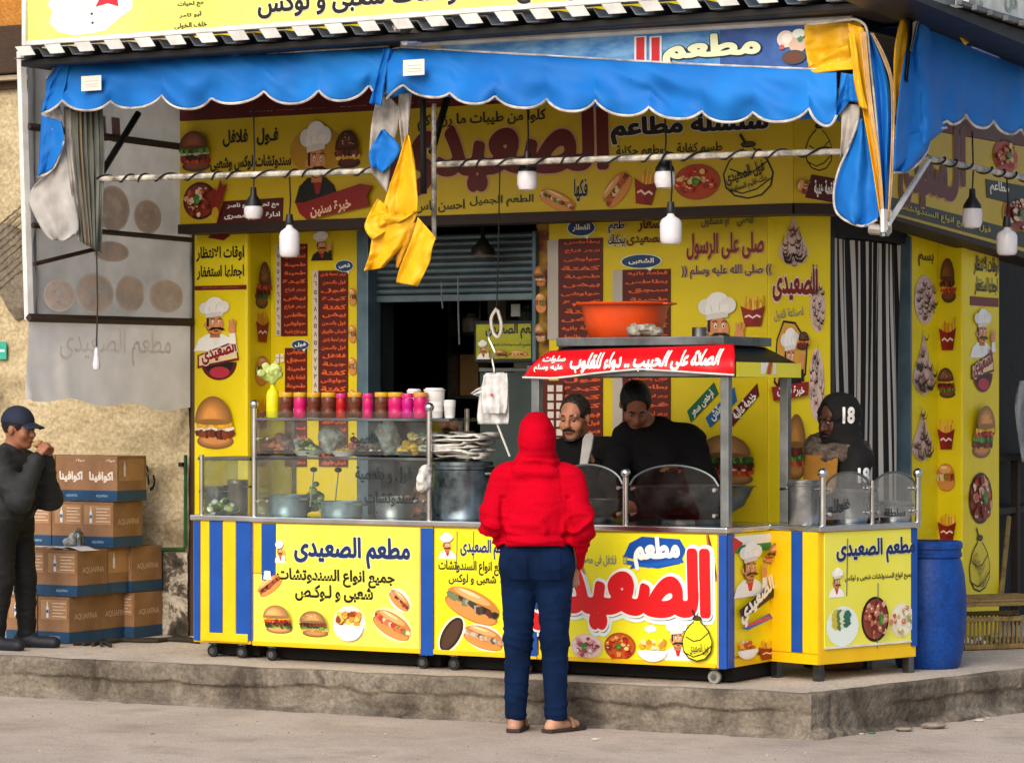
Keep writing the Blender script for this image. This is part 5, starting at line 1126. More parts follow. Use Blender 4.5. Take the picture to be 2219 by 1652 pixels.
# ------------------------------------------------------------------ lamp rails with wrapped cable
WIR = mat('black_cable', '0e0e10', .5)
def rail(F, x0, y0, x1, y1, o_, label, turns):
    t = thing('lamp_rail', label, 'rail', F.P((x0 + x1) / 2, (y0 + y1) / 2, o_), F.ang, 'lamp rails under the awnings')
    p, q = F.P(x0, y0, o_), F.P(x1, y1, o_)
    mb = MB(); mb.tube([p, q], .017, mat('rail_white_paint', 'bdb8ac', .5, var=.35, scale=14), 8); mb.build('bar', t, smooth=True)
    d = (q - p); L = d.length; d.normalize(); e = Vector((F.n.x, F.n.y, 0)); pts = []; n = turns * 14
    for i in range(n + 1):
        a = 2 * math.pi * turns * i / n; w_ = .0225; pts.append(p + d * L * (i / n + .02 * math.sin(i * .13)) + (e * math.cos(a) + Vector((0, 0, 1)) * math.sin(a)) * w_)
    mb = MB(); mb.tube(pts, .0055, WIR, 5); mb.build('cable', t, smooth=True); return t
OR_ = AWN - .12
rail(A, 214, 388, 832, 370, OR_, 'white lamp rail wrapped in black cable under the left awning', 12)
rail(A, 936, 357, 1822, 328, OR_, 'grey lamp rail wrapped in black cable under the long middle awning', 15)
rail(BA, 1996, 340, 2290, 400, -.12, 'white lamp rail wrapped in black cable under the right awning', 9)
mb = MB(); mb.tube([A.P(1922, 488, AWN + .05), BA.P(2012, 345, -.12)], .016, WFR, 6); st_ = tag(mb.build('awning_stay', smooth=True), 'white diagonal stay from the drape clamp up to the right lamp rail', 'stay')
# ------------------------------------------------------------------ lamps
BUL = mat('opal_bulb', 'd4d3d8', .3, var=.04); BCAP = mat('black_bulb_cap', '1a1a1c', .45)
LG = 'bulbs hanging from the awning rails'
def lamp(kind, x, y0, y1, ytop, F, o_, label):
    """bulb occupying rows y0 (top of glass) .. y1 (bottom), cable up to row ytop"""
    top = F.P(x, y0, o_); bot = F.P(x, y1, o_); h = top.z - bot.z
    t = thing('hanging_bulb', label, 'lamp', bot, 0, LG); r_ = {'T': .058, 'A': .055, 's': .024}[kind]
    prof = [(0, 0), (r_ * .75, .004), (r_ * .96, .018), (r_, .045), (r_, h * .68), (r_ * .85, h * .8), (r_ * .35, h * .92), (r_ * .28, h)] if kind == 'T' else [(0, 0), (r_ * .8, .008), (r_ * 1.0, .035), (r_ * 1.0, h * .8), (r_ * .9, h)] if kind == 'A' else [(0, 0), (r_ * .7, .006), (r_, .03), (r_ * .8, h * .6), (r_ * .55, h)]
    mb = MB(); mb.lathe(bot, prof, BUL, 20); mb.build('glass', t, smooth=True)
    ch = .06 if kind != 'A' else .11
    mb = MB(); mb.lathe(top, [(r_ * .4 if kind != 'A' else r_ * .95, .001), (r_ * .42 if kind != 'A' else r_ * .9, .02), (r_ * .36, ch * .6), (r_ * .3, ch)] if kind != 's' else [(.013, .001), (.013, .03), (.006, .04)], BCAP if kind != 's' else BUL, 16); mb.build('socket', t, smooth=True)
    mb = MB(); e = F.P(x, ytop, o_); mb.tube([top + Vector((0, 0, ch * .8)), (top + e) / 2 + Vector((.006, 0, 0)), e], .005, WIR if kind != 's' else WIR, 5); mb.build('cable', t, smooth=True)
lamp('A', 549, 447, 476, 232, A, OR_ - .25, 'black capped bulb hanging left of the white bulb under left awning')
lamp('T', 627, 487, 558, 384, A, OR_, 'large white bulb hanging below the left lamp rail')
lamp('A', 1142, 372, 414, 215, A, OR_ - .1, 'dull bulb hanging level with the middle rail, nearest the yellow tarpaulin')
lamp('A', 1440, 372, 410, 240, A, OR_ - .1, 'dull bulb behind the middle rail above the large white one')
lamp('T', 1453, 462, 530, 345, A, OR_, 'large white bulb hanging in front of the red menu boards')
lamp('A', 2106, 452, 496, 285, BA, -.25, 'black capped bulb hanging under the right awning')
lamp('T', 2181, 492, 554, 385, BA, -.12, 'large white bulb nearest the right edge of the picture')
lamp('s', 209, 768, 802, 545, A, AWN - .14, 'small bare bulb on a long cable before the tarpaulin screen')
# ------------------------------------------------------------------ food carts
ZB, ZT, ZC = .319, 1.03, 1.062
CBL = mat('cart_blue_paint', '0a4aa0', .35, var=.12, scale=5, col2='0c4494'); CYE = mat('cart_yellow_paint', 'ecc00c', .35, var=.08, scale=4, col2='e2b408')
CPO = mat('cart_poster_yellow', 'ece22a', .34, var=.05, scale=2, col2='e6da1c'); CPL = mat('cart_poster_lemon', 'e9e55c', .36, var=.05, scale=2, col2='e2de4a')
CIN = mat('cart_inner_metal', '2a2c2e', .6, .3); NAV = ink('12285c'); RUB = mat('black_rubber', '15151a', .7); GLS = glass('clear_glass', 'f9fdfc', .13, 1.02); SMK = glass('smoky_guard', 'ddd7d1', .06, 1.08)
STB = mat('bright_steel', 'd6d8d8', .22, 1., var=.1, scale=3)
def caster(root, p, r_=.036, white=False):
    c = Vector(p); mb = MB(); e = Vector((A.u.x, A.u.y, 0)); n_ = Vector((A.n.x, A.n.y, 0))
    mb.tube([c + Vector((0, 0, r_)) - n_ * .013, c + Vector((0, 0, r_)) + n_ * .013], r_, mat('caster_grey_tread', '8d8a84', .6) if white else RUB, 16); w_ = mb.build('caster', root, bevel=.005)
    mb = MB(); mb.tube([c + Vector((0, 0, r_)) - n_ * .016, c + Vector((0, 0, r_)) + n_ * .016], r_ * .5, STD, 12); mb.build('hub', w_)
    mb = MB()
    top = Vector((c.x, c.y, ZB)); mb.tube([top - n_ * .02 - Vector((0, 0, .004)), c + Vector((0, 0, r_ * .9)) - n_ * .02 + e * .012], .008, STD, 6); mb.build('fork', w_)
    mb = MB(); mb.tube([top + Vector((0, 0, .001)), top - Vector((0, 0, .012))], .03, STD, 10); mb.build('plate', w_)
def cart(name, label, F, x0, x1, depth, o_=0., casters=True, back=None):
    a0, a1 = F.S(x0, o_), F.S(x1, o_)
    t = thing(name, label, 'food cart', F.w((a0 + a1) / 2, o_ - depth / 2, ZS), F.ang, 'food carts along the kerb')
    mb = MB(); mb.box(F, a0, a1, o_ - depth, o_, ZB, ZT, CYE); mb.build('body', t, bevel=.004)
    mb = MB(); mb.box(F, a0 + .03, a1 - .03, o_ - depth + .02, o_ - .13, ZS + .012, ZB - .002, mat('under_shade_black', '0a0a0b', .9)); mb.build('under_shade_block', t)  # near-black block added to stand in for the shade under the cart
    mb = MB(); mb.box(F, a0 - .012, a1 + .012, o_ - depth - .01, o_ + .022, ZT + .001, ZC, STB); mb.build('counter', t, bevel=.006)
    return t, a0, a1
def strip(F, t, x0, y0, x1, y1, o_, m, nm='stripe'):
    mb = MB(); (p, z0), (q, z1) = F.pix(x0, y0, o_), F.pix(x1, y1, o_); mb.box(F, p, q, o_ - .006, o_, z0, z1, m); return mb.build(nm, t, bevel=.0015)
def poly(F, t, pts, o_, m, nm, th=.005):
    mb = MB(); mb.prism(F, [F.pix(x, y, o_) for x, y in pts], o_ - th, o_, m); return mb.build(nm, t)
def wheelset(t, F, a0, a1, depth, o_, white=False):
    for a in (a0 + .1, a1 - .1):
        for oo in (o_ - .06, o_ - depth + .06): caster(t, F.w(a, oo, ZS), white=white)
# 1 ---- striped end cart
c1, a0, a1 = cart('striped_cart', 'small end cart with blue and yellow vertical stripes beside the plaster wall', A, 419, 543, .45, -.05)
for x0, x1, m in ((419, 433, CBL), (434, 453, CYE), (454, 481, CBL), (482, 510, CYE), (511, 543, CBL)): strip(A, c1, x0 + .5, 1372 if m is CBL and x0 > 440 and x0 < 500 else 1386, x1, 1128, -.042, m)
strip(A, c1, 434, 1386, 536, 1373, -.036, CYE, 'base_rail')
wheelset(c1, A, a0, a1, .45, -.05)
def post(t, F, x, ytop, o_, r_=.017, ball=True, y0=None, z0=ZC, m=None):
    a, zt = F.pix(x, ytop, o_); mb = MB(); mb.tube([F.w(a, o_, z0), F.w(a, o_, zt - (.03 if ball else 0))], r_, m or STB, 12); p = mb.build('post', t, smooth=True)
    if ball: mb = MB(); mb.ball(F.w(a, o_, zt - .026), .028, STB, 14); mb.build('post_ball', p, smooth=True)
    return p
def pane(t, F, x0, x1, ytop, o_, z0=ZC + .004, nm='glass_pane', m=None, th=.006):
    a0_, a1_ = F.S(x0, o_), F.S(x1, o_); z1 = F.pix(x0, ytop, o_)[1]; mb = MB(); mb.box(F, a0_, a1_, o_ - th, o_, z0, z1, m or GLS); return mb.build(nm, t)
post(c1, A, 437, 984, -.07, .014, False)
zt1 = A.pix(437, 996, -.07)[1]
pane(c1, A, 441, 540, 996, -.075); mb = MB(); mb.box(A, A.S(430, -.07), A.S(543, -.07), -.46, -.06, zt1, zt1 + .018, STD); mb.build('case_top', c1, bevel=.003)
mb = MB(); mb.box(A, A.S(432, -.07), A.S(434, -.07), -.45, -.08, ZC + .003, zt1 - .002, GLS); mb.build('side_glass', c1)
mb = MB(); mb.box(A, A.S(432, -.07), A.S(543, -.07), -.46, -.45, ZC + .003, zt1 - .002, GLS); mb.build('back_glass', c1)
# 2 ---- main display cart
c2, a0, a1 = cart('display_cart', 'yellow display cart with a glass case and jars, navy shop name on its poster', A, 546, 938, .5)
A2 = (a0, a1)
strip(A, c2, 549, 1240, 566, 1134, .008, CYE); strip(A, c2, 567, 1256, 597, 1134, .008, CBL); strip(A, c2, 546.5, 1396, 549, 1134, .007, CBL)
poly(A, c2, [(547, 1388), (908, 1405), (909, 1142), (598, 1134), (598, 1215), (577, 1262), (566, 1243), (547, 1241)], .006, CPL, 'poster')
strip(A, c2, 911, 1418, 938, 1144, .012, CBL, 'corner_strip')
mb = MB(); p0, z0 = A.pix(547, 1398, .01); p1 = A.S(910, .01); mb.box(A, p0, p1, .002, .01, ZB + .002, ZB + .028, CYE); mb.build('base_rail', c2)
wheelset(c2, A, a0, a1, .5, 0)
o = .008
letter(A, c2, 'مطعم الصعيدى', 639, 1224, 887, 1168, o, NAV, .04, (ink('eef0c8'), .03)); letter(A, c2, 'جميع انواع السندوتشات', 600, 1265, 854, 1238, o, K_, .035); letter(A, c2, 'شعبى و لـوكـص', 640, 1299, 807, 1271, o, K_, .035)
picture(A, c2, pic_chef(), 594, 1218, 620, 1168, o)
picture(A, c2, pic_burger('d39a5c', 71), 571, 1370, 638, 1306, o); picture(A, c2, pic_burger('c08a50', 72), 652, 1378, 714, 1316, o)
picture(A, c2, [(ell(.5, .5, .5, .5), 'e8d8c8')] + pic_bowl(73, ('d8902c', 'e8c050', '8a3a18', 'c05a30')), 722, 1388, 792, 1312, o)
picture(A, c2, [(ell(.5, .5, .52, .55), 'e6e8a8')] + pic_sub(74, ('b03a30', 'd86a4a', '5a8a30', 'e8c8a0', '7a2418')), 806, 1380, 894, 1324, o, rot=-24); picture(A, c2, [(ell(.5, .5, .52, .6), 'ece8d8')] + pic_sub(75, ('8a4a30', 'c0907a', '6a2a18')), 840, 1316, 892, 1282, o, rot=-38)
picture(A, c2, pic_sub(76, ('6a2a18', 'a04a2c', '3a1a10')), 556, 1284, 614, 1250, o, rot=34); picture(A, c2, [([(.1, .0), (.9, .0), (.8, .8), (.2, .8)], 'e8e2d4'), (ell(.5, .85, .34, .16), 'f4f0e8')], 568, 1254, 590, 1236, o + .01)
# glass case with three levels
zsh, ztp = A.pix(740, 992, -.02)[1], A.pix(740, 908, -.02)[1]
post(c2, A, 551, 866, -.03); post(c2, A, 930, 872, -.03)
for x in (551, 930):
    mb = MB(); a = A.S(x, -.03); mb.tube([A.w(a, -.44, ZC), A.w(a, -.44, ztp + .06)], .014, STB, 10); mb.build('rear_post', c2, smooth=True)
q0, q1 = A.S(557, -.03), A.S(925, -.03)
mb = MB(); mb.box(A, q0, q1, -.035, -.029, ZC + .005, zsh - .01, GLS); mb.build('front_glass', c2); mb = MB(); mb.box(A, q0, q1, -.035, -.029, zsh + .02, ztp - .012, GLS); mb.build('front_glass', c2)
for a in (q0 + .002, q1 - .008):
    mb = MB(); mb.box(A, a, a + .006, -.43, -.04, ZC + .005, ztp - .012, GLS); mb.build('side_glass', c2)
mb = MB(); mb.box(A, q0, q1, -.46, -.027, zsh - .004, zsh + .004, glass('shelf_glass')); mb.build('shelf', c2, bevel=.002)
mb = MB(); mb.box(A, q0 - .01, q1 + .16, -.46, -.02, ztp - .01, ztp + .008, glass('shelf_glass', 'e8f2f0', .2)); mb.build('top_shelf', c2, bevel=.003)
for zz in (zsh, ztp):
    mb = MB(); mb.box(A, q0 - .008, q1 + (.0 if zz == zsh else .15), -.027, -.0195, zz - .009, zz + .0065, STD); mb.build('shelf_edge', c2, bevel=.002)
mb = MB(); mb.box(A, q0, q1, -.026, -.022, ztp + .009, ztp + .045, GLS); mb.build('shelf_guard', c2)
for x in (560, 580, 900, 918):
    for y in (950, 1085): mb = MB(); p_ = A.P(x, y, -.027); mb.tube([p_, p_ + Vector((A.n.x, A.n.y, 0)) * .01], .008, STB, 8); mb.build('glass_stud', c2)
# decorative etched lettering on the lower glass
letter(A, c2, 'فول و طعمية', 770, 1045, 890, 1012, -.027, mat('etched_glass', '222a2c', .4), .02, name='etched_lettering'); letter(A, c2, 'سندوتشات', 790, 1095, 895, 1066, -.027, mat('etched_glass'), .02, name='etched_lettering'); letter(A, c2, 'طعمية', 760, 965, 815, 938, -.027, mat('etched_glass'), .02, name='etched_lettering')
# 3 ---- pot cart
c3, a0, a1 = cart('pot_cart', 'yellow middle cart carrying the big steel pot behind the red hooded customer', A, 939.5, 1164, .5)
poly(A, c3, [(942, 1407), (1162, 1418), (1163, 1150), (942, 1144)], .006, CPO, 'poster')
mb = MB(); mb.box(A, a0, a1, .002, .01, ZB + .002, ZB + .028, CYE); mb.build('base_rail', c3); wheelset(c3, A, a0, a1, .5, 0)
picture(A, c3, pic_chef(coat='e6e2d8', hand=False), 948, 1209, 990, 1152, o); letter(A, c3, 'مطعم الصعيدى', 998, 1208, 1112, 1170, o, NAV, .03, (ink('eef0c8'), .03)); letter(A, c3, 'جميع انواع السندوتشات', 950, 1242, 1104, 1217, o, K_, .025); letter(A, c3, 'شعبى و لوكس', 972, 1264, 1074, 1245, o, K_, .025)
picture(A, c3, pic_sub(81, ('2a1a14', '4a2a1c', '6a7a58', '8a9a8a', '3a3a30')), 962, 1346, 1086, 1274, o, rot=-20); picture(A, c3, [(ell(.5, .5, .5, .34), 'efe8c8'), (ell(.5, .5, .46, .28), '2a1a12'), (ell(.5, .5, .4, .2), '4a3020')], 938, 1410, 1018, 1336, o, rot=55); picture(A, c3, [(ell(.5, .5, .5, .5), 'e8e6dc')] + pic_sub(82, ('8a8a80', '5a4a40', 'c09060', 'b8b0a8')), 1004, 1406, 1092, 1354, o, rot=-14)
for x, y0, y1 in ((1026, 1150, 1212), (990, 1150, 1240)):
    mb = MB(); mb.tube([A.P(x, y0, .009), A.P(x - 1, y1, .009)], .002, mat('poster_tear', '5a6470', .6), 4); mb.build('poster_crease', c3)
strip(A, c3, 1146, 1420, 1163, 1152, .012, CBL, 'corner_strip')
# 4 ---- roofed frying cart
c4, a0, a1 = cart('frying_cart', 'large roofed frying cart with red lettered poster and red canopy sign', A, 1166, 1574, .78)
poly(A, c4, [(1168, 1422), (1553, 1440), (1553, 1158), (1168, 1150)], .006, CPO, 'poster'); strip(A, c4, 1556, 1448, 1573.5, 1158, .014, CBL, 'corner_strip')
mb = MB(); mb.box(A, a0, a1 - .06, .002, .01, ZB + .002, ZB + .026, CYE); mb.build('base_rail', c4)
S4 = Frame(*A.w(a1, 0, 0).xy, R(60)); wheelset(c4, A, a0, a1, .78, 0, True)
mb = MB(); mb.box(S4, .0, .07, .002, .012, ZB + .002, ZT - .002, CBL); mb.build('corner_strip', c4)
z0 = S4.pix(1590, 1430, .01)[1]
mb = MB(); mb.box(S4, .08, .735, .002, .008, ZB + .06, ZT - .004, mat('side_poster_yellow', 'f2de14', .34, var=.05)); mb.build('side_poster', c4)
mb = MB(); mb.box(S4, .072, .78, .002, .012, ZB + .002, ZB + .045, CYE); mb.build('base_rail', c4); mb = MB(); mb.box(S4, .742, .78, .002, .012, ZB + .047, ZT - .004, CYE); mb.build('edge_strip', c4)
o = .009
picture(A, c4, [([(.0, .35), (.1, .75), (.3, .95), (.9, .9), (1, .6), (.9, .2), (.55, .05), (.3, .1), (.1, .0), (.2, .3)], '0d4a9e'), (stroke([(.05, .2), (.4, .12), (.95, .3)], .12), '1558b0')], 1350, 1232, 1486, 1160, o, 'brush_mark'); letter(A, c4, 'مطعم', 1374, 1228, 1470, 1165, o + .003, WHT, .06, rot=R(4))
letter(A, c4, 'انا .. فلافل فى مصر', 1260, 1224, 1358, 1203, o, ink('7a8478'), .02)
letter(A, c4, 'الصعيدى', 1140, 1356, 1536, 1202, o + .002, ink('1a2a4a'), .075, (ink('dfeef0'), .045)); letter(A, c4, 'الصعيدى', 1138, 1352, 1533, 1199, o + .008, ink('d01018'), .062, (WHT, .03))
picture(A, c4, pic_plate(91, 'd8c0a8', ('e8d0c8', 'b85a6a', 'd8909a', 'f0e6dc', 'a04050'), 30), 1236, 1426, 1306, 1372, o); picture(A, c4, pic_plate(92, 'a8481c', ('c8581c', 'e09040', 'c81e14', 'f0d078', '8a2a10'), 22), 1308, 1428, 1378, 1370, o); picture(A, c4, pic_bowl(93), 1380, 1432, 1450, 1378, o)
picture(A, c4, pic_chef(), 1434, 1428, 1502, 1338, o); picture(A, c4, pic_jug('e8e020'), 1472, 1434, 1548, 1324, o + .02); letter(A, c4, 'فول الصعيدى', 1494, 1416, 1534, 1394, o + .035, K_, .02); picture(A, c4, [(ell(.5, .5, .5, .4), 'f0e8e8'), ([(.3, .2), (.5, .2), (.3, -.1)], 'f0e8e8')], 1396, 1370, 1422, 1352, o)
picture(A, c4, [(ell(.5, .5, .16, .5), 'b86a30'), (ell(.55, .5, .08, .44), '6a2a14')], 1524, 1260, 1558, 1150, o, rot=12)
letter(A, c4, 'الصعيدى', 1168, 1260, 1190, 1240, o, K_, .02)
o = .012
def sy(x0, y0, x1, y1): return (x0, y0, x1, y1, o)
picture(S4, c4, [(rc(0, .45, 1, 1), 'f0f0ea'), (rc(0, 0, 1, .45), '2c8a4a'), ([(0, 0), (.2, .55), (0, 1)], 'd0142a')], 1588, 1198, 1694, 1152, o, 'flag_print')
picture(S4, c4, pic_chef(scarf='d0202a', coat='f4f2ee'), 1588, 1296, 1660, 1166, o + .003); picture(S4, c4, pic_burger('e0a070', 95), 1652, 1222, 1690, 1168, o + .003)
picture(S4, c4, [([(0, .3), (.94, 1), (1, .62), (.06, 0)], '14161c')], 1601, 1344, 1684, 1258, o + .02, 'name_board'); letter(S4, c4, 'الصعيدي', 1604, 1332, 1678, 1272, o + .024, WHT, .05, rot=R(22))
picture(S4, c4, [([(0, .2), (.9, 1), (1, .6), (.2, 0)], '1c66b8'), (stroke([(.1, .3), (.9, .7)], .2), 'd83a5a')], 1606, 1366, 1674, 1326, o + .018, 'brush_mark'); picture(S4, c4, pic_bowl(96, ('e88a20', 'f0b040', 'd04a18', 'e8e0c0')), 1592, 1432, 1640, 1376, o); picture(S4, c4, pic_fries(97), 1638, 1432, 1692, 1378, o)
# canopy of the frying cart
zr0, zr1, zr2 = A.pix(1360, 816, .04)[1], A.pix(1360, 790, .04)[1], A.pix(1360, 750, -.1)[1]
q0, q1 = A.S(1140, .04), A.S(1590, .04); dp4 = -.80
mb = MB(); mb.box(A, q0, q1, dp4, .04, zr0, zr1, STD); rim = mb.build('canopy_rim', c4, bevel=.004)
mb = MB(); k = .15; B_ = [A.w(q0, .04, zr1 + .001), A.w(q1, .04, zr1 + .001), A.w(q1, dp4, zr1 + .001), A.w(q0, dp4, zr1 + .001)]; T_ = [A.w(q0 + k, .04 - k, zr2), A.w(q1 - k, .04 - k, zr2), A.w(q1 - k, dp4 + k, zr2), A.w(q0 + k, dp4 + k, zr2)]
mb.add(B_ + T_, [(0, 1, 5, 4), (1, 2, 6, 5), (2, 3, 7, 6), (3, 0, 4, 7), (4, 5, 6, 7), (3, 2, 1, 0)], mat('canopy_dark_steel', '4a5054', .35, .9)); mb.build('canopy_hood', c4)
mb = MB(); mb.box(A, q0 + k - .03, q1 - k + .03, dp4 + k - .03, .04 - k + .03, zr2 + .002, zr2 + .05, STD); mb.build('canopy_tray', c4, bevel=.004)
for a, oo in ((q1 - .065, .0), (q1 - .065, dp4 + .06), (q0 + .045, .0)):
    mb = MB(); mb.box(A, a - .024, a + .024, oo - .024, oo + .024, ZC + .001, zr0 - .001, mat('square_post_steel', '8a8f92', .35, .9)); mb.build('canopy_post', c4, bevel=.003)
# red sign sheet bent over the canopy front
RED = mat('red_sign_sheet', 'd8101c', .35, var=.08, scale=3)
SG = [(1134, 818), (1180, 760), (1572, 745), (1600, 776), (1592, 812), (1500, 806), (1390, 800), (1300, 806), (1200, 820)]
_zb, _zt = A.pix(1360, 815, .06)[1], A.pix(1360, 752, .06)[1]
def sgo(a, z): t = (z - _zb) / (_zt - _zb); return .062 + .03 * math.sin(math.pi * max(0, min(1, t))) - .09 * max(0, t) ** 1.6 + .006 * math.sin(a * 11) + .004 * math.sin(a * 27 + 4 * t)
mb = MB(); tp = [(1180, 760), (1300, 755), (1450, 750), (1572, 745)]; bt = [(1134, 818), (1200, 820), (1300, 808), (1390, 800), (1500, 807), (1592, 813)]
def sgp(u, v):
    p_, q_ = pl(tp, u), pl(bt, u); x, y = p_[0] + (q_[0] - p_[0]) * v + 10 * math.sin(math.pi * v) * max(0, u - .9) * 10, p_[1] + (q_[1] - p_[1]) * v; a, z = A.pix(x, y, .06); return A.w(a, sgo(a, z), z)
mb.grid(sgp, 60, 14, RED); rs = mb.build('red_sign', c4, smooth=True, recalc=False, solid=.004)
_w0 = len(bpy.data.objects); _old = set(o_.name for o_ in bpy.data.objects)
letter(A, rs, 'الصلاة على الحبيب .. دواء للقلوب', 1236, 804, 1558, 760, .064, WHT, .045, rot=R(1.2)); letter(A, rs, 'صلوات', 1176, 786, 1222, 770, .064, WHT, .035); letter(A, rs, 'عليه وسلم', 1160, 805, 1220, 789, .064, WHT, .035)
for o_ in [q for q in bpy.data.objects if q.name not in _old]:           # the print follows the bent sheet
    mw = c4.matrix_world; iv = mw.inverted()
    for v in o_.data.vertices:
        w_ = mw @ v.co; a = (w_.xy - A.O).dot(A.u); v.co = iv @ A.w(a, sgo(a, w_.z) + .005 + ((w_.xy - A.O).dot(A.n) - .064), w_.z)
mb = MB(); mb.tube([sgp(u, .985) + Vector((A.n.x, A.n.y, 0)) * .006 for u in np.linspace(0, 1, 40)], .005, WFR, 5); mb.build('sign_edge', rs, smooth=True)
SR = Frame(*A.w(q1, .04, 0).xy, R(60)); mb = MB(); mb.box(SR, .02, .82, .002, .01, zr0 - .002, zr1 + .012, CPO); rp_ = mb.build('side_sign', c4)
picture(SR, rp_, [([(0, 0), (.2, 0), (.4, 1), (.0, 1)], 'f2efe6'), ([(.3, 0), (.5, 0), (.6, 1), (.42, 1)], 'b8401c'), ([(.6, 0), (.8, 0), (.75, 1), (.62, 1)], 'e8e0d0')], 1648, 810, 1690, 786, .012)
# arched guards
def arch(t, F, x0, x1, ytop, yside, o_, m, nm='arched_guard', z0=ZC + .03):
    a0_, a1_ = F.S(x0, o_), F.S(x1, o_); zt_, zs_ = F.pix((x0 + x1) / 2, ytop, o_)[1], F.pix(x0, yside, o_)[1]
    arcp = [(a0_ + (a1_ - a0_) * i / 20, zs_ + (zt_ - zs_) * (1 - (2 * i / 20 - 1) ** 2) ** .6) for i in range(21)]
    mb = MB(); mb.prism(F, [(a0_, z0)] + arcp + [(a1_, z0)], o_ - .005, o_, m); g_ = mb.build(nm, t)
    mb = MB(); mb.tube([F.w(a, o_ - .0025, z) for a, z in arcp], .006, mat('guard_edge', '6a7070', .35, .7), 6); mb.build('guard_edge', g_, smooth=True)
    for a in (a0_ + .02, a1_ - .02):
        for z in (z0 + .03, zs_ - .02): mb = MB(); mb.tube([F.w(a, o_ + .001, z), F.w(a, o_ + .014, z)], .011, STB, 8); mb.build('stud', g_)
post(c4, A, 1355, 1014, -.03); arch(c4, A, 1200, 1348, 1006, 1046, -.03, SMK); arch(c4, A, 1364, 1556, 1008, 1050, -.03, SMK)
# 5 ---- last small cart
c5 = thing('side_cart', 'small lemon cart with steel pots behind arched guards beside the blue drum', 'food cart', CR.w(.4, -.2, ZS), CR.ang, 'food carts along the kerb')
e1 = CR.S(1984, 0); d5 = .36
mb = MB(); mb.box(CR, -.0, e1, -d5, 0, ZB, ZT, CYE); mb.build('body', c5, bevel=.004)
mb = MB(); mb.box(CR, -.012, e1 + .02, -d5 - .01, .02, ZT + .001, ZC, STB); mb.build('counter', c5, bevel=.006)
mb = MB(); mb.box(CR, .04, e1 - .05, .001, .006, ZB + .09, ZT - .003, CPL); mb.build('poster', c5); mb = MB(); mb.box(CR, e1 - .045, e1, .001, .01, ZB + .06, ZT - .002, CBL); mb.build('corner_strip', c5)
mb = MB(); mb.box(CR, .04, e1 - .05, .007, .011, ZB + .083, ZB + .093, WFR); mb.build('poster_edge', c5)
L5 = Frame(*CR.w(0, 0, 0).xy, R(43 + 90)); L5.n = Vector((-CR.u.x, -CR.u.y)); L5.u = Vector((-CR.n.x, -CR.n.y))
for p, q, m in ((.0, .11, CYE), (.112, .19, CBL), (.192, .36, CYE)):
    mb = MB(); mb.box(L5, p + .002, q, .001, .007, ZB + .06, ZT - .002, m); mb.build('stripe', c5)
mb = MB(); mb.box(L5, .002, .36, .001, .009, ZB + .002, ZB + .055, CYE); mb.build('base_rail', c5)
for a, oo in ((.03, -.03), (e1 - .03, -.03), (.03, -d5 + .03), (e1 - .03, -d5 + .03)): mb = MB(); mb.box(CR, a - .022, a + .022, oo - .022, oo + .022, ZS, ZB, STD); mb.build('leg', c5)
o = .008
letter(CR, c5, 'مطعم الصعيدى', 1812, 1222, 1980, 1162, o, NAV, .04, (ink('f2f4d8'), .03)); letter(CR, c5, 'جميع انواع السندوتشات شعبى و لوكس', 1830, 1262, 1977, 1237, o, ink('2a2a20'), .03); picture(CR, c5, pic_chef(hand=False), 1794, 1294, 1830, 1226, o)
picture(CR, c5, [(ell(.5, .45, .5, .45), 'dfeae2')] + [(blob(.3 + .1 * (i % 4), .5 + .1 * (i // 4), .12), ['c8b83a', '4a7a48', 'd8d8b8', '2a6a5a'][i % 4]) for i in range(12)], 1790, 1402, 1860, 1300, o); picture(CR, c5, pic_plate(98, '241812', ('8a4434', 'c07a64', 'd8a890', '6a2a20', 'b86a50'), 44), 1865, 1393, 1926, 1288, o); picture(CR, c5, pic_plate(99, 'e2dcc0', ('e8e4d0', 'c8b070', '9aa060', 'c06a40'), 20, False), 1928, 1382, 1980, 1302, o)
for x in (1836, 1902): mb = MB(); mb.tube([CR.P(x, 1166 if x < 1850 else 1262, .009), CR.P(x - 2, 1290 if x < 1850 else 1404, .009)], .0025, mat('poster_tear', '8a8a80', .6), 4); mb.build('poster_crease', c5)
post(c5, CR, 1782, 1014, -.02); post(c5, CR, 1988, 1014, -.02); post(c5, CR, 1889, 1040, -.02, .012, False); arch(c5, CR, 1790, 1884, 1022, 1052, -.02, GLS); arch(c5, CR, 1893, 1983, 1022, 1052, -.02, GLS)
letter(CR, c5, 'فول', 1800, 1110, 1840, 1080, -.015, mat('etched_glass'), .03, name='etched_lettering'); letter(CR, c5, 'سلطة', 1920, 1118, 1960, 1100, -.015, mat('etched_glass'), .03, name='etched_lettering')
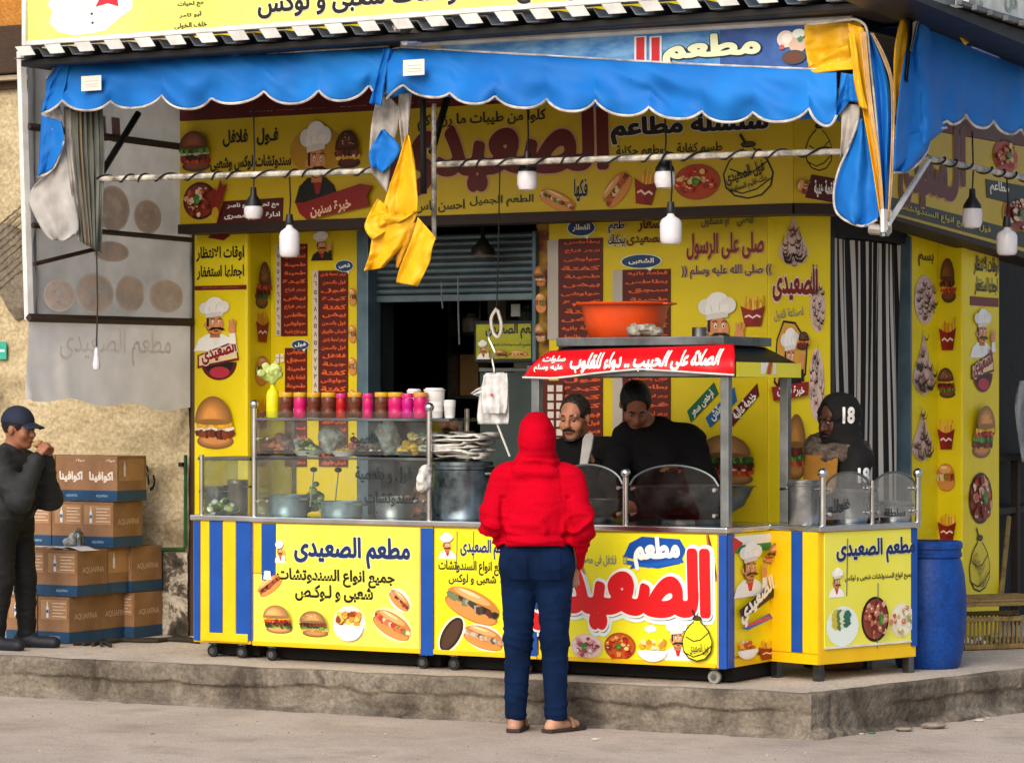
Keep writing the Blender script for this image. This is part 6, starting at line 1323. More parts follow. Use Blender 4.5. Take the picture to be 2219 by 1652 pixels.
# ------------------------------------------------------------------ things on the carts
def at(F, x, o_, z): a = F.S(x, o_); return F.w(a, o_, z)
def lathe_thing(name, label, cat, c, parts, group=None, rz=0.):
    t = thing(name, label, cat, c, rz, group)
    for nm, prof, m, n in parts: mb = MB(); mb.lathe(c, prof, m, n); mb.build(nm, t, smooth=True, angle=35)
    return t
zj = ztp + .0085
LIDY = mat('yellow_lid', 'd0a020', .4); LIDP = mat('pink_lid', 'd02878', .4); JB, JP, JR, JM = mat('jar_brown', '6a3420', .22, col2='4a2014', scale=30), mat('jar_pink', 'd0196c', .25), mat('jar_red', 'b5121c', .25), mat('jar_magenta', 'c41284', .25)
jars = [(620, .043, JB, LIDY, 'brown sauce jar with yellow lid next to the yellow squeeze bottle'), (650, .038, JP, LIDY, 'pink sauce jar with yellow lid, between the two leftmost brown jars'), (680, .04, JB, LIDY, 'second brown sauce jar from the yellow squeeze bottle'), (712, .042, JB, LIDY, 'third brown sauce jar from the yellow squeeze bottle'), (739, .03, JR, LIDP, 'narrow red sauce jar near the middle of the shelf'), (769, .042, JB, LIDY, 'brown sauce jar between the red jar and a slim pink jar'), (797, .031, JP, LIDP, 'slim pink sauce jar with a pink lid, no yellow on it'), (827, .04, JB, LIDY, 'rightmost brown sauce jar on the glass case'), (857, .043, JP, LIDY, 'wide pink sauce jar right of the last brown jar'), (883, .034, JM, LIDP, 'magenta sauce jar with matching lid near the right post'), (911, .04, JP, mat('orange_lid', 'd88a40', .4), 'pink sauce jar with an orange lid beside the right post')]
for x, r_, m, l, lab in jars:
    h = .118 if l is not LIDP else .112
    lathe_thing('sauce_jar', lab, 'jar', at(A, x, -.11, zj), [('body', [(0, 0), (r_ * .92, 0), (r_, .008), (r_, h * .28), (r_ * .94, h * .36), (r_ * .94, h * .5), (r_, h * .58), (r_, h * .85), (r_ * .9, h)], m, 18), ('lid', [(0, h + .001), (r_ * 1.0, h + .001), (r_ * 1.02, h + .006), (r_ * 1.02, h + .022), (r_ * .95, h + .027), (0, h + .027)], l, 18)], 'sauce jars on the display cart')
yb = lathe_thing('squeeze_bottle', 'tall yellow squeeze bottle topped with lettuce green film', 'bottle', at(A, 591, -.1, zj), [('body', [(0, 0), (.036, 0), (.038, .01), (.038, .13), (.03, .155), (.016, .17), (.012, .2), (0, .2)], mat('yellow_plastic', 'e8dc10', .3), 18)])
sd = Sdf((-.09, -.06, .18), (.1, .06, .36), .006); random.seed(9)
for i in range(12):
    a = random.uniform(-.9, .9); l = random.uniform(.06, .12); sd.cap((0, random.uniform(-.015, .015), .2), (math.sin(a) * l, random.uniform(-.03, .03), .2 + math.cos(a) * l), .008, .02, .008)
sdf_part('green_film', sd, mat('lettuce_film', '9ab04a', .4, col2='c8cf90', scale=26), yb, .006, (40, 40, 40))
WP = mat('white_foam', 'e2e2e2', .5, var=.05)
def tub(lab, x, y0, y1, o_, r_): 
    c = A.P(x, y0, o_); h = A.P(x, y1, o_).z - c.z; c.z = zj; h = A.P(x, y1, o_).z - zj
    prof = [(0, 0), (r_ * .8, 0), (r_ * .84, .01)]
    for k in range(3): prof += [(r_ * (.86 + .03 * k), h * (.2 + .18 * k)), (r_ * (.9 + .03 * k), h * (.22 + .18 * k))]
    lathe_thing('foam_tub', lab, 'tub', c, [('body', prof + [(r_, h * .8), (r_ * 1.0, h * .9)], WP, 22), ('lid', [(0, h * .9 + .001), (r_ * 1.06, h * .9 + .001), (r_ * 1.06, h * .95), (r_ * .9, h * .96), (r_ * .85, h), (0, h)], WP, 22)], 'white foam tubs')
tub('short white foam tub behind the magenta jar', 897, 915, 842, -.3, .04); tub('tall white foam tub right of the display case post', 941, 915, 840, -.2, .058); tub('small white foam tub beside the tall one above the steel pot', 974, 915, 866, -.2, .034)
# food in the glass case
random.seed(21)
def heap(name, label, cat, c, rx, ry, h, m, rball, n, dish=None, group=None):
    t = thing(name, label, cat, c, A.ang, group)
    if dish:
        mb = MB(); mb.lathe(c, [(0, .002), (rx * .75, .002), (rx * 1.05, .03), (rx * 1.08, .032), (rx * .98, .028), (rx * .7, .008), (0, .008)], dish, 20); mb.build('dish', t, smooth=True)
    mb = MB()
    for i in range(n):
        a = random.uniform(0, 6.28); k = math.sqrt(random.random()); z = h * (1 - k ** 1.6) * random.uniform(.2, 1)
        mb.ball(c + Vector((rx * .8 * k * math.cos(a), ry * .8 * k * math.sin(a), .015 + z + rball * .5)), rball * random.uniform(.75, 1.2), random.choice(m), 8, (1, 1, .8))
    f = mb.build('pieces', t, smooth=True); f['kind'] = 'stuff'; return t
zs_ = zsh + .007
FAL = [mat('falafel', 'a86a3c', .8, bump=.5, bscale=120), mat('falafel_dark', '6a3a1e', .8), mat('falafel_red', 'c0704a', .7)]
GRE = [mat('salad_green', '6a9430', .6), mat('salad_pale', 'b4c078', .6), mat('salad_dark', '2f4a1a', .6)]
PIC = [mat('pickle_yellow', 'e0bc2c', .5), mat('pickle_gold', 'b8901c', .5), mat('pickle_pale', 'd8c468', .5)]
heap('falafel_dish', 'heap of brown falafel balls at the left of the upper glass shelf', 'food', at(A, 605, -.22, zs_), .1, .1, .12, FAL, .021, 60, STD)
heap('salad_dish', 'dish of green salad beside the falafel on the glass shelf', 'food', at(A, 668, -.2, zs_), .085, .085, .08, GRE, .018, 60, WP)
heap('aubergine_dish', 'dark fried aubergine pieces in the middle of the glass shelf', 'food', at(A, 795, -.2, zs_), .09, .08, .05, [mat('aubergine', '2c1c20', .4), mat('aubergine_pale', '7a6a50', .5), WP], .02, 36, STD)
heap('pickle_dish', 'heap of yellow pickles at the right end of the glass shelf', 'food', at(A, 893, -.2, zs_), .09, .09, .12, PIC, .022, 50, STD)
heap('tomato_dish', 'small dish of red tomato pieces left of the aubergine', 'food', at(A, 770, -.3, zs_), .07, .06, .08, [mat('tomato', 'b02c1c', .4), mat('tomato_light', 'd0583c', .4)], .02, 34, WP)
heap('lemon_dish', 'flat dish of yellow slices before the aubergine dish', 'food', at(A, 745, -.13, zs_), .07, .05, .02, PIC, .015, 26, WP)
heap('pepper_dish', 'dish of green peppers at the far right behind the pickles', 'food', at(A, 912, -.35, zs_), .07, .06, .1, GRE, .02, 34, WP)
heap('onion_dish', 'pale onion rings in the dish between falafel and salad', 'food', at(A, 640, -.32, zs_), .07, .06, .1, [WP, mat('onion', 'cdb8c0', .5)], .018, 34, STD)
heap('potato_dish', 'golden fried potato sticks behind the yellow slices', 'food', at(A, 735, -.33, zs_), .08, .07, .13, PIC, .018, 44, STD)
heap('bread_heap', 'heap of small brown loaves lying behind the right steel tub', 'food', at(A, 900, -.36, ZC + .002), .1, .06, .16, FAL, .03, 24)
heap('herb_heap', 'bunch of green herbs between the lower enamel tubs', 'food', at(A, 682, -.36, ZC + .002), .07, .05, .18, GRE, .022, 44)
def filmbag(name, label, c, sx, sz, seed, m=None):
    t = thing(name, label, 'bag', c, A.ang); random.seed(seed); sd = Sdf((-sx * 1.3, -.08, -.01), (sx * 1.3, .08, sz * 1.3), .007)
    for i in range(8): sd.ell((random.uniform(-.6, .6) * sx, random.uniform(-.02, .02), random.uniform(.2, .8) * sz), (sx * random.uniform(.3, .5), .03, sz * random.uniform(.2, .35)), .03)
    sdf_part('film', sd, m or mat('clear_film', 'b9bcb6', .25, var=.25, scale=20), t, .012, (26, 26, 26)); return t
filmbag('food_bag', 'crumpled clear food bag standing on the upper glass shelf', at(A, 715, -.24, zs_), .08, .17, 4); filmbag('food_bag', 'grey wrapped bundle hanging behind the aubergine dish', at(A, 838, -.32, zs_), .07, .19, 5)
POT = mat('pot_aluminium', 'b4b8ba', .3, .95, var=.2, scale=6); POTB = mat('pot_blue_enamel', '9fb4bc', .3, .6, var=.25, scale=5)
def pot(label, c, r_, h, m=POT, lid=False, name='steel_pot', group='steel pots on the carts', fill=None):
    ps = [('body', [(0, 0), (r_ * .94, 0), (r_, .015), (r_, h * .86), (r_ * 1.04, h * .88), (r_ * 1.04, h * .92), (r_, h * .94), (r_, h), (r_ * .95, h), (r_ * .94, h * .6), (0, h * .6)], m, 30)]
    t = lathe_thing(name, label, 'pot', c, ps, group)
    if lid: mb = MB(); mb.lathe(c, [(r_ * 1.05, h + .001), (r_ * 1.06, h + .012), (r_ * .8, h + .025), (.02, h + .035), (.018, h + .06), (0, h + .062)], m, 30); mb.build('lid', t, smooth=True)
    for s_ in (-1, 1):
        mb = MB(); q = c + Vector((A.u.x, A.u.y, 0)) * s_ * r_; e = Vector((A.u.x, A.u.y, 0)) * s_; n_ = Vector((A.n.x, A.n.y, 0)); mb.tube([q + n_ * .05 + Vector((0, 0, h * .8)), q + e * .035 + n_ * .03 + Vector((0, 0, h * .8)), q + e * .035 - n_ * .03 + Vector((0, 0, h * .8)), q - n_ * .05 + Vector((0, 0, h * .8))], .007, STD, 6); mb.build('handle', t, smooth=True)
    if fill: mb = MB(); mb.lathe(c, [(0, h * .8), (r_ * .93, h * .78)], fill, 24); mb.build('contents', t)
    return t
pot('wide blue grey enamel tub in the lower left of the glass case', at(A, 625, -.24, ZC + .001), .115, .12, POTB, fill=mat('beans', '6a4a2c', .5)); pot('shallow blue enamel tub in the middle of the lower glass case', at(A, 740, -.22, ZC + .001), .12, .09, POTB, fill=mat('brine', '8aa2a0', .2)); pot('steel tub in the right of the lower glass case', at(A, 855, -.24, ZC + .001), .11, .12, POT, fill=mat('tahini', 'b8a888', .4))
pot('small steel pot behind glass on the striped cart', at(A, 470, -.28, ZC + .001), .07, .16, POT); pot('dented grey pot beside the greens on the striped cart', at(A, 515, -.3, ZC + .001), .06, .2, mat('pot_greasy', '8a7f70', .4, .6))
heap('greens_dish', 'dark green leaves and white bags behind the striped cart glass', 'food', at(A, 480, -.15, ZC + .002), .11, .06, .07, GRE + [WP], .022, 60)
for x, lab in ((672, 'long handled ladle standing in the left tub of the glass case'), (725, 'long handled ladle standing in the middle tub of the glass case')):
    t = thing('ladle', lab, 'ladle', at(A, x, -.2, ZC + .06), A.ang); p = at(A, x, -.2, ZC + .06); mb = MB(); mb.tube([p, p + Vector((.02, .0, .2))], .005, STB, 6); mb.build('handle', t); mb = MB(); mb.ball(p + Vector((.02, 0, .21)), .022, RUB, 10, (1, 1, .7)); mb.build('knob', t, smooth=True)
# big pot with folded sacks
bp_c = at(A, 1003, -.22, ZC + .001); hp = A.P(1003, 1000, -.22).z - ZC
pot('big dented steel cauldron on the middle cart left of the customer', bp_c, .172, hp, mat('cauldron_steel', '8fa0aa', .3, .9, var=.35, scale=5), name='cauldron', group=None)
fsk = thing('folded_sacks', 'pile of folded white plastic sacks on top of the cauldron', 'sacks', bp_c + Vector((0, 0, hp)), A.ang); random.seed(33)
for i in range(13):
    l = random.uniform(.11, .17); y0 = random.uniform(-.09, .09); z0 = hp + .012 + .009 * i; sg = random.choice((-1, 1)); cx = random.uniform(-.04, .04)
    loop = [(cx - l, 0), (cx - l * .4, .018), (cx + l * .5, .012), (cx + l, .02), (cx + l * 1.02, .04), (cx + l * .6, .044), (cx - l * .3, .035), (cx - l * .9, .05)]
    pts = [bp_c + Vector((A.u.x, A.u.y, 0)) * sg * x + Vector((A.n.x, A.n.y, 0)) * (y0 + .02 * math.sin(x * 30)) + Vector((0, 0, z0 + z * random.uniform(.7, 1.1))) for x, z in smooth_pts(loop, 18)]
    mb = MB(); e = Vector((A.n.x, A.n.y, 0)); W = random.uniform(.05, .09)
    vs = [];
    for p in pts: vs += [p - e * W, p + e * W]
    mb.add(vs, [(2 * k, 2 * k + 1, 2 * k + 3, 2 * k + 2) for k in range(len(pts) - 1)], mat('white_sack', 'd0cec8', .5, var=.2, scale=14)); mb.build('sack', fsk, smooth=True, recalc=False, solid=.008)
cb = filmbag('white_bag', 'white plastic bag tied to the right post of the glass case', A.P(921, 1064, .02), .042, .15, 8, mat('white_plastic_film'))
# hook, cable and hanging bags
hb = thing('hanging_bags', 'white plastic bags hanging from a hook on a long cable before the doorway', 'bags', A.P(1072, 920, .0), A.ang)
mb = MB(); mb.tube([A.P(1083, 352, OR_), A.P(1080, 500, .1), A.P(1076, 668, .0)], .004, WIR, 5); mb.build('cable', hb)
mb = MB(); mb.tube([A.P(x, y, .0) for x, y in smooth_pts([(1076, 668), (1064, 690), (1068, 720), (1080, 730), (1086, 705), (1078, 672)], 20)], .009, mat('white_cord', 'b8b2a6', .6), 6); mb.build('cord_loop', hb, smooth=True)
mb = MB(); mb.tube([A.P(x, y, .01) for x, y in smooth_pts([(1064, 715), (1058, 730), (1066, 750), (1072, 765), (1066, 775), (1070, 800), (1070, 812)], 20)], .006, STB, 6); mb.build('hook', hb, smooth=True)
PB = mat('bag_film', 'd2d2d0', .35, var=.12, scale=16)
for nm, l, r_, oo in (('bag', [(1052, 808), (1040, 850), (1034, 900), (1036, 918)], [(1092, 806), (1100, 850), (1102, 900), (1100, 918)], .0), ('bag', [(1048, 812), (1044, 850), (1046, 890), (1048, 896)], [(1098, 808), (1100, 840), (1098, 880), (1094, 896)], .03), ('bag_ear', [(1050, 836), (1034, 842), (1020, 852)], [(1052, 858), (1040, 858), (1028, 856)], .01)):
    mb = MB(); drape(mb, A, l, r_, oo, PB, .018, 1.7, 16, 22, oo * 50); mb.build(nm, hb, smooth=True, recalc=False, solid=.004)
board(A, hb, 1062, 858, 1068, 852, .06, 'b0485a', .002, 'bag_print')
mb = MB(); mb.tube([A.P(1076, 916, .0), A.P(1104, 988, -.05)], .006, WFR, 6); tag(mb.build('white_rod', smooth=True), 'thin white rod leaning below the hanging plastic bags', 'rod')
for x, y0, y1 in ((957, 640, 718), (954, 560, 700)):
    pass
# cords dangling from the shutter
for x, y0, y1, lab in ((956, 630, 668, 'short cord dangling under the shutter left'), (992, 620, 746, 'longer cord dangling under the shutter right')):
    mb = MB(); mb.tube([A.P(x, y0 - 20, WALL + .02), A.P(x + 1, (y0 + y1) / 2, WALL + .02), A.P(x + 3, y1, WALL + .02)], .005, mat('grey_cord', '6a7276', .6), 5); tag(mb.build('dangling_cord'), lab, 'cord')
# orange basin and rag on the canopy
zb_ = zr2 + .051; bc = at(A, 1353, -.38, zb_); rb_ = .275; hb_ = A.P(1353, 656, -.38).z - zb_
bs_ = lathe_thing('plastic_basin', 'large orange plastic basin on the roof of the frying cart', 'basin', bc, [('bowl', [(0, 0), (rb_ * .68, 0), (rb_ * .72, .01), (rb_ * .8, hb_ * .4), (rb_ * .84, hb_ * .7), (rb_ * .88, hb_ * .92), (rb_ * .98, hb_ * .93), (rb_ * 1.0, hb_ * .97), (rb_ * .98, hb_), (rb_ * .88, hb_ * .98), (rb_ * .78, hb_ * .5), (rb_ * .66, .015), (0, .012)], mat('orange_plastic', 'd8480c', .4, var=.08, spec=.5), 40)])
for s_ in (-1, 1): mb = MB(); mb.box(A, A.S(1353, -.38) + s_ * rb_ * 1.0 - .02, A.S(1353, -.38) + s_ * rb_ * 1.0 + .02, -.44, -.32, zb_ + hb_ * .93, zb_ + hb_ * .985, mat('orange_plastic')); mb.build('lip_handle', bs_, bevel=.004)
rg = thing('rag', 'crumpled grey white rag before the orange basin on the cart roof', 'rag', at(A, 1398, -.12, zb_), A.ang); sd = Sdf((-.13, -.08, -.005), (.13, .08, .1), .006); random.seed(14)
for i in range(9): sd.ell((random.uniform(-.08, .08), random.uniform(-.03, .03), .02 + random.uniform(0, .03)), (.04, .03, .02), .015)
sdf_part('cloth', sd, mat('rag_cloth', 'a8a496', .9, col2='4a4a46', scale=30), rg, .012, (30, 30, 40))
mb = MB(); cj = at(A, 1515, -.3, zb_); lathe_thing('small_tin', 'small metal tin on the right of the cart roof', 'tin', cj, [('body', [(0, 0), (.04, 0), (.04, .05), (.038, .052), (0, .05)], STD, 16)])
# frying pans on the frying cart
BLKP = mat('sooty_iron', '7d878d', .32, .9, var=.4, scale=7, col2='3a3f42')
def wok(label, x, o_, r_, h):
    c = at(A, x, o_, ZC + .03); t = lathe_thing('frying_pan', label, 'pan', c, [('pan', [(0, 0), (r_ * .5, .0), (r_ * .85, h * .4), (r_, h), (r_ * 1.05, h + .004), (r_ * .97, h - .004), (r_ * .8, h * .45), (0, .015)], BLKP, 36), ('oil', [(0, h * .7), (r_ * .9, h * .7)], mat('dark_oil', '2a1a0c', .08), 36)]); mb = MB(); mb.lathe(c, [(r_ * .6, -.028), (r_ * .6, -.002), (r_ * .5, -.002), (r_ * .5, -.028)], BLKP, 24); mb.build('burner_ring', t); return t
wok('wide dark steel frying pan under the red canopy', 1500, -.4, .335, .17); wok('smaller sooty pan left of the customer side guard', 1290, -.34, .17, .09)
# pots on the last cart and behind
def cpot(label, x, o_, r_, ytop, lid=False):
    c = CR.w(CR.S(x, o_), o_, ZC + .001); pot(label, c, r_, CR.P(x, ytop, o_).z - ZC, lid=lid)
cpot('tall steel pot left of the arched guards on the last cart', 1740, -.16, .085, 1040); cpot('steel pot behind the left arched guard', 1842, -.2, .095, 1058); cpot('low steel pot behind the right arched guard', 1938, -.18, .085, 1085)
# ------------------------------------------------------------------ blue drum and poultry crate
dc = Vector((2.345, 17.28, ZS)); BDR = layered('blue_drum_plastic', ['092c66', '0d3c86', '114492', '3a5478'], 4, .48, .12, 30, 6, stops=[.3, .45, .62, .74], fine=60)
t = lathe_thing('blue_drum', 'blue plastic drum standing at the right of the last cart', 'drum', dc, [('body', [(0, 0), (.165, 0), (.18, .015), (.2, .12), (.216, .3), (.216, .4), (.205, .52), (.188, .6), (.18, .62)], BDR, 40), ('neck_ring', [(.172, .622), (.19, .624), (.192, .645), (.186, .65), (.186, .668), (.194, .672), (.194, .7), (.184, .712), (.17, .712), (.168, .62)], BDR, 40), ('lid', [(0, .69), (.167, .69), (.167, .705), (0, .703)], mat('drum_lid_dark', '10203c', .6), 32)])
CW = layered('crate_palm_wood', ['5a4a2c', '8a7448', '6a5836'], 8, .85, .4, 40)
CRF = Frame(3.62, 18.75, R(22))
cr = thing('poultry_crate', 'low palm stick poultry crate by the side street pillar', 'crate', CRF.w(-.0, -.2, ZS), CRF.ang)
x0c, x1c = CRF.S(2088, 0), CRF.S(2290, 0); zc0, zc1 = ZS + .01, CRF.pix(2150, 1302, 0)[1]
for zz in (zc0 + .01, zc0 + (zc1 - zc0) * .62, zc1 - .015):
    for oo in (0, -.45):
        mb = MB(); mb.box(CRF, x0c, x1c, oo - .02, oo + .012, zz - .014, zz + .014, CW); mb.build('rail', cr, bevel=.004)
random.seed(6)
for oo in (0, -.45):
    for i in range(22):
        a = x0c + (x1c - x0c) * (i + .5) / 22; mb = MB(); mb.tube([CRF.w(a, oo - .004, zc0), CRF.w(a + random.uniform(-.006, .006), oo - .004, zc0 + (zc1 - zc0) * .62)], .007, CW, 6); mb.build('stick', cr)
for i in range(9):
    oo = -.45 + .45 * i / 8; mb = MB(); mb.box(CRF, x0c - .01, x1c, oo - .018, oo + .018, zc1, zc1 + .012 + .004 * random.random(), CW); mb.build('top_slat', cr)
mb = MB(); mb.box(CRF, x0c, x1c, -.44, -.01, zc0 - .01, zc0, CW); mb.build('floor_board', cr)
heap('crate_scraps', 'white and green scraps lying inside the poultry crate', 'scraps', CRF.w(x0c + .2, -.15, zc0 + .001), .15, .1, .04, [WP, GRE[0], mat('scrap_brown', '5a4630', .8)], .022, 34)
# dim stall clutter beyond the side pillar
kl_ = thing('stall_table', 'dark table frame in the shade beyond the side pillar', 'table', B.w(b4 + .5, .1, ZS), B.ang)
for zz in (.75, 1.1): mb = MB(); mb.box(B, b4 + .1, b4 + 1.4, -.28, .02, ZS + zz, ZS + zz + .04, mat('dark_timber', '2a221a', .7)); mb.build('shelf', kl_)
for a in (b4 + .12, b4 + .7): mb = MB(); mb.box(B, a, a + .05, -.02, .03, ZS, ZS + 1.1, mat('dark_timber')); mb.build('leg', kl_)
mb = MB(); mb.tube([B.P(2168, 1290, .2), B.P(2185, 1120, .1)], .018, CW, 6); tag(mb.build('wood_stake'), 'slanted wooden stake leaning beside the side pillar base', 'stake')
gp = thing('plastic_sheet', 'grey crumpled plastic sheet hanging at the right edge below the green shutter', 'sheet', B.P(2212, 960, .1), B.ang)
mb = MB(); drape(mb, B, [(2205, 825), (2198, 880), (2206, 950), (2214, 1000)], [(2260, 820), (2262, 880), (2264, 950), (2262, 1000)], .12, mat('grey_plastic', '9a9c9e', .4, var=.25), .03, 2, 14, 20); mb.build('sheet', gp, smooth=True, recalc=False, solid=.003)
# ------------------------------------------------------------------ water cartons
KR = mat('kraft_board', '957050', .75, var=.14, scale=5, col2='7f5c3e'); KB = mat('carton_blue', '1a4468', .6, var=.15); KL = mat('kraft_label', 'ae845a', .7); CWt = ink('d9cfc4')
CH, CW_, CD = .288, .25, .31
def carton(label, ar, o_, k, style, dz=0., cut=0):
    """carton whose right front edge is at (ar, o_), k boxes above the pavement"""
    z0 = ZS + .004 + CH * k + dz; t = thing('water_carton', label, 'carton', A.w(ar - CW_ / 2, o_ - CD / 2, z0), A.ang, 'stacked water cartons')
    a0 = ar - CW_ + .004; mb = MB(); mb.box(A, a0, ar, o_ - CD, o_, z0, z0 + CH - .004, KR); mb.build('box', t, bevel=.004)
    mb = MB(); mb.box(A, a0 - .001, ar + .001, o_ - CD - .001, o_ + .001, z0 + .002, z0 + CH * .24, KB); mb.build('blue_band', t)
    mb = MB(); mb.box(A, (a0 + ar) / 2 - .02, (a0 + ar) / 2 + .02, o_ - CD, o_, z0 + CH - .0035, z0 + CH - .002, mat('packing_tape', '9a7a50', .3)); mb.build('tape', t)
    X = lambda f: a0 + (ar - a0) * f; Z = lambda f: z0 + CH * f; sf = Frame(*A.w(ar, o_, 0).xy, R(60)); o2 = o_ + .002
    if style == 'n':
        letter(A, t, 'اكوافينا', X(.14), Z(.42), X(.86), Z(.64), o2, CWt, .05, px=False); letter(A, t, 'مياه', X(.66), Z(.86), X(.93), Z(.92), o2, CWt, .03, px=False)
    else:
        mb = MB(); mb.box(A, X(.1), X(.94), o_ + .0005, o_ + .0015, Z(.5), Z(.92), KL); mb.build('label_panel', t)
        picture(A, t, [([(.3, 0), (.7, 0), (.74, .6), (.6, .8), (.56, 1), (.44, 1), (.4, .8), (.26, .6)], 'cfd3d8'), (rc(.3, .3, .7, .5), '2a5a94')], X(.22), Z(.53), X(.4), Z(.88), o2, px=False)
        for i in range(5):
            mb = MB(); mb.box(A, X(.48), X(.9 - .08 * (i % 2)), o2, o2 + .001, Z(.56 + .07 * i), Z(.575 + .07 * i), CWt); mb.build('print_line', t)
    letter(A, t, 'AQUAFINA', X(.35), Z(.09), X(.72), Z(.15), o_ + .0035, ink('8fb0d0'), .02, latin=True, px=False)
    if style == 'n':
        mb = MB(); mb.box(sf, .02, CD - .03, .0005, .0015, Z(.45), Z(.92), KL); mb.build('label_panel', t)
        picture(sf, t, [([(.3, 0), (.7, 0), (.74, .6), (.6, .8), (.56, 1), (.44, 1), (.4, .8), (.26, .6)], 'cfd3d8')], .05, Z(.55), .1, Z(.88), .003, px=False)
    else: letter(sf, t, 'AQUAFINA', .05, Z(.48), CD - .04, Z(.62), .002, ink('c0a486'), .02, latin=True, px=False)
    jit = random.uniform(-.035, .035); t.rotation_euler = (0, 0, A.ang + jit); t.location += Vector((A.n.x, A.n.y, 0)) * random.uniform(-.012, .012); return t
oF = -.42; aF = A.S(152, oF); oB = -.74; aB = A.S(246, oB)
carton('bottom front carton of the low stack, beside the standing man', aF, oF, 0, 'l'); carton('bottom carton half hidden behind the standing man', aF - CW_, oF, 0, 'l'); carton('bottom carton behind the front one, showing its right side', aF, oF - CD, 0, 'l')
carton('upper front carton of the low stack, with papers on top', aF + .05, oF - .01, 1, 'l'); carton('upper carton of the low stack half hidden by the man', aF + .05 - CW_, oF - .01, 1, 'l'); carton('upper rear carton of the low stack, showing its right side', aF + .04, oF - CD - .01, 1, 'n')
carton('third level carton at the right of the tall stack', aB, oB, 2, 'l'); carton('third level carton in the middle of the tall stack', aB - CW_, oB, 2, 'l'); carton('third level carton at the left of the tall stack', aB - 2 * CW_, oB, 2, 'l')
carton('top right carton of the tall stack against the plaster wall', aB + .03, oB, 3, 'n'); carton('top middle carton of the tall stack', aB + .03 - CW_, oB, 3, 'n'); carton('top left carton of the tall stack behind the man', aB + .03 - 2 * CW_, oB, 3, 'n')
for k in (0, 1): carton('rear carton on level %s under the tall stack by the wall' % ('one', 'two')[k], aB - .02, oB - .22, k, 'l')
pp = thing('loose_papers', 'white papers lying on the upper front carton', 'papers', A.w(aF - .1, oF - .2, ZS + 2 * CH + .006), A.ang)
for a, oo, r_ in ((aF - .12, oF - .12, .1), (aF + .0, oF - .1, -.2)):
    mb = MB(); z = ZS + 2 * CH + .006 + (.004 if r_ < 0 else 0); fr = Frame(*A.w(a, oo, 0).xy, A.ang + r_); mb.grid(lambda u, v: fr.w((u - .5) * .2, (v - .5) * .14, z + .01 * math.sin(u * 5 + r_)), 8, 6, WP); mb.build('sheet', pp, smooth=True, recalc=False, solid=.002)
cb_ = thing('plastic_bottle_pack', 'crumpled clear plastic bottle lying on the low carton stack', 'bottle', A.P(122, 1186, oF - .1), 0); c_ = A.w(aF - .06, oF - .16, ZS + 2 * CH + .016)
cb_.location = c_; cb_.matrix_world = Matrix.Translation(c_); mb = MB(); mb.lathe(c_ + Vector((.0, 0, .0)), [(0, 0), (.035, .0), (.04, .02), (.034, .04), (.04, .06), (.03, .085), (.012, .1), (.012, .115), (0, .115)], glass('thin_pet', 'd5e0e4', .3), 14); mb.build('body', cb_, smooth=True)
sd = Sdf((-.1, -.06, -.005), (.06, .06, .12), .006); sd.ell((-.05, 0, .03), (.04, .03, .035), .01); sd.ell((-.03, 0, .06), (.03, .02, .03), .02); sdf_part('film', sd, mat('clear_film'), cb_, .01, (30, 30, 30))
# ------------------------------------------------------------------ litter on the road and pavement
random.seed(17); LT = [mat('litter_stone', '8a8074', .9, bump=.4), mat('litter_paper', 'c8c0b4', .8), mat('litter_dark', '4a4038', .9)]
def stone(label, px, py, r_, m, z=0., flat=.5):
    Y = (CAMZ - z) * FPX / (py - HOR); c = Vector(((px - CXP) / FPX * Y, Y, z)); mb = MB(); k = random.random() * 9
    vs = []; n = 9
    for i in range(5):
        for j in range(n):
            th = math.pi * i / 4; ph = 2 * math.pi * j / n; rr = r_ * (1 + .35 * mnoise.noise(Vector((math.cos(ph) * 1.3 + k, math.sin(ph) * 1.3, th)))); vs.append(c + Vector((rr * math.sin(th) * math.cos(ph), rr * math.sin(th) * math.sin(ph) * .8, r_ * flat * (1 - math.cos(th)) * .5)))
    mb.add(vs, [(i * n + j, i * n + (j + 1) % n, (i + 1) * n + (j + 1) % n, (i + 1) * n + j) for i in range(4) for j in range(n)], m); return tag(mb.build('litter_piece', smooth=True, angle=30), label, 'litter', 'litter by the kerb')
for lab, x, y, r_, m, z in (('flat grey slab of rubble at the kerb right of the corner', 1958, 1583, .05, LT[0], 0), ('long thin grey slab lying by the right kerb', 2022, 1577, .07, LT[0], 0), ('pale stone against the right kerb', 2120, 1562, .03, LT[1], 0), ('small white scrap right of the pale stone', 2140, 1556, .018, LT[1], 0), ('white paper scrap near the sandals', 1290, 1602, .022, LT[1], 0), ('green scrap at the foot of the corner kerb', 1888, 1588, .022, mat('litter_green', '3a7a3a', .7), 0), ('white scrap left of the green one', 1866, 1590, .018, LT[1], 0), ('pale crumpled paper far along the right kerb', 2168, 1546, .03, LT[1], 0), ('small grey chip on the road at lower left', 330, 1589, .014, LT[0], 0), ('small pale clod in the road below the counters', 812, 1638, .016, LT[1], 0)):
    stone(lab, x, y, r_, m, z)
mb = MB()
for i in range(260):
    x, y = random.uniform(-60, 2280), HOR + 640 + 160 * random.random() ** 1.2
    Y = CAMZ * FPX / (y - HOR); X = (x - CXP) / FPX * Y; r_ = random.uniform(.002, .006) * (1 if random.random() < .95 else 2)
    mb.add([(X - r_, Y - r_, .0), (X + r_, Y - r_ * .6, 0), (X + r_ * .5, Y + r_, 0), (X - r_ * .8, Y + r_ * .8, 0), (X, Y, r_ * .9)], [(0, 1, 4), (1, 2, 4), (2, 3, 4), (3, 0, 4)], LT[(0, 0, 1, 0, 2)[i % 5]])
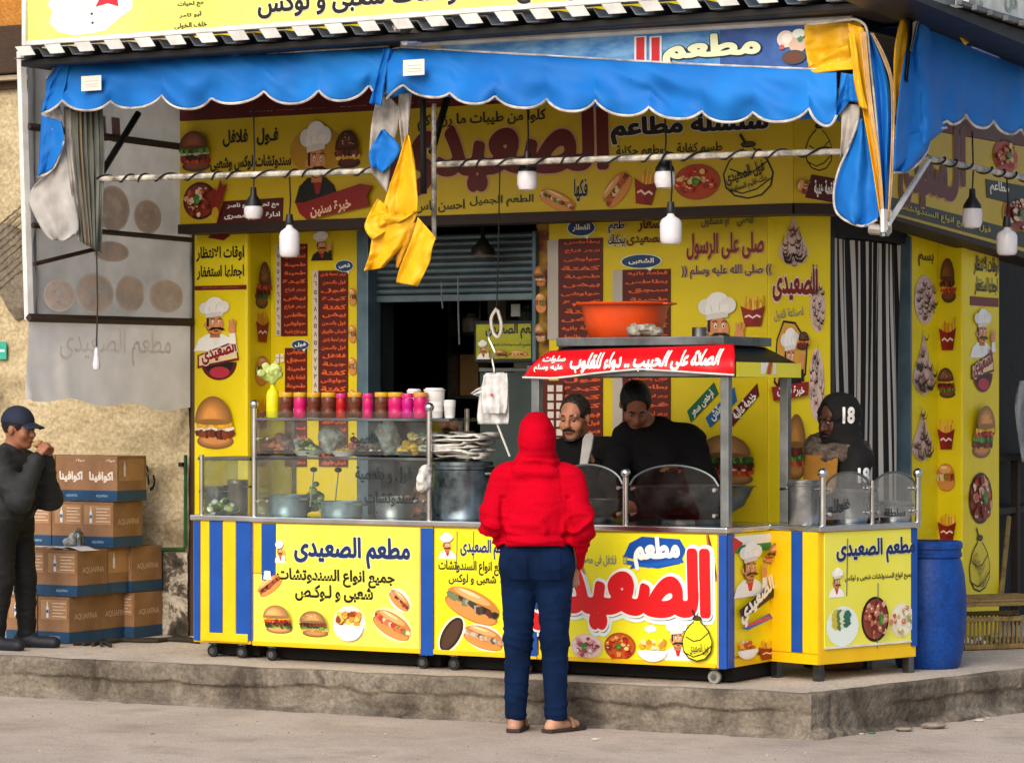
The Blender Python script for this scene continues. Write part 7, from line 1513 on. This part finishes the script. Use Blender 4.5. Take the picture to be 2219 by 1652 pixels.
g = mb.build('road_gravel', recalc=False, base=(0, 0, 0)); g['kind'] = 'stuff'; g['label'] = 'fine gravel and crumbs scattered over the dusty road'; g['category'] = 'gravel'
dbm = thing('cable_heap', 'dark cables and debris lying along the foot of the plaster wall', 'debris', A.w(A.S(200, PIL), PIL + .2, ZS), A.ang)
for i in range(5):
    mb = MB(); y = 1391 + 3 * i; mb.tube([Vector((((x - CXP) / FPX) * (CAMZ - ZS) * FPX / (yy - HOR), (CAMZ - ZS) * FPX / (yy - HOR), ZS + .012)) for x, yy in smooth_pts([(160 + 20 * i, 1398 + i), (230, 1394 - i), (300 + 10 * i, 1388 + i), (390, 1390 - 2 * i), (430, 1394)], 16)], .012, mat('debris_dark', '2c2722', .8), 6); mb.build('cable', dbm, smooth=True)
# ------------------------------------------------------------------ people
def head_prims(sd, c, M, s=1., ears=True, k=.012):
    """Head in its own axes (+y face, z up) placed at c with orientation M."""
    T = lambda p: np.array(Vector(c) + M @ (Vector(p) * s)); M3 = M
    sd.ell(T((0, -.015, .032)), np.array((.077, .097, .092)) * s, .02, M3); sd.ell(T((0, .028, -.05)), np.array((.058, .064, .066)) * s, .03, M3); sd.ell(T((0, .066, -.092)), np.array((.03, .026, .022)) * s, .02, M3)
    for e in (-1, 1): sd.ell(T((e * .042, .062, -.03)), np.array((.026, .024, .028)) * s, .02, M3)
    sd.cap(T((-.045, .078, .028)), T((.045, .078, .028)), .014 * s, None, .015); sd.cap(T((0, .088, .012)), T((0, .108, -.024)), .01 * s, .015 * s, .012)
    for e in (-1, 1):
        sd.ell(T((e * .012, .1, -.028)), np.array((.01, .01, .008)) * s, .006, M3); sd.ell(T((e * .031, .098, .008)), np.array((.018, .014, .0085)) * s, 0, M3, True)
        if ears: sd.ell(T((e * .079, -.012, -.008)), np.array((.011, .02, .03)) * s, .008, M3)
    sd.ell(T((0, .086, -.06)), np.array((.026, .014, .009)) * s, .006, M3)
    return T
def hand_prims(sd, w, d, nrm, curl=.6, s=1., side=1):
    """Palm and five unequal bent fingers from wrist w along d; nrm is the palm's facing, side puts the thumb."""
    d = Vector(d).normalized(); n = Vector(nrm); n = (n - d * n.dot(d)).normalized(); x = d.cross(n) * side; w = Vector(w)
    for i in range(4): sd.cap(w, w + d * .078 * s + x * (-.027 + .018 * i) * s, .016 * s, .011 * s, .012)
    for i, (l, off) in enumerate(((.062, -.029), (.076, -.01), (.08, .009), (.07, .028))):
        p = w + d * .078 * s + x * off * s; a = curl * .5; q = p
        for j, f in enumerate((.45, .32, .25)):
            e = d * math.cos(a) + n * math.sin(a); r_ = q + e * l * f * s; sd.cap(q, r_, (.0095 - .0008 * j) * s, (.0088 - .0008 * j) * s, .004); q = r_; a += curl
    p = w + d * .02 * s + x * .026 * s; e = (d * .6 + x * .55 + n * .45).normalized(); q = p + e * .035 * s; sd.cap(p, q, .013 * s, .011 * s, .008); sd.cap(q, q + (e * .6 + d * .5 + n * .3).normalized() * .032 * s, .0105 * s, .009 * s, .004)
def eyes(root, T, s=1.):
    for e in (-1, 1):
        mb = MB(); c = Vector(T((e * .031, .0785, .006))); mb.ball(c, .0105 * s, mat('eye_white', '8a7a70', .3), 10); mb.v = [root.matrix_world @ v for v in mb.v]; y = mb.build('eye', root, smooth=True)
        mb = MB(); c = Vector(T((e * .031, .0845, .004))); mb.ball(c, .0065 * s, mat('eye_iris', '1a100c', .15), 8); mb.v = [root.matrix_world @ v for v in mb.v]; mb.build('iris', y, smooth=True)
def hair(root, c, M, m, s=1., low=-.02, grow=.007, name='hair', h=.006):
    cc = np.array(c); sd = Sdf(cc - .16, cc + .17, h); T = lambda p: np.array(Vector(c) + M @ (Vector(p) * s))
    sd.ell(T((0, -.018, .036)), np.array((.077 + grow, .097 + grow, .09 + grow)) * s, 0, M); sd.ell(T((0, .12, low + .03)), np.array((.088, .095, .082)) * s, 0, M, True); sd.ell(T((0, .02, -.115)), np.array((.2, .2, .1)) * s, 0, M, True)
    for e in (-1, 1): sd.ell(T((e * .085, .0, -.02)), np.array((.03, .028, .04)) * s, 0, M, True)
    return sdf_part(name, sd, m, root, .004, (60, 60, 60), 1)
def person(label, loc, rz, J, skin, wear, head_m, hs=1., h=.0075, hands=(), name='person', ears=True):
    t = thing(name, label, 'person', loc, rz)
    P = {k: Vector(v) for k, v in J.items()}
    allp = list(P.values()); lo = np.array([min(p[i] for p in allp) for i in range(3)]) - .24; hi = np.array([max(p[i] for p in allp) for i in range(3)]) + .26; lo[2] = max(lo[2], -.02)
    sd = Sdf(lo, hi, h); T = head_prims(sd, P['head'], head_m, hs, ears)
    nb = (P['shl'] + P['shr']) / 2
    sd.cap(Vector(T((0, -.025, -.06))), nb + Vector((0, -.01, .02)), .052 * hs, .06, .03)
    sd.cap(P['shl'] + (nb - P['shl']) * .3, P['shr'] + (nb - P['shr']) * .3, .07, .07, .05, 1.2); sd.cap(nb - Vector((0, 0, .12)), P['pel'] + Vector((0, 0, .1)), .135, .12, .06, 1.35); sd.cap(P['pel'] + Vector((-.07, 0, 0)), P['pel'] + Vector((.07, 0, 0)), .105, None, .06, 1.15)
    for q in 'lr':
        sd.chain([P['sh' + q], P['el' + q], P['ha' + q]], [.055, .043, .03], .03); sd.chain([P['pel'] + Vector(((-.09 if q == 'l' else .09), 0, -.02)), P['kn' + q], P['an' + q]], [.085, .058, .042], .04)
        f = P['to' + q] - P['an' + q]; f.z = 0; sd.cap(P['an' + q] - f * .25 + Vector((0, 0, -.045)), P['to' + q], .036, .026, .03, 1.)
    for q, d, n_, cu, sde in hands: hand_prims(sd, P['ha' + q], d, n_, cu, .95, sde)
    if not hands:
        for q, sde in (('l', 1), ('r', -1)): hand_prims(sd, P['ha' + q], P['ha' + q] - P['el' + q], (0, .3, -1), .4, .95, sde)
    sdf_part('body', sd, skin, t, relax=1)
    eyes(t, T, hs)
    for g in wear: g(t, P, lo, hi)
    return t, T
def top_garment(m, hem, slv=.012, bulk=.03, hood=None, wr=.011, waist=.14, name='jumper', collar=True, cuff=1., zcut=None, flat=1.3, soft=False):
    def f(t, P, lo, hi):
        sd = Sdf(lo - .04, hi + .04, .009); nb = (P['shl'] + P['shr']) / 2
        sd.cap(P['shl'] + (nb - P['shl']) * .25, P['shr'] + (nb - P['shr']) * .25, .078 + bulk * .5, None, .06, 1.15)
        sd.cap(nb - Vector((0, 0, .12)), P['pel'] + Vector((0, 0, .12)), waist + bulk * .8, waist + bulk, .08, flat); sd.cap(P['pel'] + Vector((-.07, 0, .08)), P['pel'] + Vector((.07, 0, .08)), .115 + bulk * .6, None, .06, flat * .9)
        for q in 'lr': c = P['ha' + q] + (P['el' + q] - P['ha' + q]) * (1 - cuff); sd.chain([P['sh' + q], P['el' + q], c], [.064 + bulk * .6, .056 + bulk * .5, .042 + bulk * .4], .04)
        if collar: sd.cap(nb + Vector((0, -.005, .02)), nb + Vector((0, .0, .06)), .078, .07, .04)
        if hood: hood(sd, P)
        if hem is not None:
            z = sd.ax[2].reshape(1, 1, -1); y = sd.ax[0].reshape(-1, 1, 1); Y = sd.ax[1].reshape(1, -1, 1)
            dx = np.minimum(np.abs(y - P['pel'].x), 9); body = (np.abs(y - P['pel'].x) < .205) & (np.abs(Y - P['pel'].y) < .2) & (z < hem + .3)
            sd.d = np.where(body, np.maximum(sd.d, hem - z + .0 * dx), sd.d).astype(np.float32)
        def wf(V):
            W = V * np.array((7, 7, 16)) + .8 * np.stack([vnoise(V * 4), vnoise(V * 4 + 9), vnoise(V * 4 + 17)], 1); a = vnoise(W + 31)
            if soft:                                    # gathers above the hem band and at the elbows, nearly smooth back
                x, y, z = V.T; W = V * np.array((5, 5, 26)) + 1.4 * np.stack([vnoise(V * 3), vnoise(V * 3 + 9), vnoise(V * 3 + 17)], 1); g = np.clip((1 - np.abs(vnoise(W + 3)) * 3), -.4, 1)
                k = np.exp(-((z - hem - .08) / .07) ** 2) * 1.5 + np.exp(-((z - 1.07) / .08) ** 2) * (np.abs(x) > .17) * 1.3 + np.exp(-((z - 1.4) / .04) ** 2) * 1.5 * (np.abs(x) < .12) + .3
                band = -.018 * np.exp(-((z - hem - .055) / .012) ** 2) * (np.abs(x) < .2) - .02 * np.exp(-((np.abs(x) - .17) / .014) ** 2) * (z < 1.24) * (z > .95) - .014 * np.exp(-((z - 1.405 + .5 * x * x) / .012) ** 2) * (np.abs(x) < .13) * (y < 0) - .006 * np.exp(-((np.abs(x) - .13 - .12 * (1.35 - z)) / .006) ** 2) * (z > 1.2) * (y < .03)
                return wr * k * g + band + wr * .5 * vnoise(V * 8)
            return wr * ((1 - np.abs(a) * 2.4) * .6 + .4 * vnoise(W * 2 + 5))
        sdf_part(name, sd, m, t, relax=2, wfun=wf)
    return f
def legs_garment(m, bulk=.03, wr=.005, name='trousers', top=.1, hemz=.05, pockets=False):
    def f(t, P, lo, hi):
        sd = Sdf(lo - .02, np.array((hi[0], hi[1], P['pel'].z + .3)), .009)
        sd.cap(P['pel'] + Vector((-.075, 0, .0)), P['pel'] + Vector((.075, 0, .0)), .11 + bulk * .5, None, .05, 1.1); sd.cap(P['pel'] + Vector((-.05, 0, top)), P['pel'] + Vector((.05, 0, top)), .12 + bulk * .3, None, .05, 1.2)
        for q in 'lr':
            e = -1 if q == 'l' else 1; sd.cap(P['pel'] + Vector((e * .085, -.05, -.03)), P['pel'] + Vector((e * .08, -.045, -.05)), .084 + bulk * .3, None, .05)
            sd.chain([P['pel'] + Vector((e * .095, 0, -.04)), P['kn' + q], P['an' + q] + Vector((0, 0, hemz))], [.092 + bulk * .4, .062 + bulk * .5, .045 + bulk * .6], .03)
        sd.cut(2, P['anl'].z + hemz - .03)
        def wf(V):
            W = V * np.array((7, 7, 24)) + .8 * np.stack([vnoise(V * 4), vnoise(V * 4 + 9), vnoise(V * 4 + 17)], 1); a = vnoise(W + 3)
            zz = V[:, 2]; kn = np.exp(-((zz - P['knl'].z) / .12) ** 2) + np.exp(-((zz - P['anl'].z - .05) / .14) ** 2) + .4
            pk = .005 * ((np.abs(np.abs(V[:, 0] - P['pel'].x) - .085) < .05) & (zz > P['pel'].z - .1) & (zz < P['pel'].z + .03) & (V[:, 1] < P['pel'].y - .05)) if pockets else 0
            return wr * kn * (np.clip(1 - np.abs(a) * 4.5, -.3, 1) + .25 * vnoise(W * 2)) + pk
        sdf_part(name, sd, m, t, relax=2, wfun=wf)
    return f
SK1 = mat('skin_tan', 'bf8465', .5, var=.12, scale=14, col2='aa7054'); SK2 = mat('skin_brown', '9c6850', .5, var=.14, scale=14, col2='88553e'); SK3 = mat('skin_dark', '5a3626', .5, var=.14, scale=14, col2='482a1e'); SKF = mat('skin_feet', 'b98a72', .5, var=.1)
HAIR = mat('hair_black', '100d0c', .55, var=.3, scale=40); HAIRG = mat('hair_greying', '2a2624', .6, var=.5, scale=60)
I3 = Matrix.Identity(3)
def rotm(yaw=0, pitch=0, roll=0): return Matrix.Rotation(R(yaw), 3, 'Z') @ Matrix.Rotation(R(pitch), 3, 'X') @ Matrix.Rotation(R(roll), 3, 'Y')
# ---- customer in the red hooded top, seen from behind
cx = (1163 - CXP) / FPX * 16.05
def hood_up(sd, P):
    c = P['head']; sd.ell(c + Vector((0, -.012, .01)), (.1, .128, .13), .04); sd.ell(c + Vector((0, .0, .075)), (.07, .1, .08), .05); sd.ell(c + Vector((0, .01, -.085)), (.104, .118, .075), .03); sd.cap(c + Vector((-.06, -.06, -.15)), c + Vector((.06, -.06, -.15)), .07, None, .02); sd.cap(c + Vector((-.12, .0, -.19)), c + Vector((.12, .0, -.19)), .07, None, .05)
    sd.ell(c + Vector((0, .16, -.02)), (.07, .08, .11), 0, None, True)
RH = mat('red_fleece', 'c00420', .95, var=.08, scale=4, col2='ac031a', spec=.04, bump=.25, bscale=90)
DEN = mat('blue_denim', '0d2446', .9, var=.25, scale=3.2, col2='07142c', bump=.2, bscale=220, spec=.1)
Jc = dict(head=(-.0, .0, 1.515), shl=(-.165, -.0, 1.312), shr=(.17, -.0, 1.308), ell=(-.222, -.05, 1.12), elr=(.226, -.05, 1.11), hal=(-.15, .13, .955), har=(.19, .08, .885), pel=(-.0, 0, .9), knl=(-.1, .01, .47), knr=(.092, .01, .47), anl=(-.112, -.01, .075), anr=(.1, -.01, .075), tol=(-.1, .14, .03), tor=(.19, .11, .03))
cust, T = person('customer in a red hooded top and blue jeans seen from behind on the road', (cx, 16.05, 0), R(-6), Jc, SKF, [legs_garment(DEN, .022, .0045, top=.1, hemz=.02, pockets=True), top_garment(RH, .975, bulk=.034, hood=hood_up, wr=.009, waist=.155, name='hooded_top', flat=1.2, soft=True)], I3, .98)
for q, e in (('l', -1), ('r', 1)):
    an, to = Vector(Jc['an' + q]), Vector(Jc['to' + q]); f = (to - an); f.z = 0; L = f.length; f.normalize(); sx = Vector((f.y, -f.x, 0)); M = cust.matrix_world
    def foot_pt(u, v): c = an - f * .075 + f * (L + .13) * u; w_ = (.036 + .012 * math.sin(u * 2.6)) * (1 if u < .92 else .8); return c, w_
    out = [];
    for i in range(13): c, w_ = foot_pt(i / 12, 0); out.append((c + sx * w_).xy)
    for i in range(12, -1, -1): c, w_ = foot_pt(i / 12, 0); out.append((c - sx * w_).xy)
    mb = MB(); mb.slab([tuple(p) for p in out], .002, .022, mat('sandal_sole', '3a2c24', .8)); mb.v = [M @ v for v in mb.v]; s_ = mb.build('sandal', cust, bevel=.004)
    mb = MB(); c = an + f * (L * .62); c.z = 0; mb.tube([M @ (c + sx * w * .046 + Vector((0, 0, .02 + .05 * math.sqrt(max(0, 1 - w * w))))) for w in np.linspace(-1, 1, 9)], .012, mat('sandal_strap', '8a6a50', .7), 6); mb.build('strap', s_, smooth=True)
# ---- moustached worker
def wpos(x, o_): p = A.w(A.S(x, o_), o_, ZS); return p
BLKJ = mat('black_jumper', '131214', .9, var=.2, scale=5, bump=.25, bscale=90, spec=.2); DKT = mat('dark_trousers', '16171b', .85)
w1p = wpos(1256, -1.08); f1 = R(150 + 18)
J1 = dict(head=(0, .06, 1.40), shl=(.19, .0, 1.2), shr=(-.19, .02, 1.18), ell=(.25, .1, .98), elr=(-.27, .14, .96), hal=(.12, .3, .95), har=(-.1, .36, 1.05), pel=(0, -.02, .74), knl=(.1, .06, .42), knr=(-.1, .06, .42), anl=(.1, 0, .08), anr=(-.1, 0, .08), tol=(.1, .16, .03), tor=(-.1, .16, .03))
def flip(J): return {k: (-v[0], v[1], v[2]) for k, v in J.items()}
J1 = dict(head=(0.02, .06, 1.40), shl=(-.19, .0, 1.2), shr=(.19, .02, 1.18), ell=(-.25, .1, .98), elr=(.27, .12, .95), hal=(-.15, .33, 1.12), har=(.12, .3, .95), pel=(0, -.02, .74), knl=(-.1, .06, .42), knr=(.1, .06, .42), anl=(-.1, 0, .08), anr=(.1, 0, .08), tol=(-.1, .16, .03), tor=(.1, .16, .03))
wk1, T1 = person('moustached worker in black holding a white paddle behind the guards', w1p, R(180 - 12), J1, SK1, [legs_garment(DKT), top_garment(BLKJ, .62, bulk=.025)], rotm(-14, -12), 1.05, hands=(('l', (.25, .25, .8), (.9, .3, -.1), 1.1, -1), ('r', (-.3, .8, -.3), (0, 0, -1), .4, -1)))
hair(wk1, J1['head'], rotm(-14, -12), HAIRG, 1.05, .012, .0035)
def face_bits(root, T, must=True, mcol=HAIR, beard=False, brows=True, s=1.):
    M = root.matrix_world
    def tb(nm, pts, r_, m): mb = MB(); mb.tube([M @ Vector(T(p)) for p in pts], r_, m, 6); mb.build(nm, root, smooth=True)
    if must: tb('moustache', [(-.036, .088, -.056), (-.02, .1, -.047), (0, .104, -.044), (.02, .1, -.047), (.036, .088, -.056)], [.004, .009, .009, .009, .004], mcol)
    if brows:
        for e in (-1, 1): tb('eyebrow', [(e * .015, .094, .03), (e * .032, .092, .035), (e * .05, .08, .029)], [.004, .005, .003], mcol)
    tb('lips', [(-.02, .096, -.066), (0, .102, -.065), (.02, .096, -.066)], [.003, .005, .003], mat('lip_brown', '6a3530', .5))
    if beard:
        mb = MB(); mb.tube([M @ Vector(T(p)) for p in ((-.06, .03, -.06), (-.048, .062, -.09), (-.02, .088, -.108), (.02, .088, -.108), (.048, .062, -.09), (.06, .03, -.06))], [.003, .006, .008, .008, .006, .003], mcol, 6); mb.build('beard', root, smooth=True)
face_bits(wk1, T1, True, HAIRG, True)
pdl = thing('paddle', 'white plastic paddle held upright by the moustached worker', 'paddle', wk1.matrix_world @ Vector((.05, .39, 1.02)), A.ang)
pb = [A.pix(x, y, -.72) for x, y in [(1255, 1006), (1262, 950), (1268, 940), (1280, 936), (1285, 944), (1282, 965), (1272, 1006)]]
mb = MB(); mb.prism(A, pb, -.735, -.72, mat('white_paddle', 'c4c2be', .4)); mb.build('blade', pdl, bevel=.003)
# ---- worker bending over the pan
w2p = wpos(1425, -1.12)
J2 = dict(head=(.11, .2, 1.475), shl=(-.2, .08, 1.27), shr=(.17, .1, 1.285), ell=(-.285, .17, 1.03), elr=(.24, .26, 1.04), hal=(-.15, .36, 1.1), har=(.14, .46, .95), pel=(0, -.06, .86), knl=(-.1, .03, .48), knr=(.1, .03, .48), anl=(-.1, 0, .08), anr=(.1, 0, .08), tol=(-.1, .16, .03), tor=(.1, .16, .03))
hm2 = rotm(12, -44)
wk2, T2 = person('worker in a black jumper looking down at the frying pan', w2p, R(180 - 8), J2, SK2, [legs_garment(DKT), top_garment(BLKJ, .7, bulk=.035, waist=.15)], hm2, 1.02)
hair(wk2, J2['head'], hm2, HAIR, 1.02, .0, .01); face_bits(wk2, T2, False, HAIR)
# ---- hooded helper at the last cart
w3 = Vector(((1822 - CXP) / FPX * 17.15, 17.15, ZS))
J3 = dict(head=(-.0, .03, 1.39), shl=(-.17, .0, 1.17), shr=(.17, .0, 1.17), ell=(-.22, .1, .94), elr=(.24, .02, .93), hal=(-.1, .28, .9), har=(.14, .22, .86), pel=(0, -.02, .78), knl=(-.1, .05, .44), knr=(.1, .05, .44), anl=(-.1, 0, .08), anr=(.1, 0, .08), tol=(-.1, .16, .03), tor=(.1, .16, .03))
hm3 = rotm(0, -14)
def hood3(sd, P):
    c = P['head']; sd.ell(c + Vector((0, -.02, .03)), (.112, .132, .125), .04); sd.ell(c + Vector((0, -.02, -.08)), (.1, .11, .09), .05); sd.cap(c + Vector((-.05, -.06, -.15)), c + Vector((.05, -.06, -.15)), .08, None, .06)
    sd.ell(c + Vector((0, .13, -.01)), (.085, .1, .12), 0, None, True)
BH = mat('black_hoodie', '0c0b0c', .85, var=.2, scale=5, bump=.1, bscale=150)
wk3, T3 = person('helper in a black hood marked 18 with a checked scarf behind the last cart', w3, R(118), J3, SK3, [legs_garment(DKT), top_garment(BH, .6, bulk=.03, hood=hood3, name='hooded_top')], hm3, 1.0, ears=False)
face_bits(wk3, T3, True, HAIR, True)
M = wk3.matrix_world
sd = Sdf((-.25, -.22, 1.08), (.25, .24, 1.36), .008)
for i in range(16):
    a = 2 * math.pi * i / 15; b = 2 * math.pi * (i + 1) / 15; f = lambda a: (.13 * math.cos(a), .02 + .135 * math.sin(a), 1.215 + .02 * math.sin(3 * a) + .03 * math.cos(a)); sd.cap(f(a), f(b), .045 + .008 * math.sin(5 * a), None, .03)
sdf_part('scarf', sd, mat('checked_scarf', '6a5c50', .9, col2='2a2420', scale=22), wk3, .014, (22, 22, 34))
mb = MB(); mb.grid(lambda u, v: M @ Vector(((u - .5) * (.34 - .04 * v), .16 + .09 * math.sin(math.pi * min(max(u, 0), 1)) - .03 * v + .012 * math.sin(9 * u + 4 * v), .56 + .64 * v)), 20, 24, mat('ochre_apron', '9a6a1c', .8, var=.2, scale=4, col2='7c5212')); mb.build('apron', wk3, smooth=True, recalc=False, solid=.006)
def num18(parent, T0, nm='number'):
    xs, ys, D = text_field('18', True, 26); V, Fc = field_mesh(xs, ys, D - .045); x0, x1 = min(p[0] for p in V), max(p[0] for p in V); y0, y1 = min(p[1] for p in V), max(p[1] for p in V)
    V2, F2 = [], []                                     # long strips are cut so they can bend with the cloth
    for f in Fc:
        q = [V[i] for i in f]
        if len(q) == 4 and q[1][0] - q[0][0] > .06:
            n = int((q[1][0] - q[0][0]) / .03) + 1
            for k in range(n):
                b = len(V2); X0 = q[0][0] + (q[1][0] - q[0][0]) * k / n; X1 = q[0][0] + (q[1][0] - q[0][0]) * (k + 1) / n; V2 += [(X0, q[0][1]), (X1, q[0][1]), (X1, q[2][1]), (X0, q[2][1])]; F2.append((b, b + 1, b + 2, b + 3))
        else: b = len(V2); V2 += q; F2.append(tuple(range(b, b + len(q))))
    mb = MB(); mb.add([T0((p[0] - x0) / (x1 - x0) * 2 - 1, (p[1] - y0) / (y1 - y0) * 2 - 1) for p in V2], F2, ink('eceae6')); mb.build(nm, parent, recalc=False)
# numbers follow the curved cloth of the hood and sleeve
from mathutils.bvhtree import BVHTree
_ht = [c for c in wk3.children if c.name.startswith('hooded_top')][0].data; _bv = BVHTree.FromPolygons([v.co for v in _ht.vertices], [tuple(p.vertices) for p in _ht.polygons])
def proj18(cy, cz, w_, h_):
    d = Vector((.883, -.469, 0)); side = Vector((-.469, -.883, 0))
    def f(u, v):
        c = Vector((0, 0, cz)) + side * (cy + u * w_) + Vector((0, 0, v * h_)); hit = _bv.ray_cast(c - d * .8, d); p = hit[0] if hit[0] else c
        return M @ (p - d * .005)
    return f
num18(wk3, proj18(.03, 1.42, .036, .047)); num18(wk3, proj18(.1, 1.09, .036, .042))
# ---- man with cap eating at the left
w4 = Vector(((26 - CXP) / FPX * 18.55, 18.55, ZS))
J4 = dict(head=(0.0, .05, 1.325), shl=(-.16, -.01, 1.12), shr=(.16, -.01, 1.12), ell=(-.19, .15, .9), elr=(.19, .17, .91), hal=(-.058, .195, 1.135), har=(.055, .205, 1.145), pel=(0, -.02, .76), knl=(-.1, .03, .42), knr=(.1, -.01, .42), anl=(-.12, .03, .08), anr=(.11, -.05, .08), tol=(-.14, .19, .03), tor=(.14, .11, .03))
hm4 = rotm(0, -6)
JKT = mat('charcoal_jacket', '26282a', .8, var=.25, scale=5, bump=.12, bscale=120)
wk4, T4 = person('man in a navy cap and charcoal jacket eating beside the water cartons', w4, R(-112), J4, SK2, [legs_garment(mat('black_trousers', '0b0c0e', .85), .016, top=.06, hemz=.0), top_garment(JKT, .66, bulk=.026, name='jacket', waist=.14, flat=1.25, wr=.013)], hm4, .98, hands=(('l', (.1, .25, .55), (.9, .3, 0), .8, -1), ('r', (-.1, .25, .55), (-.9, .3, 0), .8, 1)))
hair(wk4, J4['head'], hm4, HAIR, .98, grow=.003); face_bits(wk4, T4, False)
NC = mat('navy_cap', '141e34', .75, var=.15); Mw = wk4.matrix_world
cc = np.array(J4['head']); sd = Sdf(cc - .17, cc + .24, .007); Tl = lambda p: np.array(Vector(J4['head']) + hm4 @ Vector(p))
sd.ell(Tl((0, -.015, .045)), (.088, .108, .1), 0, hm4); sd.ell(Tl((0, -.02, -.055)), (.2, .2, .095), 0, hm4, True); sdf_part('cap', sd, NC, wk4)
mb = MB(); mb.grid(lambda u, v: Mw @ Vector(Tl((math.sin((u - .5) * 2.4) * (.082 + .004 * v), .06 + .03 * math.cos((u - .5) * 2.6) + v * .075 * math.cos((u - .5) * 2.4), .05 - .022 * v - .02 * (2 * u - 1) ** 2))), 14, 6, NC); mb.build('cap_peak', wk4, smooth=True, recalc=False, solid=.006)
for e in (-1, 1):
    a_, b_ = Vector(J4['an' + ('l' if e < 0 else 'r')]), Vector(J4['to' + ('l' if e < 0 else 'r')]); sd = Sdf((-.3, -.3, -.01), (.3, .35, .16), .008); sd.cap((a_.x, a_.y - .05, .035), (b_.x, b_.y + .02, .03), .045, .04, .03); sd.cap((a_.x, a_.y, .06), (a_.x, a_.y, .1), .05, .05, .04); sd.cut(2, .003); sdf_part('shoe', sd, mat('dark_shoe', '121722', .6), wk4)
sw = thing('sandwich', 'small sandwich held to the mouth of the man in the cap', 'sandwich', Mw @ Vector((-.002, .178, 1.205)), R(-112)); sd = Sdf((-.06, -.05, -.02), (.06, .06, .08), .006); sd.ell((0, 0, .03), (.035, .028, .022), .01); sd.ell((0, .012, .045), (.025, .02, .014), .01); sdf_part('bread', sd, mat('bread_crust', 'b08a58', .8), sw)

mb = MB(); mb.tube([Mw @ Vector((.1 * math.cos(a), -.0 + .085 * math.sin(a), 1.17 + .03 * math.sin(a + math.pi))) for a in np.linspace(R(150), R(390), 14)], .03, mat('mustard_lining', '8a6a1c', .8), 8); mb.build('hood_lining', wk4, smooth=True)

_jk = [c for c in wk4.children if c.name.startswith('jacket')][0].data; _bj = BVHTree.FromPolygons([v.co for v in _jk.vertices], [tuple(p.vertices) for p in _jk.polygons])
def on_jk(x, z, lift=.004):
    h_ = _bj.ray_cast(Vector((x, 1, z)), Vector((0, -1, 0))); return Mw @ ((h_[0] if h_[0] else Vector((x, .12, z))) + Vector((0, lift, 0)))
mb = MB(); mb.grid(lambda u, v: on_jk((u - .5) * (.05 + .05 * v), .68 + .36 * v), 6, 22, mat('black_shirt', '08080a', .85)); mb.build('shirt_front', wk4, smooth=True, recalc=False)
mb = MB()
for pts in ([(-.02, .93), (-.02, .99)], [(-.02, .99), (.012, .988), (.014, .965), (-.02, .96)], [(-.004, .96), (.018, .93)]):
    mb2 = MB(); mb2.tube([on_jk(x, z, .008) for x, z in pts], .0045, ink('cfcfca'), 5); mb2.build('shirt_mark', wk4, smooth=True)
